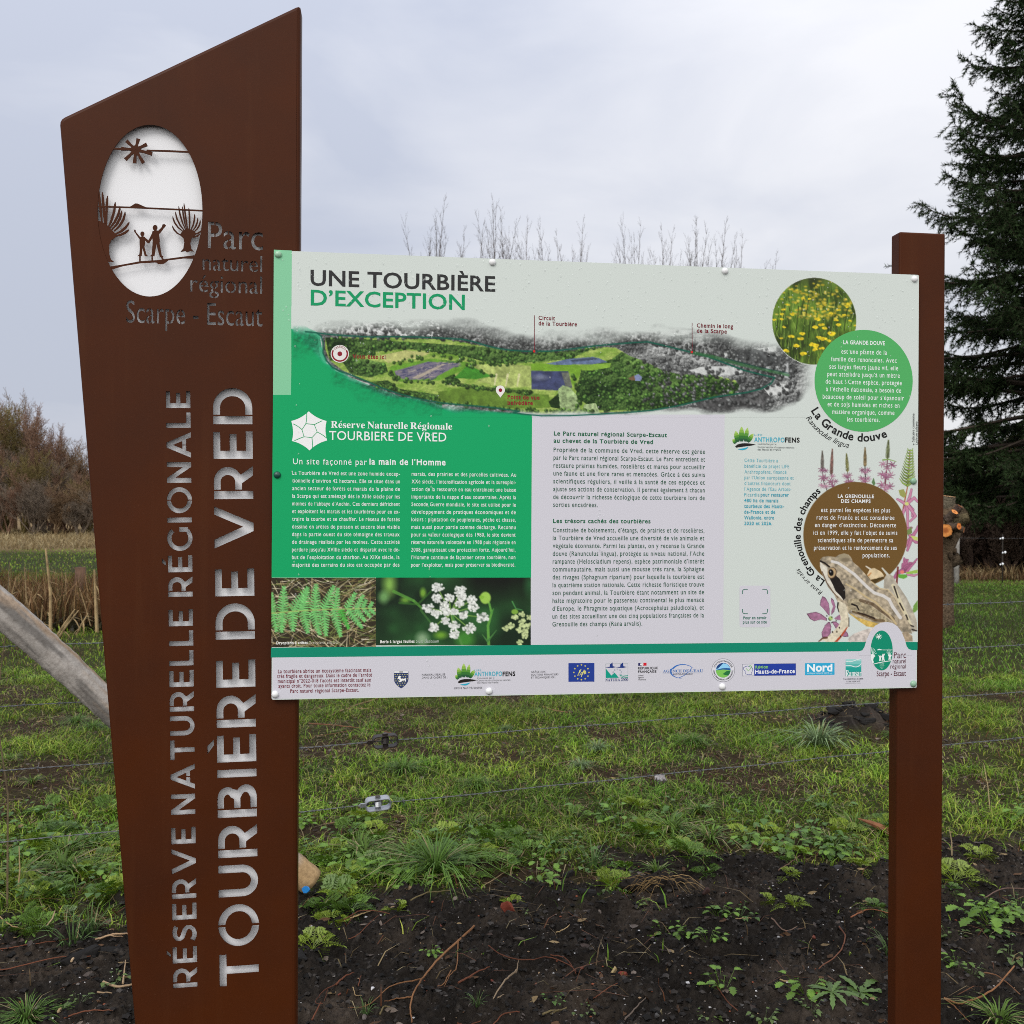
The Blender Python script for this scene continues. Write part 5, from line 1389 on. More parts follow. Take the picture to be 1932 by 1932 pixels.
# tree texture
def crowns(sx, sy, seed):
    a = fbm(X / sx, Y / sy, seed, 3, .6)
    b = fbm((X - sx * .25) / sx, (Y - sy * .45) / sy, seed, 3, .6)
    return np.clip(.5 + (b - a) * 3.0 + (a - .5) * .7, 0, 1)
tex = np.clip(crowns(9, 11, 3) * .55 + crowns(20, 15, 14) * .45, 0, 1); fine = crowns(6, 7, 8); big = fbm(X / 90, Y / 45, 31, 3)
def mixc(a, b, t): return np.array(a, float) + (np.array(b, float) - np.array(a, float)) * t[..., None]
grey = mixc((44, 45, 45), (206, 208, 206), np.clip(fine * .42 + tex * .28 + (big - .5) * 1.2 + .03, 0, 1))
tone = fbm(X / 170, Y / 60, 51, 3)
forest = mixc((14, 34, 10), (128, 166, 84), np.clip(tex * .42 + fine * .34 + (big - .5) * .5 + (tone - .5) * .9, 0, 1))
meadow = mixc((98, 136, 44), (176, 188, 108), np.clip(fbm(X / 40, Y / 14, 5, 4) * 1.5 - .3, 0, 1)) * (0.93 + .14 * fine[..., None])
full = (slice(0, X.shape[0]), slice(0, X.shape[1]))
def mask(Lp): return P.inside(full, Lp)
colm = mask(B2([(440, 700), (900, 702), (1300, 716), (1500, 750), (1700, 792), (1932, 802)]) + C2([(350, 797), (600, 765), (720, 772), (820, 830), (930, 870), (1050, 930), (1180, 962), (1400, 962), (1560, 1000), (1600, 1060), (1500, 1102), (1280, 1148), (1000, 1207), (600, 1228), (200, 1236), (0, 1216)]) + B2([(1650, 1192), (1250, 1152), (950, 1092), (740, 1006), (560, 930), (470, 860), (440, 780)]))
fm = mask(B2([(440, 695), (1932, 790)]) + C2([(600, 760), (400, 850), (200, 870), (0, 880)]) + B2([(1760, 880), (1600, 880), (1400, 830), (1200, 800), (1000, 780), (800, 800), (640, 860), (470, 860)]))
fm |= mask(B2([(560, 870), (700, 850), (860, 880), (880, 940), (760, 980), (620, 960)]))
fm |= mask(C2([(700, 850), (760, 800), (900, 860), (1050, 930), (1200, 960), (1400, 960), (1600, 1030), (1580, 1090), (1200, 1165), (950, 1210), (560, 1210), (440, 1100), (480, 920), (600, 880)]))
fm |= mask(B2([(760, 1010), (880, 1000), (960, 1060), (1230, 1100), (1240, 1190), (1000, 1150), (800, 1060)])) | mask(B2([(1280, 960), (1330, 945), (1390, 1010), (1380, 1030), (1280, 1030)]))
soft = lambda m, k=3: m.astype(float)
img = grey.copy()
img = np.where(colm[..., None], meadow, img)
img = np.where((colm & fm)[..., None], forest, img)
P.im = img
# pale village and fields, far left and far right
pale = mask(B2([(330, 575), (700, 560), (1240, 590), (1240, 690), (900, 690), (420, 660), (340, 620)]))
pk = pale & (fbm(X / 11, Y / 6, 71, 3) + (Y - 1290) / 160 > .52) & (fbm(X / 150, Y / 30, 72, 3) > .40)
P.im = np.where(pk[..., None], mixc((170, 170, 170), (222, 224, 222), fine), P.im)
P.poly(B2([(970, 655), (1210, 660), (1220, 685), (980, 688)]), (210, 212, 210))
P.poly(B2([(940, 632), (1200, 620), (1240, 650), (960, 655)]), (72, 74, 72), tex=(9, .5))
for L in ([(920, 660), (1120, 690), (1230, 680), (1260, 650), (1040, 640)], [(1230, 930), (1330, 905), (1560, 900), (1650, 930), (1560, 960), (1320, 965)], [(1360, 800), (1500, 810), (1540, 850), (1440, 830)], [(1700, 780), (1850, 760), (1850, 800), (1720, 800)]):
    P.poly(C2(L), (186, 188, 186), tex=(16, .14))
P.poly(C2([(1730, 915), (1932, 880), (1932, 990), (1800, 940)]), (168, 170, 170), tex=(20, .1)); P.poly(C2([(1760, 1060), (1860, 1020), (1932, 1030), (1932, 1090), (1800, 1110)]), (196, 198, 196), tex=(12, .12))
P.poly(C2([(1540, 800), (1700, 780), (1860, 830), (1900, 900), (1740, 905), (1560, 880)]), (76, 78, 78), tex=(16, .5))
P.poly(C2([(1260, 1150), (1500, 1110), (1740, 1070), (1820, 1120), (1760, 1190), (1400, 1215), (1250, 1190)]), (78, 78, 78), tex=(11, .6))
# single trees and hedges
Rt = random.Random(17)
def tree_dot(x, y, r, dark, light):
    P.ell(x + r * .25, y + r * .35, r, r * 1.05, np.array(dark), .85, 3)
    P.ell(x - r * .15, y - r * .2, r * .62, r * .6, np.array(light), .8, 3)
def ycurve(x, pts): return np.interp(x, [q[0] for q in pts], [q[1] for q in pts])
TOPL = loop_top = B2([(300, 660), (480, 680), (760, 698), (1080, 697), (1400, 713), (1560, 755), (1740, 790)]) + C2([(148, 797), (420, 780), (700, 748), (945, 731), (1255, 805), (1500, 885), (1835, 982)])
for q in range(900):
    x = Rt.uniform(1250, 3120); y = ycurve(x, TOPL) - abs(Rt.gauss(0, 34)) + 6
    v = Rt.uniform(.5, 1.3)
    tree_dot(x, y, Rt.uniform(3.5, 8), np.array((56, 58, 57)) * v, np.array((128, 130, 128)) * min(v, 1.2))
for q in range(520):
    x = Rt.uniform(2560, 3200); y = Rt.uniform(1390, 1620)
    if Rt.random() < .5 and y < 1500: continue
    v = Rt.uniform(.55, 1.3); tree_dot(x, y, Rt.uniform(4, 9), np.array((54, 55, 55)) * v, np.array((138, 140, 139)) * min(1.2, v))
for q in range(1500):
    x, y = Rt.uniform(1300, 3000), Rt.uniform(1330, 1640)
    j, i = int((y - P.y0) / (P.y1 - P.y0) * (X.shape[0] - 1)), int((x - P.x0) / (P.x1 - P.x0) * (X.shape[1] - 1))
    if not (colm[j, i] and fm[j, i]): continue
    v = Rt.uniform(.6, 1.35); tree_dot(x, y, Rt.uniform(4, 9), np.array((26, 50, 18)) * v, np.array((96, 136, 60)) * v)
# ponds, paths, fields
P.poly(B2([(800, 830), (1000, 790), (1180, 810), (1080, 850), (880, 880)]), (176, 178, 112), tex=(20, .16))
P.poly(B2([(900, 900), (1180, 850), (1420, 870), (1500, 890), (1240, 1000), (960, 1010), (890, 940)]), (96, 142, 46), tex=(20, .15))
P.poly(B2([(925, 935), (1160, 870), (1390, 884), (1200, 985), (1000, 1000), (935, 960)]), (112, 106, 122))
Rr = random.Random(9)
for q in range(170):
    x, y = Rr.uniform(930, 1380), Rr.uniform(872, 1000)
    if P.inside((slice(0, 1), slice(0, 1)), [(0, 0)]).size and ((x - 925) * -.28 + 940 - 8 < y + 55) and (y < 1000 - max(0, x - 1190) * .55) and y > 940 - (x - 925) * .28:
        P.stroke(B2([(x, y), (x + Rr.uniform(10, 40), y - Rr.uniform(2, 12))]), 4, 2, Rr.choice([(56, 60, 92), (168, 158, 146), (140, 132, 130), (70, 72, 104)]), .85)
P.poly(B2([(1045, 985), (1260, 885), (1290, 885), (1090, 990)]), (176, 164, 142), .8)
P.poly(B2([(1340, 985), (1440, 893), (1610, 972), (1500, 992)]), (62, 128, 40), tex=(14, .12))
P.poly(B2([(1450, 890), (1700, 885), (1880, 900), (1880, 1040), (1700, 1060), (1500, 1000), (1610, 970)]), (158, 172, 98), tex=(16, .3))
for x in (1640, 1720, 1800): P.stroke(B2([(x, 960), (x - 14, 1040)]), 9, 5, (206, 200, 160), .8)
P.poly(B2([(1230, 1080), (1420, 1050), (1640, 1070), (1700, 1080)]) + C2([(90, 1090), (250, 1100), (270, 1190), (100, 1200)]) + B2([(1650, 1190), (1400, 1165), (1240, 1150)]), (96, 126, 46), tex=(26, .28))
P.stroke(B2([(1380, 1030), (1500, 1050), (1640, 1065), (1890, 1085)]) + C2([(120, 1095)]), 14, 10, (54, 74, 34), .8)
P.poly(C2([(125, 885), (400, 880), (480, 900), (470, 960), (420, 1050), (400, 940), (130, 930)]), (110, 152, 44), tex=(20, .15))
P.poly(C2([(480, 890), (690, 880), (680, 910), (560, 930), (480, 930)]), (120, 158, 56), tex=(20, .15))
P.poly(C2([(128, 934), (388, 938), (416, 1050), (320, 1072), (130, 1062)]), (60, 66, 98), tex=(22, .25)); P.poly(C2([(340, 945), (390, 945), (414, 1045), (370, 1050)]), (112, 116, 96), .8, tex=(10, .3)); P.ell(2050 + 190 * .569, 950 + 980 * .569, 26, 10, (140, 146, 164), .6, 14)
P.poly(C2([(235, 885), (380, 852), (420, 848), (560, 836), (600, 845), (665, 872), (560, 888), (300, 892)]), (92, 108, 140), tex=(14, .2)); P.poly(C2([(400, 860), (560, 842), (600, 852), (420, 872)]), (52, 62, 80), .8)
P.poly(C2([(805, 988), (880, 956), (906, 978), (893, 1006), (830, 1000)]), (120, 130, 166)); P.poly(C2([(805, 988), (850, 966), (858, 1000), (830, 1000)]), (110, 84, 62))
P.poly(C2([(320, 1060), (350, 1035), (400, 1050), (450, 1110), (470, 1200), (330, 1215), (310, 1130)]), (140, 160, 112), tex=(10, .45)); P.poly(C2([(500, 1170), (580, 1160), (610, 1230), (480, 1236)]), (148, 166, 120), tex=(9, .45)); P.poly(C2([(250, 1150), (320, 1090), (330, 1200), (270, 1190)]), (26, 46, 18), tex=(10, .4))
P.stroke(B2([(370, 670), (402, 700), (410, 800), (430, 870), (490, 930), (600, 985), (740, 1030)]), 18, 10, (196, 200, 194), .9)
for hedge, n_h in ((B2([(880, 880), (1180, 812), (1500, 890)]), 26), (B2([(890, 940), (960, 1012), (1240, 1002), (1380, 1030)]), 40), (B2([(1380, 1030), (1640, 1065), (1890, 1085)]), 46), (B2([(740, 1010), (960, 1075), (1240, 1150), (1500, 1176), (1880, 1222)]), 80), (C2([(0, 1195), (240, 1210), (560, 1215)]), 40), (B2([(1390, 840), (1600, 880), (1760, 885)]), 24), (B2([(1440, 890), (1620, 972)]), 8), (C2([(420, 950), (470, 1100), (440, 1190)]), 24)):
    hx = np.array(hedge)
    for q in range(n_h):
        t = Rt.random() * (len(hx) - 1); k = int(t); pt = hx[k] + (hx[min(k + 1, len(hx) - 1)] - hx[k]) * (t - k) if k < len(hx) - 1 else hx[-1]
        v = Rt.uniform(.6, 1.3); tree_dot(pt[0] + Rt.gauss(0, 5), pt[1] + Rt.gauss(0, 4), Rt.uniform(3.5, 8.5), np.array((30, 54, 20)) * v, np.array((104, 142, 62)) * v)
P.im[:] = np.clip(P.im * (1 + (fbm(X / 5, Y / 4, 83, 2) - .5)[..., None] * .22), 0, 255)
# veil at the top and bottom
n_ = fbm(X / 110, Y / 40, 77, 3)
topy = np.interp(X, [1164, 1300, 1500, 1900, 2100, 2400, 2600, 2800, 3050, 3180, 3260], [1330, 1285, 1270, 1280, 1330, 1315, 1300, 1320, 1345, 1370, 1420])
tv = np.clip((topy + 62 + (n_ - .5) * 60 - Y) / 62, 0, 1)[..., None]
P.im = P.im * (1 - tv) + np.array(PALE) * tv
by = np.interp(X, [1164, 1250, 1300, 1400, 1560, 1760, 2000, 2200, 2480, 2750, 3050, 3180, 3260], [1330, 1400, 1460, 1520, 1590, 1625, 1640, 1652, 1648, 1640, 1640, 1600, 1540])
bv = np.clip((Y - by + (n_ - .5) * 46) / 22 + .5, 0, 1)[..., None]
P.im = P.im * (1 - bv) + ground * bv
# green wash left of the reserve path
gm = np.clip((mask(B2([(204, 560), (330, 640), (400, 670), (418, 780), (450, 880), (520, 940), (740, 1030), (960, 1110), (1260, 1170), (1260, 1250), (204, 1250)]))).astype(float), 0, 1)
dgrn = np.abs(Y - np.interp(X, [1164, 1290, 1340, 1480, 1640, 1780], [1340, 1360, 1480, 1545, 1590, 1615]))
near_ = np.clip(1.15 - dgrn / 75 + (fbm(X / 40, Y / 30, 61, 3) - .5) * 1.6, 0, 1)
k_ = np.interp(X, [1164, 1260, 1400, 1700], [1.0, .72, .55, .45]) * gm * np.clip((Y - 1300) / 40, 0, 1)
P.im = P.im * (1 - k_[..., None]) + (np.array(GREEN) * (1 - (1 - tex[..., None]) * .42 * near_[..., None])) * k_[..., None]
ed = np.clip((3250 - X) / 60, 0, 1)[..., None] * np.clip((X - 1166) / 10, 0, 1)[..., None]
P.im = P.im * ed + ground * (1 - ed)
# the walking loop
loop = B2([(300, 660), (340, 664), (480, 680), (620, 690), (760, 698), (900, 695), (1080, 697), (1260, 705), (1400, 713), (1480, 730), (1560, 755), (1640, 775), (1740, 790), (1850, 797)]) + C2([(148, 797), (240, 797), (330, 790), (420, 780), (550, 762), (700, 748), (820, 738), (945, 731), (1050, 755), (1150, 780), (1255, 805), (1380, 840), (1500, 885), (1620, 930), (1740, 960), (1835, 982)])
P.stroke(loop, 6, 6, (12, 84, 66), .92)
P.stroke(C2([(1835, 982), (1810, 1022), (1740, 1060), (1640, 1085), (1500, 1105), (1400, 1120), (1280, 1150), (1150, 1180), (980, 1210), (800, 1225), (600, 1238), (400, 1247), (200, 1248), (60, 1236), (0, 1226)]) + B2([(1800, 1216), (1650, 1195), (1500, 1180), (1380, 1172), (1250, 1158), (1100, 1130), (960, 1095), (840, 1055), (740, 1010), (640, 970), (540, 935), (490, 910), (450, 865), (425, 810), (425, 740), (410, 690), (380, 668)]), 6, 6, (12, 84, 66), .92)
P.stroke(C2([(1255, 806), (1400, 835), (1600, 890), (1800, 935), (1932, 965)]), 14, 10, (48, 100, 56), .7); P.stroke(C2([(1500, 850), (1740, 912), (1932, 950)]), 4, 3, (20, 60, 52), .8)
P.mesh('aerial_picture', 1.8)
# rain drops on the sheet
g = Geo(); R = random.Random(3)
for q in range(520):
    u = R.uniform(BU0 + .01, BU1 - .01); v = BV1 - .006 - abs(R.gauss(0, .11))
    if R.random() < .25: u = R.choice([BU0 + .33, BU0 + .70, BU0 + 1.27, BU0 + .05]) + R.gauss(0, .006); v = R.uniform(BV0 + .02, BV1 - .02)
    if v < BV0 + .01: continue
    r = R.uniform(.0010, .0022)
    n = 7
    V = [(u + r * math.cos(2 * PI * k / n), -.0012, v + r * 1.25 * math.sin(2 * PI * k / n)) for k in range(n)] + [(u + r * .6 * math.cos(2 * PI * k / n), -.0012 - r * .35, v + r * .75 * math.sin(2 * PI * k / n)) for k in range(n)]
    F = [(k, (k + 1) % n, n + (k + 1) % n, n + k) for k in range(n)] + [tuple(range(n, 2 * n))]
    g.add(V, F)
M_DROP = bpy.data.materials.new('rain_drop'); M_DROP.use_nodes = True
_b = M_DROP.node_tree.nodes['Principled BSDF']; _b.inputs['Base Color'].default_value = (.72, .76, .76, 1); _b.inputs['Alpha'].default_value = .20; _b.inputs['Roughness'].default_value = .08
o = link('rain_drops', g.mesh('rain_drops', M_DROP, True), board); o['kind'] = 'stuff'
bpy.data.objects.remove(_to)
# ------------------------------------------------------------------ ground
_b = np.array([gpt(x, y)[:2] for x, y in ((-300, 1775), (0, 1768), (230, 1728), (570, 1702), (760, 1690), (1000, 1668), (1180, 1652), (1300, 1600), (1500, 1622), (1680, 1640), (1790, 1600), (1932, 1612), (2300, 1590))])
def soil_mask(x, y):
    yb = np.interp(x, _b[:, 0], _b[:, 1])
    n = (fbm(x * 2.2, y * 2.2, 41, 4) - .5) * .9 + (fbm(x * 9, y * 9, 44, 3) - .5) * .55
    return sstep(.10, -.14, y - yb + n)
def hgt(x, y):
    x = np.asarray(x, float); y = np.asarray(y, float)
    s = soil_mask(x, y)
    near = np.clip((16 - y) / 8, 0, 1)
    z = (fbm(x * .35, y * .35, 61, 3) - .5) * .10 * near
    z = z + (fbm(x * 1.6, y * 1.6, 62, 3) - .5) * .05 * near
    c = fbm(x * 7, y * 7, 63, 4)
    k = np.abs(fbm(x * 22, y * 22, 65, 4) - .5) * 2
    z = z + s * ((c - .5) * .12 + (.5 - k) * .036 + np.abs(fbm(x * 38, y * 38, 66, 4, .6) - .5) * .085 + (fbm(x * 110, y * 110, 69, 2) - .5) * .012)
    z = z + (1 - s) * near * (fbm(x * 12, y * 12, 68, 2) - .5) * .03
    # spoil heap in the meadow
    mh = np.exp(-(((x - MH[0]) / .34) ** 2 + ((y - MH[1]) / .26) ** 2))
    z = z + mh * (.13 + (fbm(x * 14, y * 14, 70, 3) - .5) * .12)
    return z
MH = gpt(1612, 1372)
def graded(lo, a, b, hi, fine, n1, n2):
    L = a - (np.geomspace(1, 1 + (a - lo), n1)[::-1][:-1] - 1) if n1 else np.array([])
    R_ = b + (np.geomspace(1, 1 + (hi - b), n2)[1:] - 1)
    return np.concatenate([L, np.arange(a, b, fine), R_])
xs = graded(-420, -2.5, 3.0, 420, .0078, 90, 90)
ys = np.concatenate([np.arange(-12, 2.4, .6), np.arange(2.4, 2.8, .05), np.arange(2.8, 4.9, .0075), 4.9 + np.geomspace(.01, 600, 170)])
GX, GY = np.meshgrid(xs, ys)
GZ = hgt(GX, GY)
sm = soil_mask(GX, GY)
far = GY
nb = fbm(GX * .9, GY * .9, 81, 4); nf = fbm(GX * 12, GY * 12, 83, 3)
soilc = np.array([.0185, .0155, .0130]) + (np.array([.075, .060, .048]) - .0125) * np.clip((fbm(GX * 4, GY * 4, 85, 5, .6) - .42) * 2.2, 0, 1)[..., None] ** 1.2 + np.array([.05, .045, .04]) * np.clip((fbm(GX * 55, GY * 55, 89, 2) - .74) * 5, 0, 1)[..., None]
grassc = np.array([.022, .025, .008]) + (np.array([.046, .056, .012]) - np.array([.022, .025, .008])) * np.clip(nb * 1.6 - .3, 0, 1)[..., None]
mud = np.clip((fbm(GX * 1.4, GY * 1.9, 87, 4) - .48) * 5, 0, 1)[..., None] * np.clip((13 - GY) / 3, 0, 1)[..., None]
grassc = grassc * (1 - mud) + np.array([.034, .022, .011]) * mud
dry = (sstep(34, 40, GY) * (GX < 2) + sstep(22, 23.5, GY) * (GX >= 2))[..., None]
grassc = grassc * (1 - dry) + np.array([.22, .155, .075]) * dry
mhm = np.exp(-(((GX - MH[0]) / .36) ** 2 + ((GY - MH[1]) / .28) ** 2)); mhm = sstep(.25, .5, mhm)
s2 = np.maximum(sm, mhm)[..., None]
gc = grassc * (1 - s2) + soilc * s2
ny, nx = GX.shape
i, j = np.meshgrid(np.arange(nx - 1), np.arange(ny - 1))
bq = (j * nx + i).ravel()
Fq = np.stack([bq, bq + 1, bq + nx + 1, bq + nx], 1)
M_GROUND = mat('earth_and_turf', rough=.85, spec=.09, attr=True, noise=(55, (.55, .52, .5), .38, .66), bump=(170, .9, .008))
o = link('ground', np_mesh('ground', np.stack([GX, GY, GZ], -1).reshape(-1, 3), Fq.ravel(), np.arange(len(Fq)) * 4, np.full(len(Fq), 4), M_GROUND, gc.reshape(-1, 3), True))
o['kind'] = 'structure'

# ------------------------------------------------------------------ blades
def blades(name, x, y, h, w, lean, az, col, m=M_BLADE, z=None, kink=.55, tipdrop=0.0, root=.65):
    n = len(x)
    z = hgt(x, y) if z is None else z
    wx, wy = -np.sin(az), np.cos(az)
    dx, dy = np.cos(az), np.sin(az)
    tw = RNG.uniform(-1.2, 1.2, n)                      # twist the blade face off its lean direction
    ax = wx * np.cos(tw) + dx * np.sin(tw); ay = wy * np.cos(tw) + dy * np.sin(tw)
    V = np.zeros((n, 5, 3))
    hm = h * kink; lm = lean * kink * .55
    for k, s in ((0, -1), (1, 1)):
        V[:, k] = np.stack([x + ax * w * .5 * s, y + ay * w * .5 * s, z - .008], 1)
        V[:, 2 + k] = np.stack([x + dx * lm + ax * w * .42 * s, y + dy * lm + ay * w * .42 * s, z + hm * (1 - .15 * np.clip(lean / (h + 1e-6), 0, 2))], 1)
    V[:, 4] = np.stack([x + dx * lean, y + dy * lean, z + np.maximum(.004, h * (1 - tipdrop) - .28 * lean)], 1)
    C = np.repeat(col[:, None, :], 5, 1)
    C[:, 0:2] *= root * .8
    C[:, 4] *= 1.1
    b = (np.arange(n) * 5)[:, None]
    L = np.concatenate([b + np.array([[0, 1, 3, 2]]), b + np.array([[2, 3, 4]])], 1)
    st = np.stack([np.arange(n) * 7, np.arange(n) * 7 + 4], 1).ravel()
    tot = np.tile([4, 3], n)
    return np_mesh(name, V.reshape(-1, 3), L.ravel(), st, tot, m, C.reshape(-1, 3))
def scatter(n, y0, y1, pw=1.0, k=.60, m=.7):
    u = RNG.random(n)
    a = k; # area weighted in y
    y = np.sqrt(u * ((y1 + m / k) ** 2 - (y0 + m / k) ** 2) + (y0 + m / k) ** 2) - m / k
    x = RNG.uniform(-1, 1, n) * (k * y + m)
    return x, y
GREENS = np.array([[.105, .195, .012], [.155, .265, .018], [.066, .145, .010], [.205, .30, .045], [.120, .215, .024], [.28, .33, .055]])
STRAW = np.array([[.28, .21, .105], [.20, .145, .07], [.33, .27, .15], [.12, .08, .04]])
def grass_cols(n, straw, x, y):
    c = GREENS[RNG.integers(0, len(GREENS), n)] * RNG.uniform(.75, 1.25, (n, 1))
    t = fbm(x * .8, y * .8, 91, 3)
    c = c * (0.32 + 1.62 * np.clip(t, .1, 1)[:, None])
    c *= np.array([1, 1, 1]) + np.array([.25, .0, .0]) * (fbm(x * 2.1, y * 2.1, 92, 3) - .5)[:, None] * 2
    s = RNG.random(n) < straw
    c[s] = STRAW[RNG.integers(0, len(STRAW), s.sum())] * RNG.uniform(.7, 1.1, (s.sum(), 1))
    return c, s
# close meadow
x, y = scatter(330000, 3.2, 9.5)
den = np.maximum((1 - soil_mask(x, y)) ** 1.6, .05 * (fbm(x * 6, y * 6, 99, 2) > .62))
clump = fbm(x * 5, y * 5, 93, 3)
worn = np.clip((fbm(x * 1.4, y * 1.9, 87, 4) - .48) * 5, 0, 1)
keep = RNG.random(len(x)) < den * (.30 + 1.5 * np.clip(clump - .30, 0, 1)) * (1 - .66 * worn) * np.where(np.hypot((x - MH[0]) / .36, (y - MH[1]) / .28) < 1.1, .06, 1)
x, y, clump, worn = x[keep], y[keep], clump[keep], worn[keep]
n = len(x)
c, s = grass_cols(n, .12 + .38 * worn, x, y)
h = RNG.gamma(3.2, .0165, n) * (.25 + 1.25 * clump); h[s] *= .5
h = np.minimum(h, .085) * (1 - .45 * worn); ln = h * RNG.uniform(.6, 1.7, n); ln[s] = RNG.uniform(.03, .13, s.sum())
azm = RNG.uniform(0, 2 * PI, n)
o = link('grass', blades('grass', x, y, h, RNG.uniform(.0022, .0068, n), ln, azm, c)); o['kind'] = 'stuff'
# middle and far meadow
x, y = scatter(190000, 9.3, 24)
keep = RNG.random(len(x)) < (.45 + .9 * np.clip(fbm(x * 2, y * 2, 95, 3) - .2, 0, 1))
x, y = x[keep], y[keep]; n = len(x)
c, s = grass_cols(n, .16, x, y); c *= np.where(x[:, None] < -1.5, np.array([[1.05, 1.0, .9]]), np.array([[.66, .80, .9]]))
h = RNG.gamma(5, .0095, n)
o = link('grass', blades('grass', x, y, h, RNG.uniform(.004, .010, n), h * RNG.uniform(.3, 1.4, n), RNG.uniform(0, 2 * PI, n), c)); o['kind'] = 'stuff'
x, y = scatter(90000, 23, 68)
dr = np.where(x < 2, y > 37 + 5 * (fbm(x * .2, y * .2, 97, 2) - .5) * 2, y > 22.5)
n = len(x)
c, s = grass_cols(n, .12, x, y)
c[dr] = STRAW[RNG.integers(0, 3, dr.sum())] * RNG.uniform(.75, 1.3, (dr.sum(), 1))
h = RNG.gamma(5, .011, n); h[dr] *= 5.0
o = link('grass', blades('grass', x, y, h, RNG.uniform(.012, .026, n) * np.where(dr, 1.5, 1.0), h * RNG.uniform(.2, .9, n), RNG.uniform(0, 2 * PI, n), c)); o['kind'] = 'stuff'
# fallen straw and thin stalks lying in the turf
x, y = scatter(11000, 3.0, 10)
kp_ = RNG.random(len(x)) > .72 * soil_mask(x, y)
x, y = x[kp_], y[kp_]
n = len(x)
c = STRAW[RNG.integers(0, 4, n)] * RNG.uniform(.6, 1.15, (n, 1)); rr = RNG.random(n) < .3
c[rr] = np.array([.12, .05, .025]) * RNG.uniform(.7, 1.3, (rr.sum(), 1))
L = RNG.gamma(2.5, .05, n)
o = link('straw', blades('straw', x, y, np.full(n, .03) + RNG.uniform(0, .03, n), RNG.uniform(.003, .0055, n), L, RNG.uniform(0, 2 * PI, n), c, z=hgt(x, y) + .012, root=1.0)); o['kind'] = 'stuff'

# ------------------------------------------------------------------ crumbs, grit and dead leaves on the soil
def crumbs(name, n, y0, y1, smin, smax, cols, wts, flat=.7, soil_only=True, lift=.2):
    x, y = scatter(n * 3, y0, y1, k=.58, m=.4)
    kp = soil_mask(x, y) > .5 if soil_only else np.ones(len(x), bool)
    x, y = x[kp][:n], y[kp][:n]; n = len(x)
    base = np.array([[1, 0, 0], [0, 1, 0], [-1, 0, 0], [0, -1, 0], [.0, 0, 1], [0, 0, -1], [.6, .6, .5], [-.6, .55, .55], [-.55, -.6, .5], [.6, -.55, .45]], float)
    fc = [(0, 6, 4), (6, 1, 4), (1, 7, 4), (7, 2, 4), (2, 8, 4), (8, 3, 4), (3, 9, 4), (9, 0, 4), (0, 5, 1), (1, 5, 2), (2, 5, 3), (3, 5, 0), (0, 1, 6), (1, 2, 7), (2, 3, 8), (3, 0, 9)]
    m = len(base)
    sz = smin * (smax / smin) ** (RNG.random(n) ** 2.2)
    a = RNG.uniform(0, 2 * PI, n)
    J = base[None] * RNG.uniform(.65, 1.2, (n, m, 3)) * sz[:, None, None]
    J[..., 2] *= flat
    ca, sa = np.cos(a)[:, None], np.sin(a)[:, None]
    V = np.stack([J[..., 0] * ca - J[..., 1] * sa + x[:, None], J[..., 0] * sa + J[..., 1] * ca + y[:, None], J[..., 2] + (hgt(x, y) + sz * lift)[:, None]], -1)
    ci = RNG.choice(len(cols), n, p=np.array(wts) / sum(wts))
    C = np.repeat((np.array(cols)[ci] * RNG.uniform(.75, 1.25, (n, 1)))[:, None], m, 1)
    F = np.array(fc)[None] + (np.arange(n) * m)[:, None, None]
    k = F.shape[0] * F.shape[1]
    o = link(name, np_mesh(name, V.reshape(-1, 3), F.reshape(-1), np.arange(k) * 3, np.full(k, 3), M_STONE, C.reshape(-1, 3)))
    o['kind'] = 'stuff'
crumbs('soil_crumbs', 26000, 2.5, 5.2, .0016, .016, [(.017, .015, .014), (.034, .030, .027), (.009, .0085, .0082), (.05, .045, .042)], [5, 3, 5, 1], lift=.05)
crumbs('grit', 5200, 2.5, 5.0, .0016, .0065, [(.46, .46, .46), (.17, .155, .145), (.24, .075, .04), (.36, .25, .15), (.09, .08, .072)], [2.0, 4, 1.2, 1.5, 5])
# dead leaves
def leaf_sheet(name, x, y, sz, cols, kind='stuff'):
    n = len(x); a = RNG.uniform(0, 2 * PI, n)
    P_ = np.array([[-1, 0, .0], [-.4, .36, .12], [.4, .34, .10], [1.0, .0, .22], [.4, -.34, .14], [-.4, -.36, .05], [0, 0, -.02]], float)
    J = np.repeat(P_[None], n, 0) * RNG.uniform(.75, 1.25, (n, 7, 3)) * sz[:, None, None]
    t = RNG.normal(0, .5, n)[:, None]
    X_ = J[..., 0]; Y_ = J[..., 1] * np.cos(t) - J[..., 2] * np.sin(t); Z_ = J[..., 1] * np.sin(t) + J[..., 2] * np.cos(t)
    ca, sa = np.cos(a)[:, None], np.sin(a)[:, None]
    V = np.stack([X_ * ca - Y_ * sa + x[:, None], X_ * sa + Y_ * ca + y[:, None], Z_ + (hgt(x, y) + sz * .22)[:, None]], -1)
    F = np.array([[0, 6, 1], [1, 6, 2], [2, 6, 3], [3, 6, 4], [4, 6, 5], [5, 6, 0]])[None] + (np.arange(n) * 7)[:, None, None]
    k = F.shape[0] * 6
    o = link(name, np_mesh(name, V.reshape(-1, 3), F.reshape(-1), np.arange(k) * 3, np.full(k, 3), M_STONE, np.repeat(cols[:, None], 7, 1).reshape(-1, 3)))
    o['kind'] = kind
x, y = scatter(3600, 2.6, 7.5, k=.58, m=.4); n = len(x)
DL = np.array([[.12, .10, .09], [.19, .155, .13], [.10, .055, .03], [.06, .045, .04], [.26, .19, .10]])
leaf_sheet('leaf_litter', x, y, RNG.uniform(.006, .024, n), DL[RNG.integers(0, 5, n)] * RNG.uniform(.6, 1.1, (n, 1)))

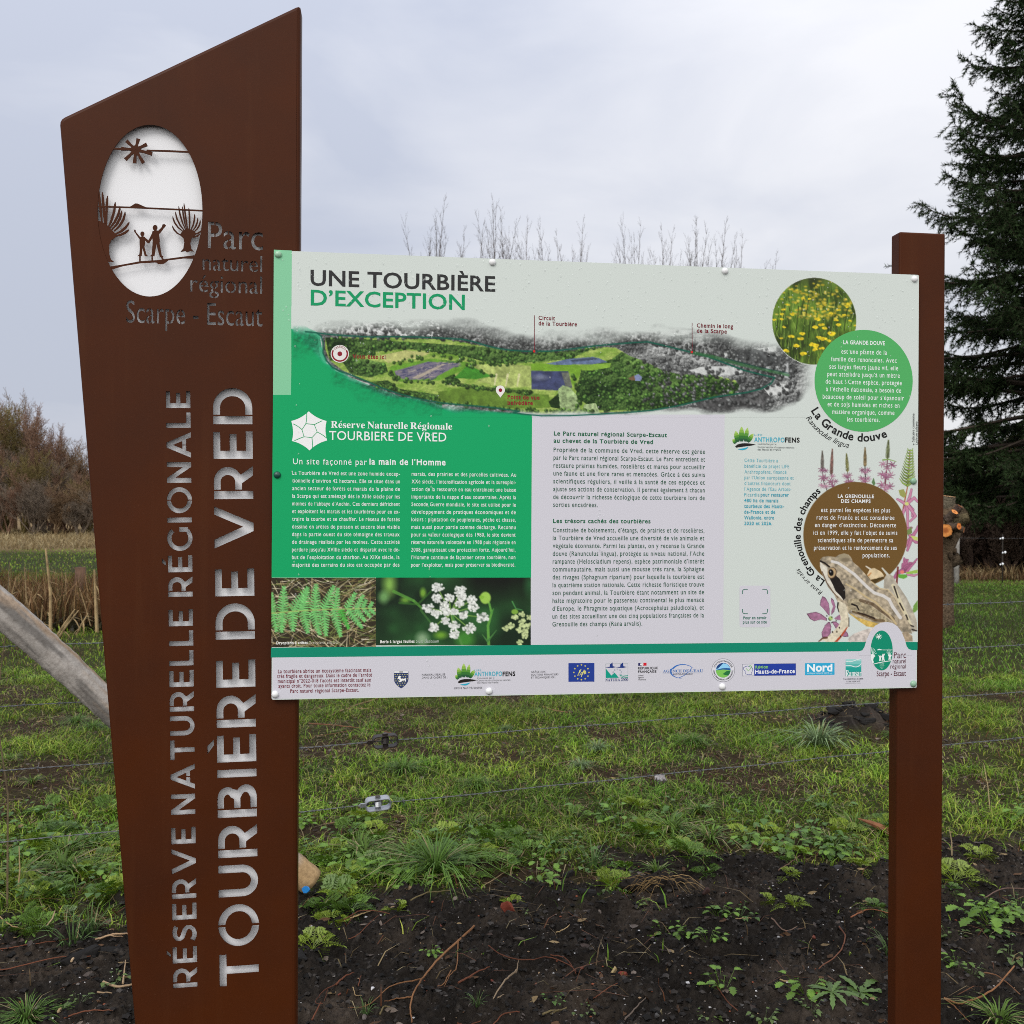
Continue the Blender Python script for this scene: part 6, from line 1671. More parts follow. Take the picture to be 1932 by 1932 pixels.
# ------------------------------------------------------------------ copies
def copy_thing(src, loc, rz, sc, label=None, group=None):
    r = src.copy(); COL.objects.link(r)
    r.location = loc; r.rotation_euler = (0, 0, rz); r.scale = (sc, sc, sc) if np.isscalar(sc) else sc
    if label: r['label'] = label
    if group: r['group'] = group
    for ch in src.children:
        c = ch.copy(); COL.objects.link(c); c.parent = r
        for g2 in ch.children:
            d = g2.copy(); COL.objects.link(d); d.parent = c
    return r
used = set()
def place(src, loc, rz, sc, label=None, group=None):
    """the first use moves the source itself"""
    if src.name not in used:
        used.add(src.name)
        src.location = loc; src.rotation_euler = (0, 0, rz); src.scale = (sc, sc, sc) if np.isscalar(sc) else sc
        if label: src['label'] = label
        if group: src['group'] = group
        return src
    return copy_thing(src, loc, rz, sc, label, group)
def onground(px, py):
    p = gpt(px, py)
    for _ in range(3):
        p = gpt(px, py, float(hgt(p[0], p[1])))
    return Vector((p[0], p[1], float(hgt(p[0], p[1]))))

# ------------------------------------------------------------------ low plants
def leaf_poly(g, base, d, up, L, wd, lobes, col, fold=.25, droop=.3):
    """one leaf with a lobed or toothed outline, folded along its midrib"""
    d = np.array(d, float); d /= np.linalg.norm(d); side = np.cross(d, up); side /= np.linalg.norm(side) + 1e-9; nrm = np.cross(side, d)
    V = [np.array(base, float)]; m = [0]
    k = len(lobes)
    for i, (t, ww) in enumerate(lobes):
        c = np.array(base) + d * L * t + nrm * (-droop * L * t * t)
        V += [c, c + side * ww * wd + nrm * fold * ww * wd, c - side * ww * wd + nrm * fold * ww * wd]
    V.append(np.array(base) + d * L - nrm * droop * L)
    F = [(0, 1, 2), (0, 3, 1)]
    for i in range(k - 1):
        a, b = 1 + 3 * i, 4 + 3 * i
        F += [(a, b, b + 1, a + 1), (a, a + 2, b + 2, b)]
    a = 1 + 3 * (k - 1); e = len(V) - 1
    F += [(a, e, a + 1), (a, a + 2, e)]
    g.add(V, F, col)
OV = [(.12, .55), (.3, 1.0), (.5, .95), (.7, .62), (.88, .28)]
TO = [(.1, .35), (.2, .75), (.26, .45), (.38, .9), (.45, .55), (.58, 1.0), (.66, .6), (.8, .8), (.88, .35)]
def feathery(seed, col, n=10, R=.16):
    """finely cut leaves, like young cow parsley"""
    rg = random.Random(seed); g = Geo()
    for q in range(n):
        a = 2 * PI * q / n + rg.uniform(-.3, .3); el = rg.uniform(.15, 1.15); L = R * rg.uniform(.45, 1.15)
        d = np.array([math.cos(a) * math.cos(el), math.sin(a) * math.cos(el), math.sin(el)])
        cc = np.array(col) * rg.uniform(.7, 1.3)
        b = np.array([0, 0, 0.0]); side = np.cross(d, [0, 0, 1.0]); side /= np.linalg.norm(side); nr = np.cross(side, d)
        pts = [b + d * L * t - nr * .0 + np.array([0, 0, -.55 * L * t * t]) for t in np.linspace(0, 1, 6)]
        tube(g, pts, [.0016, .0015, .0013, .0011, .0009, .0006], 3, cc * .8)
        for t in np.linspace(.40, .97, 7):
            p = b + d * L * t + np.array([0, 0, -.55 * L * t * t])
            for sg in (-1, 1):
                l = L * .36 * (1.25 - t) * rg.uniform(.85, 1.15) + .008
                dd = d * .6 + side * sg * .8 + np.array([0, 0, -.3]); dd /= np.linalg.norm(dd)
                s2_ = np.cross(dd, nr); s2_ /= np.linalg.norm(s2_)
                c2_ = cc * rg.uniform(.8, 1.25)
                for f in (.25, .5, .75):
                    for s3 in (-1, 1):
                        m = l * .34 * (1.2 - f)
                        q0 = p + dd * l * f; dq = dd * .7 + s2_ * s3
                        tip = q0 + dq * m; w2 = np.cross(dq, nr) * m * .17
                        g.add([q0, q0 + dq * m * .55 + w2, tip, q0 + dq * m * .55 - w2], [(0, 1, 2, 3)], c2_)
                tip = p + dd * l; w2 = s2_ * l * .09
                g.add([p + dd * l * .6, p + dd * l * .8 + w2, tip, p + dd * l * .8 - w2], [(0, 1, 2, 3)], c2_ * 1.1)
                g.add([p, p + s2_ * .0012, tip, p - s2_ * .0012], [(0, 1, 2, 3)], c2_ * .9)
        leaf_poly(g, pts[-1], d + np.array([0, 0, -.8]), nr, L * .14, L * .035, TO, cc)
    return g
def ovate(seed, col, n=14, R=.11):
    rg = random.Random(seed); g = Geo()
    for q in range(n):
        a = rg.uniform(0, 2 * PI); r = R * math.sqrt(rg.random()); h = rg.uniform(.02, .07)
        p = np.array([r * math.cos(a), r * math.sin(a), h]); d = np.array([math.cos(a + rg.uniform(-.7, .7)), math.sin(a + rg.uniform(-.7, .7)), rg.uniform(-.3, .35)])
        tube(g, [(p[0] * .3, p[1] * .3, 0), p], [.0014, .001], 3, np.array(col) * .7)
        l = rg.uniform(.028, .052); leaf_poly(g, p, d, np.array([0, 0, 1.0]), l, l * .42, OV if seed % 2 else TO, np.array(col) * rg.uniform(.7, 1.3), .22, .3)
    return g
def rosette(seed, col, n=9, R=.14):
    rg = random.Random(seed); g = Geo()
    for q in range(n):
        a = 2 * PI * q / n + rg.uniform(-.3, .3); el = rg.uniform(.1, .6)
        d = np.array([math.cos(a) * math.cos(el), math.sin(a) * math.cos(el), math.sin(el)]); L = R * rg.uniform(.6, 1.1)
        leaf_poly(g, (0, 0, .002), d, np.array([0, 0, 1.0]), L, L * .14, TO, np.array(col) * rg.uniform(.75, 1.25), .2, .45)
    return g
def tuft(seed, n=150, H=.2, col=None, spread=1.0):
    rg = np.random.default_rng(seed)
    a = rg.uniform(0, 2 * PI, n); r = .03 * np.sqrt(rg.random(n)); h = H * rg.uniform(.45, 1.05, n); ln = h * rg.uniform(.25, 1.3, n) * spread
    c = np.array(col)[None] * rg.uniform(.65, 1.35, (n, 1)); s = rg.random(n) < .1; c[s] = np.array([.30, .25, .13])
    g = Geo(); V = []; F = []; C = []
    for k in range(n):
        d = np.array([math.cos(a[k]), math.sin(a[k])]); p = np.array([-d[1], d[0]]); b = d * r[k]; wv = rg.uniform(.0018, .0045)
        ts = (0, .35, .7, 1)
        i0 = len(V)
        for t in ts:
            xy = b + d * ln[k] * t ** 1.7; z = h[k] * (t - .62 * t ** 3 * min(1.3, ln[k] / h[k]))
            ww = wv * (1 - t ** 2.2) + .0003
            V += [(xy[0] + p[0] * ww, xy[1] + p[1] * ww, z), (xy[0] - p[0] * ww, xy[1] - p[1] * ww, z)]
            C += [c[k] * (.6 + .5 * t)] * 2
        for i in range(3):
            F.append((i0 + 2 * i, i0 + 2 * i + 1, i0 + 2 * i + 3, i0 + 2 * i + 2))
    g.add(V, F, np.array(C))
    return g
YG = (.22, .30, .022); MG = (.125, .235, .020); DGR = (.075, .155, .024); BG_ = (.085, .15, .06)
fe = [link('weed_plant', feathery(s, c).mesh('weed_plant', M_LEAF)) for s, c in ((1, MG), (2, YG), (3, (.08, .15, .022)))]
ov = [link('weed_plant', ovate(s, c).mesh('weed_plant', M_LEAF)) for s, c in ((4, MG), (5, DGR), (7, (.09, .14, .03)))]
ro = [link('weed_plant', rosette(8, (.10, .17, .04)).mesh('weed_plant', M_LEAF))]
for o in fe + ov + ro: tag(o, cat='weed')
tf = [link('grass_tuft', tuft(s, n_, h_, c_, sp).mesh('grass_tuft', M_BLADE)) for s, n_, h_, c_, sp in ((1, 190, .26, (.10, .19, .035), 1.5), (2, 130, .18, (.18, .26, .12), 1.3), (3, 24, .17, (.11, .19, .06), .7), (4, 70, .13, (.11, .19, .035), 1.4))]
for o in tf: tag(o, cat='grass tuft')
GW = 'weeds along the edge of the bare soil'
FE_L = 'feathery green weed growing on the edge of the black soil'
special = [((632, 1712), fe[0], 1.25, 'large bright feathery weed clump beside the cut foot of the wooden brace'), ((590, 1800), fe[1], .9, 'yellow-green feathery weed on black soil beside the slanted pylon'),
           ((1305, 1635), fe[0], 1.15, 'feathery weed clump next to the upturned sod with dry roots'), ((1800, 1640), fe[1], 1.2, 'bright feathery weed beside the plain brown post'),
           ((1872, 1742), ov[0], 1.15, 'broad-leaved weed patch on bare soil beyond the plain brown post'), ((1622, 1872), ro[0], 1.0, 'pale jagged weed rosette on the soil near the foot of the plain post'),
           ((968, 1706), fe[1], .55, 'small yellowish weed behind the red brick shard')]
for (a, b), src, sc, lab in special:
    place(src, onground(a, b), random.uniform(0, 6), sc, lab, GW)
lst = [(605, 1722, 2, 1.0), (662, 1722, 2, 1.05), (618, 1742, 1, .8), (648, 1700, 1, .9), (1285, 1618, 1, .8), (1330, 1640, 2, .8), (751, 1712, 1, .5), (777, 1738, 1, .3), (669, 1660, 2, .8), (1483, 1626, 2, .8), (1572, 1620, 2, .85), (1622, 1640, 1, .6), (1490, 1650, 1, .5), (1850, 1625, 1, .8), (1796, 1680, 2, .5), (1449, 1704, 1, .5), (1497, 1704, 1, .5), (1650, 1712, 2, .7), (1141, 1690, 2, .4), (700, 1640, 0, .8), (1180, 1640, 0, .7), (30, 1752, 0, 1.0), (75, 1765, 0, .8), (120, 1735, 2, .7)]
for a, b, k, sc in lst:
    place(fe[k], onground(a, b), random.uniform(0, 6), sc, FE_L, GW)
OV_L = 'small leafy weed seedling sprouting from the black soil'
for a, b, k, sc in [(1257, 1752, 0, .9), (1299, 1758, 0, .7), (1336, 1768, 0, .8), (1357, 1732, 0, .9), (1394, 1732, 1, .9), (1158, 1700, 2, .6), (1206, 1706, 2, .5), (1364, 1866, 0, 1.0), (1521, 1868, 0, 1.0), (1442, 1928, 2, .6), (1333, 1925, 2, .5), (816, 1784, 0, .5), (1918, 1732, 0, 1.0), (1850, 1730, 1, .9), (1890, 1722, 0, .9), (1905, 1750, 0, .9), (1880, 1762, 1, .8), (1862, 1716, 0, .8), (1925, 1710, 1, .8), (1796, 1762, 2, .8), (1905, 1806, 2, .8), (1806, 1830, 0, .7), (1835, 1842, 2, .6), (1045, 1885, 1, .4), (985, 1728, 2, .35), (150, 1905, 2, .5), (215, 1860, 2, .6), (1530, 1905, 2, .6), (1100, 1910, 2, .5)]:
    place(ov[k], onground(a, b), random.uniform(0, 6), sc * .72, OV_L, 'weed seedlings on the soil')
place(ro[0], onground(1570, 1888), 1.0, .7, 'toothed weed rosette beside the grey stone on the soil', GW)
rr = random.Random(21); cnt_ = 0
while cnt_ < 190:
    px, py = rr.uniform(-60, 1990), 1520 + 180 * rr.random() ** .7
    p = onground(px, py)
    if soil_mask(np.array([p.x]), np.array([p.y]))[0] > .3: continue
    k = rr.random(); cnt_ += 1
    src = rr.choice(ov[:2]) if k < .5 else rr.choice(fe) if k < .86 else tf[3]
    place(src, p, rr.uniform(0, 6), rr.uniform(.6, 1.15), 'low green weed growing in the turf along the soil edge', 'weeds in the turf')
GT = 'grass tufts'
for (a, b), k, sc, lab in (((822, 1650), 0, 1.0, 'big glossy grass tuft below the pale wire tensioner'), ((1545, 1408), 1, 1.5, 'pale grass tuft beside the spoil heap'), ((50, 1932), 0, .45, 'dark grass tuft on the black soil beside the slanted pylon'), ((136, 1775), 2, 1.0, 'thin upright grass tuft on the soil edge'), ((170, 1762), 2, .9, 'short upright grass tuft beside the thin upright one'),
                           ((1885, 1938), 3, .75, 'green grass tuft on soil beyond the plain brown post'), ((1120, 1640), 2, 1.0, 'sparse grass tuft at the soil edge below the board'), ((1240, 1648), 3, .6, 'grass on an upturned sod'), ((900, 1890), 2, .35, 'single thin grass sprout among the twigs on the soil'), ((690, 1920), 2, .4, 'thin grass sprout beside the reddish twigs'), ((1680, 1800), 2, .7, 'grass sprout at the foot of the plain brown post')):
    place(tf[k], onground(a, b), random.uniform(0, 6), sc, lab, GT)
for q in range(38):
    p = onground(rr.uniform(-80, 2000), 1330 + 300 * rr.random() ** 1.3)
    if soil_mask(np.array([p.x]), np.array([p.y]))[0] > .3: continue
    place(tf[rr.choice([1, 2, 3, 3, 0])], p, rr.uniform(0, 6), rr.uniform(.35, .62), 'ordinary grass tuft in the meadow behind the board', 'meadow grass tufts')
# ------------------------------------------------------------------ stones, brick shards, wood chips
def rock(name, seed, size, col, m=M_STONE, cuts=5, cat='stone'):
    rg = random.Random(seed)
    bm = bmesh.new()
    pts = [Vector((rg.uniform(-1, 1) * size[0], rg.uniform(-1, 1) * size[1], rg.uniform(-.7, 1) * size[2])) for _ in range(16)]
    for q in pts: bm.verts.new(q)
    bmesh.ops.convex_hull(bm, input=bm.verts)
    for v in [v for v in bm.verts if not v.link_faces]: bm.verts.remove(v)
    bmesh.ops.bevel(bm, geom=bm.edges[:], offset=min(size) * .12, segments=1, affect='EDGES')
    me = bpy.data.meshes.new(name); bm.to_mesh(me); bm.free()
    a = me.color_attributes.new('Col', 'FLOAT_COLOR', 'POINT')
    c = np.ones((len(me.vertices), 4), np.float32); c[:, :3] = np.array(col) * np.random.default_rng(seed).uniform(.85, 1.15, (len(me.vertices), 1))
    a.data.foreach_set('color', c.ravel())
    me.polygons.foreach_set('use_smooth', np.zeros(len(me.polygons), bool))
    me.materials.append(m)
    return tag(link(name, me), cat=cat)
def lay(o, px, py, rz, sc=1.0, label=None, group=None, tilt=(0, 0), up=0.0):
    r = place(o, onground(px, py) + Vector((0, 0, up)), rz, sc, label, group)
    r.rotation_euler = (tilt[0], tilt[1], rz)
    return r
RED = (.19, .045, .028)
lay(rock('brick_shard', 1, (.034, .012, .030), RED, cat='brick piece'), 958, 1724, -.35, 1, 'upright red brick shard on black soil below the board', 'brick rubble', (.1, -.5), .014)
lay(rock('brick_shard', 2, (.020, .013, .012), RED, cat='brick piece'), 1175, 1843, .2, 1, 'red brick piece lying beside the pale wood chip', 'brick rubble')
lay(rock('brick_shard', 3, (.024, .014, .012), (.12, .05, .04), cat='brick piece'), 1629, 1892, -.5, 1, 'dull brick piece near the foot of the plain post', 'brick rubble')
lay(rock('brick_shard', 4, (.022, .015, .018), (.05, .026, .022), cat='brick piece'), 1330, 1712, .4, 1.1, 'dark brown brick lump behind the small weeds', 'brick rubble')
b5 = rock('brick_shard', 5, (.011, .008, .006), (.16, .05, .035), cat='brick piece')
for a, b, s in ((832, 1742, .8), (1132, 1758, .8), (1368, 1735, .6), (1536, 1769, 1.1), (1345, 1811, .8), (928, 1845, .6), (806, 1866, .6), (1098, 1830, .7), (890, 1785, .6), (1010, 1860, .7), (1205, 1920, .8), (1420, 1847, .8), (640, 1870, .6), (1855, 1655, 1.1)):
    lay(b5, a, b, rr.uniform(0, 6), s, 'small reddish brick crumb on the black soil', 'brick crumbs')
ws = rock('pale_stone', 6, (.010, .008, .007), (.55, .55, .56))
lay(ws, 1538, 1795, .3, 1.3, 'bright white stone on bare soil near the plain post', 'pale stones')
lay(ws, 1297, 1857, 1.3, 1.2, 'white stone beside the dark weed seedling', 'pale stones')
for a, b, s in ((690, 1732, .9), (756, 1700, .8), (703, 1865, .9), (1158, 1695, .6), (1236, 1671, .7), (858, 1801, .7), (1055, 1702, .8), (1085, 1796, .6), (915, 1880, .6), (1320, 1755, .5), (1460, 1798, .5), (1605, 1720, .5), (1235, 1788, .5), (1130, 1882, .5), (150, 1846, .6)):
    lay(ws, a, b, rr.uniform(0, 6), s, 'tiny whitish pebble on the black soil', 'whitish pebbles')
lay(rock('grey_stone', 7, (.020, .014, .016), (.09, .09, .095)), 1555, 1893, .8, 1, 'angular grey stone near the foot of the plain post', 'grey stones')
lay(rock('grey_stone', 8, (.030, .018, .012), (.05, .05, .055)), 1580, 1641, .2, 1, 'flat dark stone below the weeds at the soil edge', 'grey stones')
g6 = rock('grey_stone', 9, (.013, .010, .009), (.085, .082, .08))
for a, b, s in ((827, 1869, 1.2), (1340, 1640, .9), (1240, 1920, 1), (1120, 1935, 1.1), (1700, 1900, 1), (600, 1850, .9), (1400, 1900, .8), (1190, 1650, 1.0), (1385, 1720, .7), (720, 1780, .7)):
    lay(g6, a, b, rr.uniform(0, 6), s, 'small dark grey stone half sunk in the soil', 'small grey stones')
cl_ = rock('soil_clod', 12, (.045, .035, .03), (.014, .013, .0125), cat='soil clod')
for a, b, s in ((1100, 1690, 1.2), (1255, 1700, .9), (1010, 1745, .7), (150, 1815, 1.5), (205, 1790, 1.2), (985, 1712, .8), (1070, 1660, .8), (620, 1755, .8), (1715, 1750, .8), (1850, 1700, .9), (560, 1820, .9), (1450, 1662, .8)):
    lay(cl_, a, b, rr.uniform(0, 6), (s, s, s * .8), 'dark crumbly clod on the soil', 'soil clods')
# pale wood chip
g = Geo(); prism(g, [(-.022, -.006), (.018, -.007), (.023, .004), (-.02, .007)], -.004, .004, (.5, .38, .19))
wc = tag(link('wood_chip', g.mesh('wood_chip', M_WOOD)), 'pale yellow wood chip leaning on the red brick piece', 'wood chip')
wc.location = onground(1156, 1845) + Vector((0, 0, .014)); wc.rotation_euler = (.5, -1.0, .2)
# bark splinter near the plain post
g = Geo(); tube(g, [(0, 0, 0), (.06, .004, .035), (.13, .006, .065), (.19, .004, .085)], [.02, .019, .012, .002], 6, (.24, .105, .055))
bs = tag(link('bark_splinter', g.mesh('bark_splinter', M_WOOD)), 'reddish bark splinter lying in the grass beside the plain post', 'bark piece')
bs.location = onground(1690, 1580) + Vector((0, 0, .01)); bs.rotation_euler = (0, 0, PI)
# crumpled pale litter in the grass
g = Geo(); V = []; n_ = 8
for i in range(n_):
    for j in range(n_):
        V.append(((i - 3.5) * .009, (j - 3.5) * .008, .012 * math.sin(i * 1.9 + j) + .014 * random.random() + .012 * math.cos(j * 2.3)))
g.add(V, [(i * n_ + j, (i + 1) * n_ + j, (i + 1) * n_ + j + 1, i * n_ + j + 1) for i in range(n_ - 1) for j in range(n_ - 1)], (.42, .40, .42))
li = tag(link('litter_scrap', g.mesh('litter_scrap', M_STONE)), 'crumpled pale grey scrap lying in the grass behind the board', 'litter')
li.location = onground(1246, 1486) + Vector((0, 0, .05)); li.rotation_euler = (.5, 0, .3)
# upturned sod with roots
rg_ = np.random.default_rng(4)
g = Geo()
for cx_, cy_, rx, rz in ((0, 0, .075, .05), (.07, .01, .055, .038), (-.075, .01, .06, .034), (.02, .04, .06, .045), (.12, .02, .035, .024), (-.13, .0, .035, .022)):
    th = np.linspace(.05, PI * .62, 6); ph = np.linspace(0, 2 * PI, 15)[:-1]
    V = []
    for t in th:
        for f in ph:
            k = 1 + .55 * (fbm(np.array([cx_ * 40 + math.cos(f) * 2.3 + t * 2]), np.array([math.sin(f) * 2.3 + t]), 5, 3)[0] - .5) * 2
            V.append((cx_ + rx * k * math.sin(t) * math.cos(f), cy_ + rx * .75 * k * math.sin(t) * math.sin(f), rz * k * math.cos(t) + .006))
    g.add(V, [(i * 14 + j, i * 14 + (j + 1) % 14, (i + 1) * 14 + (j + 1) % 14, (i + 1) * 14 + j) for i in range(5) for j in range(14)] + [tuple(range(13, -1, -1))], (.016, .0125, .010))
for q in range(34):
    x0 = rg_.normal(-.02, .06); p0 = np.array([x0, -.035 + rg_.normal() * .02, .045 + rg_.normal() * .012]); az = rg_.normal(PI if rg_.random() < .6 else 0, .5); l = rg_.uniform(.04, .13)
    p1 = p0 + np.array([math.cos(az) * l * .5, math.sin(az) * l * .2 - .015, .006]); p2 = p0 + np.array([math.cos(az) * l, math.sin(az) * l * .3 - .03, -.03 - .01 * rg_.random()])
    tube(g, [p0, (p0 + p1) / 2 + [0, 0, .006], p1, p2], [.0016, .0015, .0012, .0006], 3, np.array([.30, .20, .09]) * rg_.uniform(.35, 1.2), cap=False)
sod = tag(link('upturned_sod', g.mesh('upturned_sod', M_STONE)), 'upturned clump of turf with dry straw roots hanging from it', 'sod')
sod.location = onground(1240, 1672)
hp = random.Random(14)
for q in range(34):
    a = hp.uniform(0, 2 * PI); r_ = math.sqrt(hp.random())
    X, Y = MH[0] + .33 * r_ * math.cos(a), MH[1] + .24 * r_ * math.sin(a) - .05
    s_ = hp.uniform(.5, 1.5)
    place(cl_, Vector((X, Y, float(hgt(X, Y)) + .004)), hp.uniform(0, 6), (s_, s_ * .9, s_ * .75), 'dark clod on the spoil heap in the meadow', 'clods of the spoil heap')

# ------------------------------------------------------------------ twigs on the ground (traced from the photo, laid on the soil)
def twig(c, pts, w0, w1, col, label, side=(), group='fallen twigs', up=.005):
    w0, w1 = w0 * .82, w1 * .8
    g = Geo()
    def path(pp):
        o = np.array([tuple(onground(*pix(c, x, y)))[:2] for x, y in pp])
        # smooth curve through the points
        k = len(o); q = np.vstack([2 * o[0] - o[1], o, 2 * o[-1] - o[-2]]); r = []
        for i in range(k - 1):
            p0_, p1_, p2_, p3_ = q[i], q[i + 1], q[i + 2], q[i + 3]
            for t in np.linspace(0, 1, 7)[:-1]:
                r.append(.5 * ((2 * p1_) + (p2_ - p0_) * t + (2 * p0_ - 5 * p1_ + 4 * p2_ - p3_) * t * t + (3 * p1_ - p0_ - 3 * p2_ + p3_) * t ** 3))
        r.append(o[-1]); r = np.array(r)
        z = hgt(r[:, 0], r[:, 1])
        m = len(z); zz = np.array([z[max(0, i - 4):i + 5].max() for i in range(m)])
        zz = np.array([zz[max(0, i - 3):i + 4].mean() for i in range(m)]) + up
        o3 = np.column_stack([r, zz])
        return o3 + RNG.normal(0, .0008, o3.shape)
    p = path(pts); org = p[0].copy()
    rads = np.linspace(w0, w1, len(p))
    tube(g, p - org, rads, 6, col)
    for s in side:
        q = path(s); tube(g, q - org, np.linspace(w1 * 1.1, w1 * .45, len(q)), 5, np.array(col) * .9)
    o = link('twig', g.mesh('twig', M_WOOD)); o.location = org
    return tag(o, label, 'twig', group)
CROPS['a'] = (1150, 3350, .6211); CROPS['b'] = (0, 3300, .647); CROPS['c'] = (2200, 2700, .7246); CROPS['d'] = (3400, 2700, .7208); CROPS['e'] = (1200, 2750, .6211)
TAN = (.24, .115, .05); RBR = (.14, .05, .026); GRB = (.13, .10, .08); STR = (.42, .30, .15); OLV = (.14, .11, .05)
twig('a', [(1200, 610), (1060, 750), (930, 870), (830, 990), (790, 1090), (800, 1195)], .0050, .0026, TAN, 'long forked tan twig on the black soil below the board', [[(1098, 720), (1085, 830), (1050, 930), (1010, 1000)], [(1050, 880), (1000, 960), (960, 972)], [(860, 945), (680, 990), (540, 1050), (390, 1105)], [(800, 1040), (700, 1065), (620, 1082)]])
twig('a', [(1100, 935), (1200, 895), (1300, 862)], .0045, .002, RBR, 'short reddish twig crossing beside the long forked tan twig')
twig('a', [(1290, 770), (1400, 775), (1560, 780), (1680, 800), (1800, 855), (1855, 920)], .0024, .0018, RBR, 'thin curved red twig on the soil below the board')
twig('a', [(1470, 910), (1400, 990), (1320, 1085)], .0042, .0026, (.26, .19, .12), 'pale straight stick with a fork below the thin curved red twig', [[(1470, 910), (1485, 860)], [(1350, 1045), (1390, 1085)]])
twig('a', [(1640, 1185), (1720, 1145), (1795, 1108)], .004, .002, OLV, 'short olive stick at the edge of the picture below the forked pale stick')
twig('a', [(1285, 1190), (1380, 1160), (1490, 1140)], .003, .002, RBR, 'low reddish twig pointing to the bottom of the board area')
twig('a', [(1090, 1125), (1160, 1155), (1240, 1195)], .003, .002, RBR, 'thin brown twig beside a toothed seedling at the lower soil')
twig('a', [(590, 1185), (620, 1135), (655, 1090)], .0035, .002, OLV, 'little yellowish stick below the reddish branches')
twig('a', [(790, 445), (900, 410), (1040, 390)], .0035, .0025, OLV, 'olive twig along the soil edge in front of the weeds')
twig('a', [(400, 530), (450, 505), (540, 488)], .004, .002, STR, 'straw-coloured stick near the large feathery weed clump')
twig('a', [(330, 575), (480, 545), (700, 512)], .0024, .0014, RBR, 'long thin reddish twig near the slanted pylon')
twig('a', [(390, 655), (480, 605), (590, 560)], .002, .0012, RBR, 'fine red twig under the straw-coloured stick')
twig('a', [(310, 960), (370, 925), (425, 895)], .0042, .002, RBR, 'knobbly reddish twig right of the slanted pylon', [[(310, 960), (220, 1030), (180, 1090), (225, 1110)], [(260, 990), (235, 1090)]])
twig('a', [(155, 1190), (190, 1140), (215, 1110)], .0036, .002, RBR, 'short twig end beside the slanted pylon foot')
twig('a', [(420, 990), (435, 1020), (475, 1038)], .002, .0012, STR, 'tiny curved straw piece on the soil')
twig('a', [(455, 990), (470, 920)], .0022, .0014, RBR, 'tiny red twig standing by the knobbly twig')
twig('a', [(1560, 10), (1500, 130), (1400, 230), (1250, 330)], .003, .0022, (.28, .2, .11), 'long arching straw stalk in front of the weeds')
twig('c', [(1590, 1405), (1625, 1480), (1580, 1570), (1480, 1645)], .0036, .0022, (.17, .07, .04), 'hooked brown twig on the soil near the plain post')
twig('c', [(1265, 1735), (1320, 1665)], .0038, .0024, STR, 'short yellow stick beside the pale seedling')
twig('c', [(1220, 1370), (1290, 1380), (1360, 1392)], .0035, .002, (.24, .16, .12), 'greyish pink stick half buried in the soil')
twig('c', [(1010, 1358), (1060, 1372), (1108, 1345)], .0026, .0018, STR, 'curled straw bit between two seedlings')
twig('c', [(1255, 1095), (1310, 1055), (1375, 1012)], .003, .002, (.15, .09, .06), 'brown stick under the weeds at the soil edge')
twig('c', [(920, 1735), (960, 1800), (1030, 1880)], .003, .002, RBR, 'reddish twig below the dark seedling')
twig('c', [(410, 1920), (460, 1885), (525, 1835)], .0034, .002, GRB, 'grey stick at the lower soil')
twig('c', [(0, 1590), (80, 1615), (140, 1690)], .0026, .002, RBR, 'bent red twig above the brick piece')
twig('c', [(220, 1800), (270, 1750), (370, 1720)], .0024, .0016, RBR, 'thin red twig below the wood chip')
twig('c', [(0, 1880), (90, 1850)], .0034, .002, OLV, 'olive stick end at the lower soil')
twig('c', [(30, 1440), (70, 1415), (105, 1390)], .0028, .0016, STR, 'small straw stick behind the bent red twig')
twig('c', [(0, 720), (100, 800), (220, 865), (480, 880)], .0042, .0026, (.17, .12, .08), 'long brown stalk lying in the turf behind the soil edge')
twig('c', [(0, 500), (180, 470), (400, 465), (650, 470)], .006, .003, (.11, .075, .04), 'long dark branch lying in the worn meadow behind the board', [[(180, 470), (90, 400)], [(400, 465), (520, 420), (650, 380)]], group='branches in the meadow')
twig('e', [(60, 250), (280, 258), (420, 270), (600, 300)], .005, .003, (.20, .09, .05), 'reddish branch lying just behind the black wire tensioner', [[(360, 265), (180, 305), (0, 330)], [(410, 280), (320, 340)]], group='branches in the meadow')
twig('e', [(520, 66), (360, 115), (180, 195)], .006, .004, (.28, .18, .11), 'pale branch under the board edge near the slanted pylon', [[(440, 140), (300, 140), (160, 180)]], group='branches in the meadow')
twig('e', [(150, 885), (400, 855), (650, 835), (900, 825)], .0034, .002, (.2, .12, .06), 'thin straight stalk in the turf under the pale tensioner', group='branches in the meadow')
twig('e', [(1580, 730), (1700, 840), (1800, 905), (1930, 935)], .0034, .002, (.3, .2, .12), 'bent dry stalk in the turf beside the weeds', group='branches in the meadow')
twig('e', [(970, 600), (930, 670), (880, 720)], .004, .0028, (.34, .22, .11), 'short straw-coloured stick in the meadow', group='branches in the meadow')
twig('e', [(1560, 130), (1640, 150), (1720, 162)], .006, .004, (.26, .14, .08), 'split reddish wood lying under the board', group='branches in the meadow')
twig('b', [(435, 218), (520, 180), (640, 145), (745, 120)], .0062, .004, (.36, .22, .12), 'pale tan stick in the grass beside the slanted pylon', [[(520, 180), (450, 200)]])
twig('b', [(590, 680), (680, 690), (800, 700)], .005, .003, (.4, .27, .16), 'pale broken reed lying on the soil edge by the slanted pylon', [[(680, 690), (760, 745)]])
twig('b', [(635, 1005), (720, 1005), (830, 998)], .005, .004, (.42, .30, .18), 'pale reed with torn ends on the soil by the slanted pylon', [[(600, 1050), (690, 1030)], [(760, 1000), (775, 950)]])
twig('b', [(440, 840), (480, 832), (515, 826)], .005, .004, (.5, .36, .22), 'short bright reed chip on the soil')
twig('b', [(0, 775), (150, 752), (420, 730)], .0026, .0018, RBR, 'thin reddish stalk along the soil edge on the far side of the pylon')
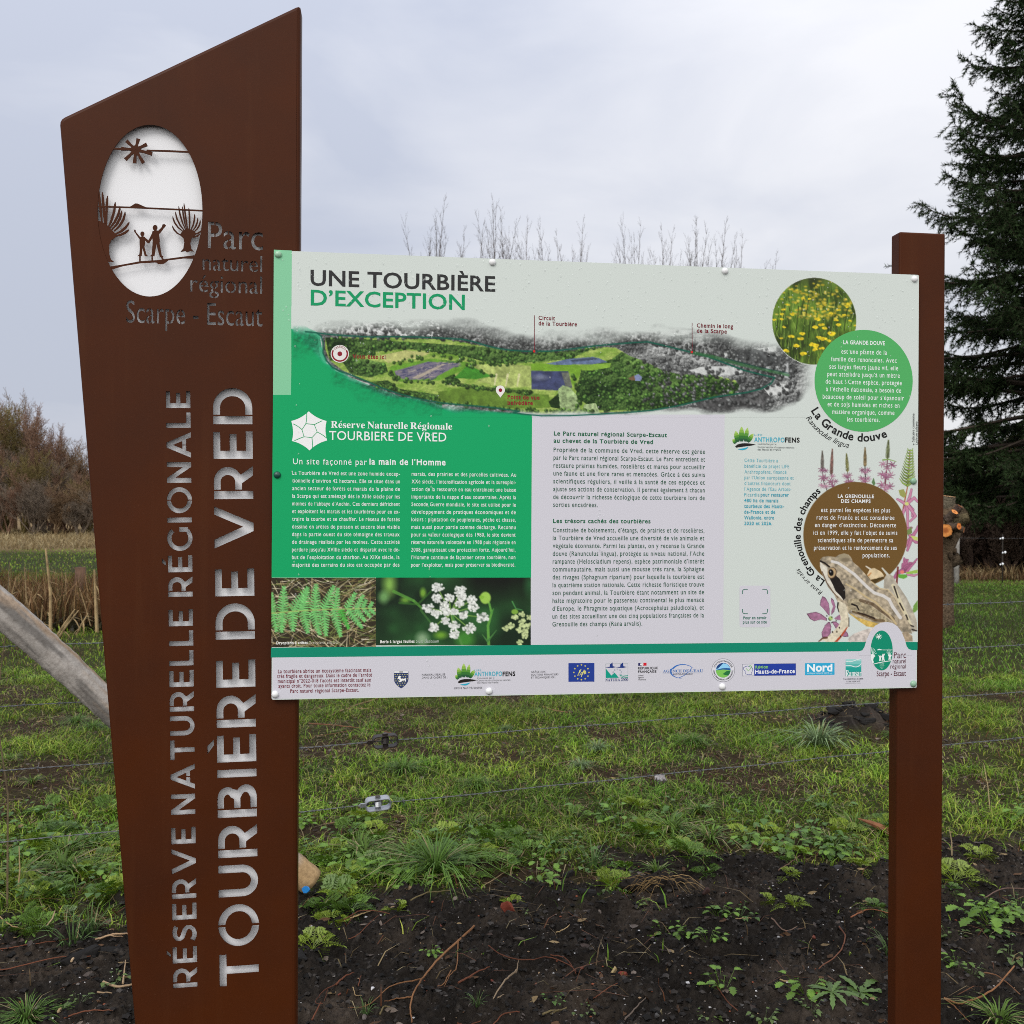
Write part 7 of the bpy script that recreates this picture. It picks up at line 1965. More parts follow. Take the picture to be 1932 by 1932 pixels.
twig('b', [(0, 930), (300, 870), (560, 830)], .0026, .0018, RBR, 'long thin reddish stalk crossing the dark soil')
twig('b', [(395, 1210), (520, 1180), (700, 1140)], .0028, .002, RBR, 'reddish stalk near the dark grass tuft')
twig('b', [(0, 590), (60, 620), (150, 640)], .003, .002, STR, 'straw stalk in the weeds at the picture edge')
twig('d', [(515, 1815), (640, 1810), (780, 1770), (905, 1705)], .004, .003, (.30, .14, .06), 'orange-brown twig on soil beyond the plain post', [[(515, 1805), (600, 1890), (660, 1932)]])
twig('d', [(720, 1650), (820, 1740), (960, 1805)], .0032, .002, (.2, .1, .05), 'brown twig crossing the orange-brown twig')
twig('d', [(0, 1370), (100, 1350), (215, 1318)], .0034, .0024, (.26, .10, .05), 'reddish stick just before the plain post')
twig('d', [(740, 1265), (830, 1220), (960, 1208)], .003, .002, (.16, .1, .08), 'dull stick behind the broad-leaved weed patch')
# upright dead stalks
def stalk(px0, py0, px1, py1, w, col, label):
    a = onground(px0, py0); b = np.array(at_depth(px1, py1, a.y + .02))
    g = Geo(); m = (np.array(a) + b) / 2 + np.array([.006, 0, 0])
    tube(g, [(0, 0, 0), m - np.array(a), b - np.array(a)], [w, w * .8, w * .5], 5, col)
    o = link('dry_stalk', g.mesh('dry_stalk', M_WOOD)); o.location = a
    return tag(o, label, 'dry stalk', 'dry upright stalks')
stalk(33, 1690, 36, 1597, .0035, (.5, .36, .19), 'pale upright dead stalk in the grass before the slanted pylon')
stalk(88, 1762, 104, 1718, .004, (.36, .27, .17), 'thick broken pale stalk at the soil edge before the slanted pylon')
stalk(1868, 1528, 1856, 1440, .003, (.46, .36, .2), 'pale upright stalk in the meadow beyond the plain post')
stalk(1796, 1625 - 10, 1790, 1560, .003, (.34, .26, .15), 'short stalk at the soil edge beyond the plain post')

# ------------------------------------------------------------------ barbed wire fence with its leaning brace
FA = math.radians(14.8)
FD_ = np.array([math.cos(FA), math.sin(FA), 0]); FN = np.array([math.sin(FA), -math.cos(FA), 0])     # towards the viewer
F0 = gpt(590, 1690); F0 = np.array([F0[0], F0[1], 0.0])
def fpt(px, py, off=0.0):
    d = ray(px, py); q = F0 + FN * off
    t = np.dot(q - CAM, FN) / np.dot(d, FN)
    return CAM + d * t
fence = tag(empty('wire_fence', tuple(F0), 0), 'barbed wire fence of four strands behind the sign, with grey wooden brace', 'fence')
def rel(p): return np.asarray(p) - F0
def ft(p): return float(np.dot(np.asarray(p) - F0, FD_))
wires = [((0, 1221), (1785, 1141)), ((0, 1334), (1785, 1225)), ((0, 1455), (1785, 1316)), ((0, 1590), (1785, 1406))]
T0, T1 = -1.9, 6.6
wfun = []
for wi, (a, b) in enumerate(wires):
    A, B = fpt(*a), fpt(*b); ta, tb = ft(A), ft(B)
    f = lambda t, A=A, B=B, ta=ta, tb=tb: F0 + FD_ * t + np.array([0, 0, A[2] + (B[2] - A[2]) * (t - ta) / (tb - ta) + .0015 * math.sin(t * 9 + ta)])
    wfun.append(f)
    g = Geo()
    ts = np.arange(T0, T1, .014)
    for ph in (0, PI):
        pts = [rel(f(t)) + .0016 * (math.cos(t * 95 + ph) * FN + math.sin(t * 95 + ph) * np.array([0, 0, 1])) for t in ts]
        tube(g, pts, [.0012] * len(pts), 4, (.2, .2, .2), cap=False)
    t = T0 + .05 * wi
    while t < T1:
        c = rel(f(t))
        for q in range(3):
            tube(g, [c + FD_ * (.003 * q - .003) + .004 * (FN * math.cos(a_) + np.array([0, 0, 1]) * math.sin(a_)) for a_ in np.linspace(0, 2 * PI, 7)], [.0012] * 7, 3, (.2, .2, .2), cap=False)
        for q in range(4):
            a_ = q * PI / 2 + t * 7
            dv = FN * math.cos(a_) + np.array([0, 0, 1]) * math.sin(a_) + FD_ * .4 * (-1) ** q
            tube(g, [c, c + dv * .015], [.0013, .0004], 3, (.2, .2, .2), cap=False)
        t += .125
    o = link('wire', g.mesh('wire', M_WIRE), fence)
def fence_post(px0, py0, px1, ztop, r, lab=None):
    p = fpt(px0, py0, -.06); z0 = -.3
    top = fpt(px1, py0, -.06); top = np.array([top[0], top[1], ztop])
    g = Geo(); n = 12
    pts = [rel((p[0], p[1], z0))] + [rel(np.array([p[0], p[1], 0]) * (1 - t) + np.array([top[0], top[1], 0]) * t + np.array([0, 0, ztop * t])) for t in np.linspace(0, 1, n)]
    pts = [q + np.array([random.gauss(0, .002), random.gauss(0, .002), 0]) for q in pts]
    tube(g, pts, [r * random.uniform(.95, 1.05) for _ in pts], 12, (.20, .17, .14))
    link('post', g.mesh('post', M_WOOD, True), fence)
fence_post(-150, 1560, -150, 1.32, .065)
fence_post(1697, 1600, 1706, 1.20, .042)
fence_post(2500, 1480, 2505, 1.25, .055)
# the brace: runs from the hidden end post down to the soil behind the pylon
A = fpt(-120, 1048, .09); B = fpt(588, 1668, .09); M = fpt(203, 1323, .09)
g = Geo(); n = 110; NS = 40; rg_ = np.random.default_rng(8)
ax_ = (B - A) / np.linalg.norm(B - A)
pts = []; rad = []
for k in range(n):
    t = k / (n - 1)
    pts.append(rel(A + (B - A) * t + np.array([0, 0, .012 * math.sin(t * 7)]))); rad.append(.0585 + .004 * math.sin(t * 11) + rg_.normal(0, .0008))
V0 = g.n
tube(g, pts, rad, NS, (.36, .33, .315))
C = g.C[-1]
Pp = g.V[-1]
ti = (np.arange(len(Pp)) // NS) / (n - 1); an = (np.arange(len(Pp)) % NS) / NS * 2 * PI
cx_, cy_ = np.cos(an) * 1.3, np.sin(an) * 1.3
grain = fbm(ti * 9 + cx_ * 9, cy_ * 9 + ti * 2, 5, 4) * .5 + fbm(ti * 16 + cx_ * 14 + 9, cy_ * 14, 15, 3) * .5
blot = fbm(ti * 8 + cx_ * 1.2 + 3, cy_ * 1.6, 25, 3); pale_ = fbm(ti * 5 + cx_ + 7, cy_ * 2, 35, 3)
cb = np.array([.33, .305, .28])[None] * (.74 + .52 * grain[:, None])
cb = cb * (1 - np.clip((blot - .57) * 5, 0, .55))[:, None]
cb = cb + np.array([.12, .11, .10]) * np.clip((pale_ - .52) * 4, 0, 1)[:, None]
tan_ = np.clip((fbm(ti * 6 + cx_ * 2 + 17, cy_ * 2, 45, 3) - .60) * 8, 0, .6)[:, None]
cb = cb * (1 - tan_) + np.array([.34, .22, .12]) * tan_
fe_ = np.clip((ti - .925) / .03, 0, 1)[:, None]
C[:] = cb * (1 - fe_) + np.array([.40, .27, .14]) * (.7 + .6 * grain[:, None]) * fe_
Pp += rg_.normal(0, .0008, Pp.shape) + 0
M_BRACE = mat('barkless_wood', rough=.8, spec=.2, attr=True, noise=(60, (.75, .73, .72), .42, .66), bump=(70, .6, .004))
brace = link('brace', g.mesh('brace', M_BRACE, True), fence)
brace['label'] = 'weathered grey barkless pole leaning as a brace'
# blue paint dot / tag on its lower end
q = fpt(577, 1678, .155)
g = Geo()
g.add([(.016 * math.cos(a) * random.uniform(.7, 1.2), -.004 * (k == 0) , .014 * math.sin(a) * random.uniform(.7, 1.2)) for k in range(2) for a in np.linspace(0, 2 * PI, 10)[:-1]], [tuple(range(9))[::-1], tuple(range(9, 18))] + [(i, (i + 1) % 9, 9 + (i + 1) % 9, 9 + i) for i in range(9)], (.02, .20, .55))
o = link('blue_tag', g.mesh('blue_tag', M_CAP), fence, tuple(rel(q)))
# wire tensioners
def tensioner(px, py, wi, metal, col):
    p = fpt(px, py); t = ft(p); c = wfun[wi](t)
    g = Geo()
    L, H, D, T = .054, .026, .036, .0030
    prof = []
    for cx, cz, a0 in ((L - .02, H - .02, 0), (-(L - .02), H - .02, 90), (-(L - .02), -(H - .02), 180), (L - .02, -(H - .02), 270)):
        for a in np.linspace(a0, a0 + 90, 5): prof.append((cx + .02 * math.cos(math.radians(a)), cz + .02 * math.sin(math.radians(a))))
    n = len(prof)
    V = []
    for y in (-D / 2, D / 2):
        for k in (1.0, 1 - T / H):
            V += [(x * (1 - T / L if k < 1 else 1), y, z * k) for x, z in prof]
    F = []
    for i in range(n):
        j = (i + 1) % n
        F += [(i, j, 2 * n + j, 2 * n + i), (n + j, n + i, 3 * n + i, 3 * n + j), (i, n + i, n + j, j), (2 * n + j, 3 * n + j, 3 * n + i, 2 * n + i)]
    g.add(V, F, col)
    tube(g, [(0, 0, -H - .004), (0, 0, H + .006)], [.012, .012], 10, np.array(col) * .6)           # spool
    for k in range(6):
        zz = -.010 + .004 * k
        tube(g, [(.0150 * math.cos(a), .0150 * math.sin(a), zz + .003 * a / 6) for a in np.linspace(0, 2 * PI, 9)], [.0022] * 9, 4, np.array(col) * .8, cap=False)
    tube(g, [(0, 0, H + .004), (0, 0, H + .008)], [.010, .010], 8, (.05, .04, .035))
    # eye lug towards the end post
    V = []
    lug = [(-L, .008), (-L - .018, .010), (-L - .028, .0), (-L - .018, -.010), (-L, -.008)]
    prism(g, [(x, z) for x, z in lug], -.003, .003, col)
    o = link('wire_tensioner', g.mesh('wire_tensioner', metal), fence, tuple(rel(c)))
    o.rotation_euler = (random.uniform(-.1, .25), -.06, FA)
    return o
M_BLACKM = mat('blackened_steel', rough=.5, spec=.4, attr=True)
M_GALV = mat('galvanised_steel', rough=.38, spec=.5, attr=True, metal=.55)
o = tensioner(727, 1396, 2, M_BLACKM, (.022, .016, .013)); o['label'] = 'black oval wire tensioner'
o = tensioner(713, 1519, 3, M_GALV, (.36, .375, .40)); o['label'] = 'shiny galvanised wire tensioner'
# thin stray wires and a bramble shoot at the picture edge, by the end post
for pts_, w_, c_, lab in (([(18, 1060), (10, 1200), (-8, 1340), (15, 1500)], .004, (.18, .14, .08), 'thin bare bramble shoot arching past the wooden brace'),):
    P3 = [np.array(fpt(x, y, -.12)) for x, y in pts_]
    g = Geo(); base = P3[-1].copy(); base[2] = float(hgt(base[0], base[1])); P3.append(base)
    tube(g, [q - base for q in P3], np.linspace(.0015, w_, len(P3)), 5, c_)
    o = tag(link('bramble_shoot', g.mesh('bramble_shoot', M_WOOD)), lab, 'bramble'); o.location = base

# ------------------------------------------------------------------ reeds in the ditch on the far left
def canes(n, x0, x1, y0, y1, hmin, hmax):
    x = RNG.uniform(x0, x1, n); y = RNG.uniform(y0, y1, n)
    return x, y, RNG.uniform(hmin, hmax, n)
x, y, h = canes(15000, -14, -2.0, 12.5, 18.0, .45, .98)
h = h * (.50 + .5 * fbm(x * .9, y * .9, 131, 3))
c = np.array([[.16, .085, .036], [.11, .055, .024], [.25, .16, .075], [.075, .038, .018], [.085, .065, .022]])[RNG.integers(0, 5, len(x))] * RNG.uniform(.7, 1.2, (len(x), 1))
o = link('reed_bed', blades('reed_bed', x, y, h, RNG.uniform(.008, .022, len(x)), h * RNG.uniform(.05, .55, len(x)), RNG.uniform(0, 2 * PI, len(x)), c, z=np.full(len(x), -.02), root=.8)); o['kind'] = 'stuff'
# dark thatch at their foot
x, y, h = canes(2600, -14, -2.0, 12.4, 13.6, .1, .35)
c = np.array([.030, .026, .013])[None] * RNG.uniform(.6, 1.4, (len(x), 1))
o = link('reed_thatch', blades('reed_thatch', x, y, h, RNG.uniform(.03, .07, len(x)), h * RNG.uniform(.3, 1.6, len(x)), RNG.uniform(0, 2 * PI, len(x)), c, z=np.full(len(x), -.02))); o['kind'] = 'stuff'
rr = random.Random(33)
def cane(px0, py0, px1, py1, w, kink=0.0, lab='pale dry reed cane standing out from the reed bed', grp='tall reed canes'):
    a = gpt(px0, py0); b = at_depth(px1, py1, a[1] - .1)
    g = Geo(); m = (a + b) / 2 + np.array([kink, 0, 0])
    tube(g, [(0, 0, -.03), m - a, b - a], [w, w * .85, w * .5], 5, np.array((.44, .32, .17)) * rr.uniform(.75, 1.1))
    for q in range(2):
        t = rr.uniform(.3, .8); p_ = a + (b - a) * t - a
        leaf_poly(g, p_, (rr.uniform(-1, 1), rr.uniform(-.3, .3), rr.uniform(-.6, .6)), np.array([0, 0, 1.0]), .16, .010, OV, (.36, .26, .13), .1, .5)
    o = link('reed_cane', g.mesh('reed_cane', M_WOOD)); o.location = a
    tag(o, lab, 'reed', grp)
cane(95, 1202, 86, 1035, .022, .03, 'tallest pale reed cane above the wooden brace')
cane(183, 1195, 178, 1075, .024, .0, 'pale reed cane right against the slanted pylon')
cane(101, 1206, 141, 1150, .014); cane(104, 1208, 148, 1152, .013); cane(110, 1204, 136, 1158, .012); cane(140, 1201, 166, 1158, .013); cane(84, 1200, 80, 1142, .010, -.03)
cane(62, 1185, 46, 1070, .011, -.03); cane(46, 1180, 76, 1100, .009); cane(50, 1178, 48, 1080, .009); cane(20, 1185, 16, 1100, .011); cane(160, 1195, 152, 1158, .009); cane(126, 1165, 124, 1080, .009); cane(6, 1190, 30, 1090, .008); cane(72, 1190, 100, 1160, .01); cane(175, 1190, 150, 1110, .008)
# old round post standing in the reeds
a = gpt(151, 1150); g = Geo()
tube(g, [(0, 0, -.2), (0, 0, .3), (.004, 0, at_depth(151, 1070, a[1])[2])], [.085, .082, .078], 12, (.13, .075, .05))
o = tag(link('old_fence_post', g.mesh('old_fence_post', M_WOOD, True)), 'old brown round post standing among the reeds', 'post'); o.location = (a[0], a[1], 0)
# ------------------------------------------------------------------ trees
def seg_mesh(name, segs, m, n=3):
    """segs: list of (p0, p1, r0, r1, colour)"""
    A = np.array([s[0] for s in segs]); B = np.array([s[1] for s in segs]); r0 = np.array([s[2] for s in segs]); r1 = np.array([s[3] for s in segs]); C = np.array([s[4] for s in segs])
    d = B - A; d /= np.linalg.norm(d, axis=1, keepdims=True) + 1e-9
    ref = np.where(np.abs(d[:, 2:3]) < .9, np.array([[0, 0, 1.0]]), np.array([[1.0, 0, 0]]))
    u = np.cross(d, ref); u /= np.linalg.norm(u, axis=1, keepdims=True); v = np.cross(d, u)
    N = len(segs); V = np.zeros((N, 2 * n, 3))
    for k in range(n):
        q = 2 * PI * k / n; o = u * math.cos(q) + v * math.sin(q)
        V[:, k] = A + o * r0[:, None]; V[:, n + k] = B + o * r1[:, None]
    F = np.array([(k, (k + 1) % n, n + (k + 1) % n, n + k) for k in range(n)])[None] + (np.arange(N) * 2 * n)[:, None, None]
    k = N * n
    return np_mesh(name, V.reshape(-1, 3), F.reshape(-1), np.arange(k) * 4, np.full(k, 4), m, np.repeat(C[:, None], 2 * n, 1).reshape(-1, 3))
def unit(v): return v / (np.linalg.norm(v) + 1e-9)
def grow(rg, segs, p, d, L, r, lev, maxlev, col, kids, ang, up, taper=.72, steps=4, minr=.004):
    pts = [p]
    for s in range(steps):
        d = unit(d + rg.normal(0, .10 + .03 * lev, 3) + np.array([0, 0, up]))
        q = p + d * L / steps
        ra = r * (1 - .8 * s / steps) ; rb = r * (1 - .8 * (s + 1) / steps)
        segs.append((p, q, max(minr, ra), max(minr * .7, rb), col * rg.uniform(.8, 1.2)))
        p = q; pts.append((p, d, rb))
        if lev < maxlev and s >= (1 if lev == 0 else 0):
            for k in range(kids[lev] if rg.random() < .85 else max(1, kids[lev] - 1)):
                a = rg.uniform(0, 2 * PI)
                side = unit(np.cross(d, rg.normal(0, 1, 3)))
                nd = unit(d * math.cos(ang[lev]) + side * math.sin(ang[lev]))
                grow(rg, segs, p, nd, L * taper * rg.uniform(.55, 1.0) * (1 - .35 * s / steps), max(minr, rb * .62), lev + 1, maxlev, col, kids, ang, up, taper, steps if lev < 1 else 3, minr)
def birch(seed, H, col):
    """bare tree forking into thin rising stems with sparse fine twigs"""
    rg = np.random.default_rng(seed); tr = []; cr = []
    p = np.zeros(3); d = np.array([0, 0, 1.0]); n = 10; top = .5 * H; forks = []
    for s in range(n):
        d = unit(d + rg.normal(0, .02, 3) + np.array([0, 0, .08])); q = p + d * top / n
        tr.append((p, q, .13 * (1 - .055 * s), .13 * (1 - .055 * (s + 1)), np.array([.06, .05, .045])))
        if s > 5: forks.append(q)
        p = q
    k = int(rg.integers(7, 12))
    for i in range(k):
        b = forks[-1] if i == 0 else forks[int(rg.integers(0, len(forks)))]
        a = 2.4 * i + rg.uniform(-.5, .5); lean = .03 if i == 0 else rg.uniform(.05, .24)
        d = unit(np.array([math.cos(a) * lean, math.sin(a) * lean, 1.0]))
        L = (H - b[2]) * (1.0 if i == 0 else rg.uniform(.55, .93)); m = 14; r0 = .045
        for s in range(m):
            d = unit(d + rg.normal(0, .045, 3) + np.array([0, 0, .05])); q = b + d * L / m; f = s / m
            cr.append((b, q, r0 * (1 - f) ** .9 + .006, r0 * (1 - f - 1 / m) ** .9 + .005 if f < .9 else .0035, col * rg.uniform(.8, 1.1)))
            if f > .12:
                for _ in range(5 if f < .55 else 3):
                    az = rg.uniform(0, 2 * PI); sp = rg.uniform(.35, .75)
                    t = unit(d + sp * np.array([math.cos(az), math.sin(az), .1])); l = rg.uniform(.35, 1.15) * (1.15 - .6 * f); u0 = q
                    for w in range(4):
                        t = unit(t + rg.normal(0, .08, 3) + np.array([0, 0, .10])); u1 = u0 + t * l / 4
                        cr.append((u0, u1, .0075 * (1 - w / 5), .0075 * (1 - (w + 1) / 5), col * rg.uniform(.85, 1.2)))
                        if w in (1, 2):
                            t2 = unit(t + rg.normal(0, .45, 3)); cr.append((u1, u1 + t2 * l * .35, .0045, .0025, col))
                        u0 = u1
            b = q
    return tr, cr
def thicket(seed, H, W, col, twigs=3):
    """many-stemmed bare shrub or willow"""
    rg = np.random.default_rng(seed); tr = []; cr = []
    for s in range(9):
        a = rg.uniform(0, 2 * PI); b = np.array([math.cos(a), math.sin(a), 0]) * W * .02 * rg.random()
        lean = rg.uniform(.0, .55)
        d = unit(np.array([math.cos(a) * lean, math.sin(a) * lean, 1.0]))
        L = H * rg.uniform(.5, .82)
        seg = []
        grow(rg, seg, b, d, L, .075, 0, 3, col, [3, 3, 2, 0], [.50, .55, .6, .6], .13, .54, 5, .0105)
        for k in seg: (tr if k[2] > .035 else cr).append(k)
    return tr, cr
def tree_thing(name, tr, cr, cat, m1=M_TWIG, trunkname='trunk', crownname='crown'):
    t = tag(empty(name, (0, 0, 0)), cat=cat)
    if tr: link(trunkname, seg_mesh(trunkname, tr, m1, 6), t)
    if cr: link(crownname, seg_mesh(crownname, cr, m1, 3), t)
    return t
BR = np.array([.17, .112, .066]); OL = np.array([.15, .118, .046]); GY = np.array([.16, .128, .100]); RB = np.array([.18, .108, .074])
shr = [tree_thing('bare_tree', *thicket(s, 1.0 * 7.0, 5.0, c), 'tree') for s, c in ((1, BR), (2, RB), (3, OL), (4, GY))]
LT = 'bare brown tree in the wood beyond the reeds'
GL = 'trees of the wood beyond the reeds'
# (px, top py, depth)
LW = [(-60, 800, 62, 0), (-25, 800, 66, 1), (8, 795, 63, 2), (30, 800, 70, 0), (52, 806, 62, 1), (75, 822, 66, 3), (98, 838, 62, 1), (118, 858, 66, 2), (138, 868, 62, 0), (160, 880, 66, 1), (180, 885, 63, 3), (205, 886, 66, 2), (235, 890, 64, 0),
      (-5, 850, 58, 3), (45, 872, 58, 2), (85, 885, 58, 3), (125, 905, 58, 1), (165, 915, 58, 2), (15, 905, 56, 1), (65, 920, 56, 3), (105, 930, 56, 0), (150, 935, 56, 3), (-40, 860, 58, 1), (190, 920, 57, 0), (-80, 850, 60, 2), (-110, 830, 62, 3)]
for px, py, Y, k in LW:
    p = at_depth(px, py, Y); H = p[2]
    sc = H / 6.3
    place(shr[k], (p[0], Y, 0), random.uniform(0, 6), (max(sc, .62) * 1.0, max(sc, .62), sc), LT, GL)
bt = [tree_thing('slender_bare_tree', *birch(s, 14.0, c), 'tree') for s, c in ((11, np.array([.085, .068, .062])), (12, np.array([.07, .056, .05])), (13, np.array([.10, .082, .076])), (14, np.array([.08, .066, .06])), (15, np.array([.075, .058, .054])))]
p = at_depth(45, 750, 64)
place(bt[2], (p[0], 64, 0), 1.0, (.55, .55, p[2] / 14.2), 'slender pale tree top rising above the brown wood beyond the reeds', GL)
CT = 'slender bare tree whose fine twigs show above the board'
for px, py, Y, k, lab in ((809, 372, 42, 0, None), (828, 425, 44, 1, None), (850, 430, 42, 2, None), (886, 428, 43, 1, None), (790, 440, 45, 2, None), (943, 366, 42, 1, 'tallest bare tree behind the board, above the second bolt cap of its upper edge'), (970, 392, 44, 2, None), (989, 408, 42, 0, None), (925, 420, 45, 0, None), (1002, 445, 46, 1, None), (1034, 430, 43, 2, None), (1082, 425, 43, 0, None), (1066, 450, 46, 1, None), (1108, 455, 47, 2, None),
                        (1190, 424, 42, 2, None), (1212, 428, 44, 0, None), (1240, 440, 45, 1, None), (1263, 440, 42, 2, None), (1320, 416, 42, 1, 'bushiest bare tree behind the board, above the third bolt cap of its upper edge'), (1340, 418, 43, 0, None), (1300, 430, 44, 2, None), (1365, 462, 45, 1, None), (1170, 470, 46, 1, None), (1404, 450, 43, 0, None), (1440, 478, 46, 2, None)):
    q = at_depth(px, py, Y)
    s = q[2] / 14.0; k = (k + int(px) % 3) % 5
    place(bt[k], (q[0], Y, 0), random.uniform(0, 6), (s * .75, s * .75, s), lab or CT, 'bare trees behind the board')
# the wood goes on behind the sign
for k in range(22):
    X = -15 + 2.2 * k
    place(shr[k % 4], (X + random.uniform(-.6, .6), 52 + random.uniform(-3, 4) - .25 * k, 0), random.uniform(0, 6), random.uniform(.62, .85), 'low bare tree in the wood hidden behind the sign', 'trees hidden behind the sign')

# ------------------------------------------------------------------ conifers
def conifer(seed, H, R, dens=1.0, sparse_low=True):
    rg = np.random.default_rng(seed); wood = []; limb = []; NV = []; NC = []
    for s in range(24):
        f = s / 24
        wood.append((np.array([0, 0, H * f]), np.array([0, 0, H * (f + 1 / 24)]), .30 * (1 - f) + .02, .30 * (1 - f - 1 / 24) + .02, np.array([.05, .04, .033])))
    z = 1.1; k = 0
    while z < H - .25:
        f = z / H
        for b in range(3 if f > .12 else 2):
            az = k * 2.39996 + rg.uniform(-.4, .4); k += 1
            L = R * (1 - f) ** .82 * rg.uniform(.62, 1.12) + .35
            if sparse_low and f < .22: L *= rg.uniform(.7, 1.1)
            dr = np.array([math.cos(az), math.sin(az), 0]); sd = np.array([-dr[1], dr[0], 0])
            rise = rg.uniform(.12, .46) if f > .25 else rg.uniform(-.05, .2); drop = rg.uniform(.35, .62) * (1.1 - f * .5)
            n = 9; P = []
            for i in range(n):
                t = i / (n - 1)
                P.append(np.array([0, 0, z]) + dr * L * t + sd * L * .06 * math.sin(t * 4 + k) + np.array([0, 0, L * (rise * t - drop * t ** 1.7 + .34 * t ** 4)]))
            r0 = .018 + .011 * L
            for i in range(n - 1):
                limb.append((P[i], P[i + 1], r0 * (1 - i / n) + .004, r0 * (1 - (i + 1) / n) + .004, np.array([.045, .035, .028]) * rg.uniform(.7, 1.2)))
            bare = .12 if not (sparse_low and f < .30) else rg.uniform(.15, .5)
            m = max(5, int(L / .055 * dens))
            for j in range(m):
                t = bare + (1 - bare) * (j + rg.random()) / m
                ii = min(n - 2, int(t * (n - 1))); p = P[ii] + (P[ii + 1] - P[ii]) * (t * (n - 1) - ii)
                tang = unit(P[ii + 1] - P[ii])
                sg = 1 if j % 2 else -1
                l = (.20 + .42 * min(1, L / 3)) * (1.1 - .75 * abs(t - .5)) * rg.uniform(.6, 1.2)
                td = unit(tang * rg.uniform(.35, .9) + sd * sg * rg.uniform(.2, 1.0) + np.array([0, 0, rg.uniform(-1.3, .25)]))
                e1 = p + td * l * .55; e2 = e1 + unit(td + np.array([0, 0, -.25])) * l * .45
                limb.append((p, e2, .006, .003, np.array([.05, .038, .03])))
                # needle sprays along the twig
                ns = max(6, int(l / .030)); tt = (np.arange(ns) + rg.random(ns)) / ns
                base = p + (e2 - p) * tt[:, None]
                for side in (0, 1):
                    rnd = rg.normal(0, 1, (ns, 3)); perp = np.cross(rnd, td); perp /= np.linalg.norm(perp, axis=1, keepdims=True) + 1e-9
                    dirn = td * .75 + perp * .85; dirn /= np.linalg.norm(dirn, axis=1, keepdims=True)
                    ln = rg.uniform(.07, .16, ns)[:, None]
                    wv = np.cross(dirn, rg.normal(0, 1, (ns, 3))); wv /= np.linalg.norm(wv, axis=1, keepdims=True) + 1e-9
                    wv *= rg.uniform(.010, .022, ns)[:, None]
                    tri = np.stack([base - wv, base + wv, base + dirn * ln], 1)
                    NV.append(tri)
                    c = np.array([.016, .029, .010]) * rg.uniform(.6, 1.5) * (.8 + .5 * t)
                    NC.append(np.repeat((c * rg.uniform(.8, 1.2, (ns, 1)))[:, None], 3, 1))
        z += rg.uniform(.17, .30) * (1.0 if f < .8 else .7)
    return wood, limb, np.concatenate(NV).reshape(-1, 3), np.concatenate(NC).reshape(-1, 3)
def conifer_thing(name, seed, H, R, dens, sparse=True):
    wood, limb, V, C = conifer(seed, H, R, dens, sparse)
    t = tag(empty(name, (0, 0, 0)), cat='conifer')
    link('trunk', seg_mesh('trunk', wood, M_TWIG, 8), t)
    link('branches', seg_mesh('branches', limb, M_TWIG, 4), t)
    k = len(V) // 3
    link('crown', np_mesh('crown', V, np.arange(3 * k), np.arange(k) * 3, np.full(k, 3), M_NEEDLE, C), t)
    return t
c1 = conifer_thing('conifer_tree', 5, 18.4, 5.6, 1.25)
c1['label'] = 'tall dark conifer with drooping branches beyond the plain brown post'
Yc = 26.0
p = at_depth(1985, 966, Yc)
c1.location = (p[0], Yc, 0); c1.rotation_euler = (0, 0, 2.2); used.add(c1.name)
c2 = conifer_thing('conifer_tree', 9, 9.0, 3.0, .7, False)
used_lab = 'dark conifer in the row behind the pollard, under the tall drooping one'
for X, Y, s, lab in ((12.4, 29.5, .42, None), (13.6, 28.6, .40, None), (14.8, 29.4, .46, None), (16.0, 28.4, .44, None), (17.3, 29.5, .5, None), (13.0, 31.0, .44, None), (14.3, 31.2, .50, None), (15.6, 31, .50, None), (17.0, 31.2, .55, None), (18.6, 30, .6, None), (11.2, 30.5, .40, None), (9.8, 31, .42, None), (20.2, 31, .7, None), (22.5, 30, .9, None)):
    place(c2, (X, Y, 0), random.uniform(0, 6), (s * 1.25, s * 1.25, s * .95), used_lab, 'row of dark conifers')
copy_thing(c1, (21.5, 29.0, 0), .6, (.95, .95, .9), 'second tall conifer past the frame edge beside the drooping one')
# brambles and bleached grass under them
brm = [tree_thing('bramble_shrub', *thicket(s, 2.0, 2.4, np.array(c)), 'bramble') for s, c in ((31, (.062, .042, .034)), (32, (.048, .034, .028)), (33, (.080, .056, .042)))]
for q in range(26):
    px = 1690 + 15 * q; Y = 24.6 + 1.9 * random.random()
    q_ = at_depth(px, 1000, Y); s = random.uniform(.45, .95)
    o = place(brm[q % 3], (q_[0], Y, 0), random.uniform(0, 6), (s * 1.3, s * 1.2, s), 'tangled bare bramble shrub under the dark conifers', 'brambles under the conifers')
x = RNG.uniform(7, 20, 7000); y = RNG.uniform(22.8, 25.0, 7000)
c = np.array([[.20, .125, .06], [.14, .078, .038], [.09, .055, .028], [.26, .18, .09]])[RNG.integers(0, 4, 7000)] * RNG.uniform(.6, 1.1, (7000, 1))
h = RNG.gamma(4, .05, 7000)
o = link('bleached_grass', blades('bleached_grass', x, y, h, RNG.uniform(.012, .03, 7000), h * RNG.uniform(.2, 1.3, 7000), RNG.uniform(0, 2 * PI, 7000), c, z=np.zeros(7000))); o['kind'] = 'stuff'

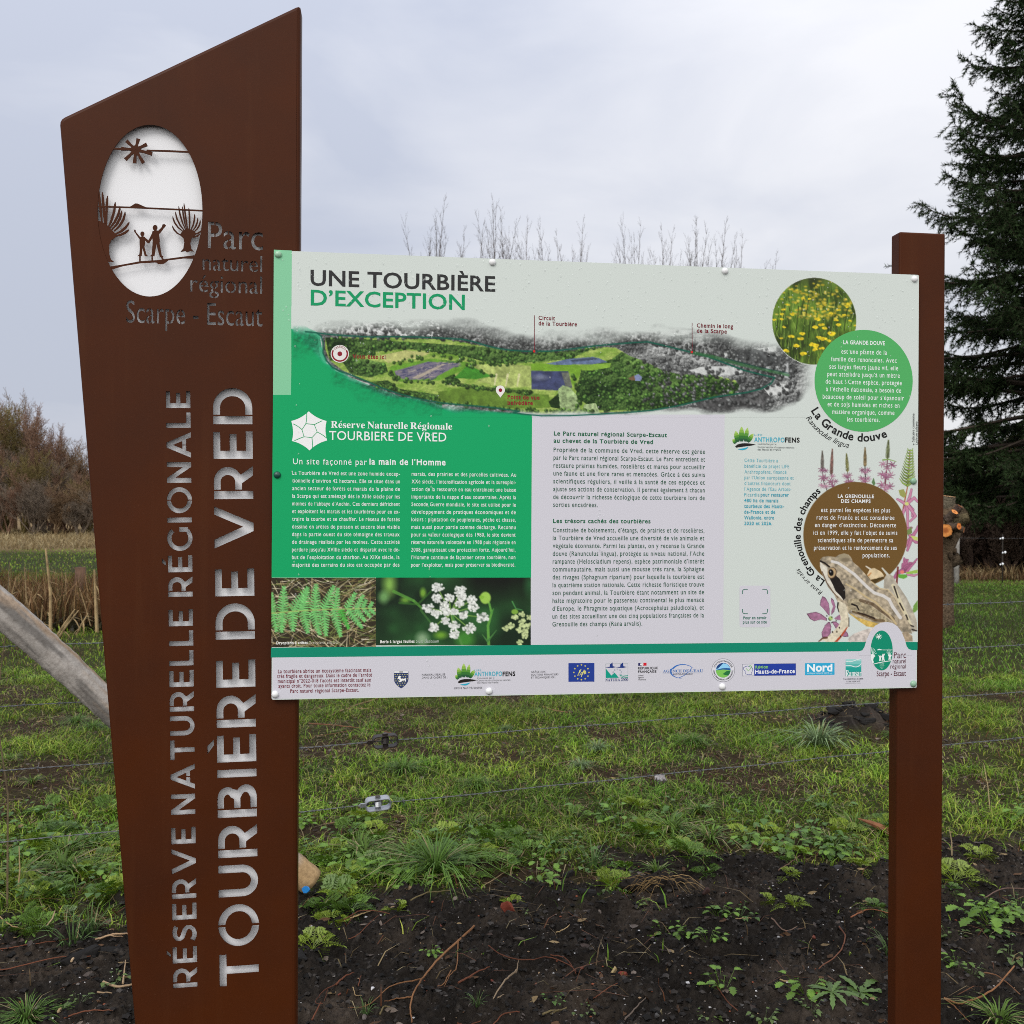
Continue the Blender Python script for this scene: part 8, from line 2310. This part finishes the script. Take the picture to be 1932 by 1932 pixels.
# ------------------------------------------------------------------ pollard with fresh saw cuts
Yp = 13.6
pb = at_depth(1768, 1188, Yp)
pol = tag(empty('pollard_willow', (pb[0], Yp, 0)), 'pollarded willow stump with fresh orange saw cuts, behind the plain brown post', 'tree')
def ploc(px, py, dy=0.0): 
    q = at_depth(px, py, Yp + dy); return q - np.array([pb[0], Yp, 0])
rg = np.random.default_rng(3)
g = Geo()
pts = [np.array([0, 0, -.2]), np.array([0, 0, .2]), np.array([.01, 0, .7]), ploc(1770, 1040), ploc(1778, 1000), ploc(1788, 965), ploc(1790, 950)]
tube(g, pts, [.27, .22, .19, .20, .25, .22, .12], 20, (.125, .088, .056))
for q in range(40):
    a = rg.uniform(0, 2 * PI); hh = rg.uniform(.65, 1.78)
    rr_ = .19 if hh < 1 else .24 if hh > 1.25 else .21
    c0 = np.array([rr_ * math.cos(a), rr_ * math.sin(a), hh]) + np.array([.07 if hh > 1.2 else 0, 0, 0])
    s = rg.uniform(.02, .06)
    th = np.linspace(0, PI, 5); ph = np.linspace(0, 2 * PI, 9)[:-1]
    V = [c0 + s * np.array([math.sin(t) * math.cos(f), math.sin(t) * math.sin(f), math.cos(t)]) * rg.uniform(.8, 1.2) for t in th for f in ph]
    g.add(V, [(i * 8 + j, i * 8 + (j + 1) % 8, (i + 1) * 8 + (j + 1) % 8, (i + 1) * 8 + j) for i in range(4) for j in range(8)], np.array([.125, .088, .058]) * rg.uniform(.6, 1.4))
for v in g.V: v += rg.normal(0, .006, v.shape)
M_PBARK = mat('willow_bark', rough=.9, spec=.15, attr=True, noise=(24, (.42, .40, .38), .40, .64), bump=(45, 1.0, .03))
trunk = link('trunk', g.mesh('trunk', M_PBARK, True), pol)
def stub(px, py, d, r, L, col=(.11, .085, .055), cut=(.62, .27, .08), dy=-.05):
    d = unit(np.array(d, float)); e = ploc(px, py, dy); b = e - d * L
    g = Geo(); tube(g, [b, b + (e - b) * .6, e], [r * 1.25, r * 1.05, r], 12, col, cap=False)
    s = link('stub', g.mesh('stub', M_PBARK, True), pol)
    u = unit(np.cross(d, [0.1, 0.2, 1.0])); v = np.cross(d, u)
    g = Geo()
    rings = []
    for k, (f, cc) in enumerate(((1.0, np.array(cut) * .55), (.9, cut), (.62, np.array(cut) * 1.12), (.30, np.array(cut) * np.array([.55, .42, .4])))):
        V = [e + d * .004 + (u * math.cos(a) + v * math.sin(a)) * r * f * (1 + .10 * math.sin(2 * a + 1) + .05 * math.sin(5 * a)) for a in np.linspace(0, 2 * PI, 17)[:-1]]
        rings.append((V, cc))
    V = [q for V_, _ in rings for q in V_]; C = np.array([c for V_, c in rings for _ in V_])
    F = [(k * 16 + i, k * 16 + (i + 1) % 16, (k + 1) * 16 + (i + 1) % 16, (k + 1) * 16 + i) for k in range(3) for i in range(16)] + [tuple(range(48, 64))]
    g.add(V, F, C)
    link('saw_cut', g.mesh('saw_cut', M_STONE), s)
stub(1784, 936, (.12, -.10, 1), .135, .30, (.14, .12, .085), (.66, .40, .20))
stub(1822, 962, (.72, -.3, .65), .085, .36, dy=-.2)
stub(1826, 974, (.9, -.3, .25), .10, .32, (.13, .105, .06), (.36, .26, .14), -.2)
stub(1784, 1001, (.25, -1, .12), .098, .24, (.10, .07, .05), (.58, .23, .06), -.46)
stub(1809, 993, (.55, -.8, .1), .05, .16, (.10, .07, .05), (.70, .22, .05), -.46)
stub(1818, 1000, (.85, -.5, -.15), .045, .14, (.10, .07, .05), (.6, .24, .09), -.4)
stub(1801, 966, (.35, -.6, .7), .05, .15, (.09, .065, .05), (.70, .28, .08), -.38)
stub(1811, 955, (.5, -.3, .8), .045, .18, (.09, .06, .05), (.55, .2, .07), -.26)
stub(1812, 1052, (.8, -.3, .45), .085, .30, (.10, .075, .05), (.34, .25, .13), -.06)
stub(1766, 955, (-.4, -.2, .9), .1, .26, (.11, .085, .06), (.6, .3, .12), 0)
# ------------------------------------------------------------------ slim electric fence in front of the conifers
Ye = 22.0
e0 = at_depth(1805, 1010, Ye)
ef = tag(empty('electric_fence', (e0[0], Ye, 0)), 'thin electric fence with white insulators in front of the dark conifers', 'fence')
def el(px, py): q = at_depth(px, py, Ye); return q - np.array([e0[0], Ye, 0])
g = Geo(); b = el(1805, 1000); tube(g, [(b[0], 0, -.2), (b[0], 0, b[2] * .5), (b[0] + .01, 0, el(1805, 1006)[2]), (b[0] + .01, 0, el(1805, 1000)[2])], [.06, .06, .058, .015], 10, (.30, .29, .27)); link('post', g.mesh('post', M_WOOD, True), ef)
g = Geo(); b = el(1893, 1000); tube(g, [(b[0], 0.03, -.2), (b[0], .03, el(1893, 1008)[2])], [.016, .014], 8, (.03, .025, .02)); link('post', g.mesh('post', M_WOOD, True), ef)
g = Geo(); b = el(2060, 1000); tube(g, [(b[0], 0.03, -.2), (b[0], .03, el(2060, 1008)[2])], [.016, .014], 8, (.03, .025, .02)); link('post', g.mesh('post', M_WOOD, True), ef)
for k, (px, py) in enumerate(((1891, 1015.5), (1895.5, 1042), (1891, 1064))):
    for dx, s in ((0, .030), (-4.5, .020)):
        c = el(px + dx, py + (1 if dx else 0)); g = Geo()
        tube(g, [c + np.array([-.7 * s, -.02, 0]), c + np.array([-.35 * s, -.02, 0]), c + np.array([.35 * s, -.02, 0]), c + np.array([.7 * s, -.02, 0])], [.45 * s, .95 * s, .95 * s, .4 * s], 10, (.85, .88, .92)); link('insulator', g.mesh('insulator', M_CAP, True), ef)
    if k == 0:
        zz = el(px, py)[2]; g = Geo(); tube(g, [(-6, -.02, zz), (8, -.02, zz)], [.0016, .0016], 4, (.3, .3, .3)); link('wire', g.mesh('wire', M_WIRE), ef)
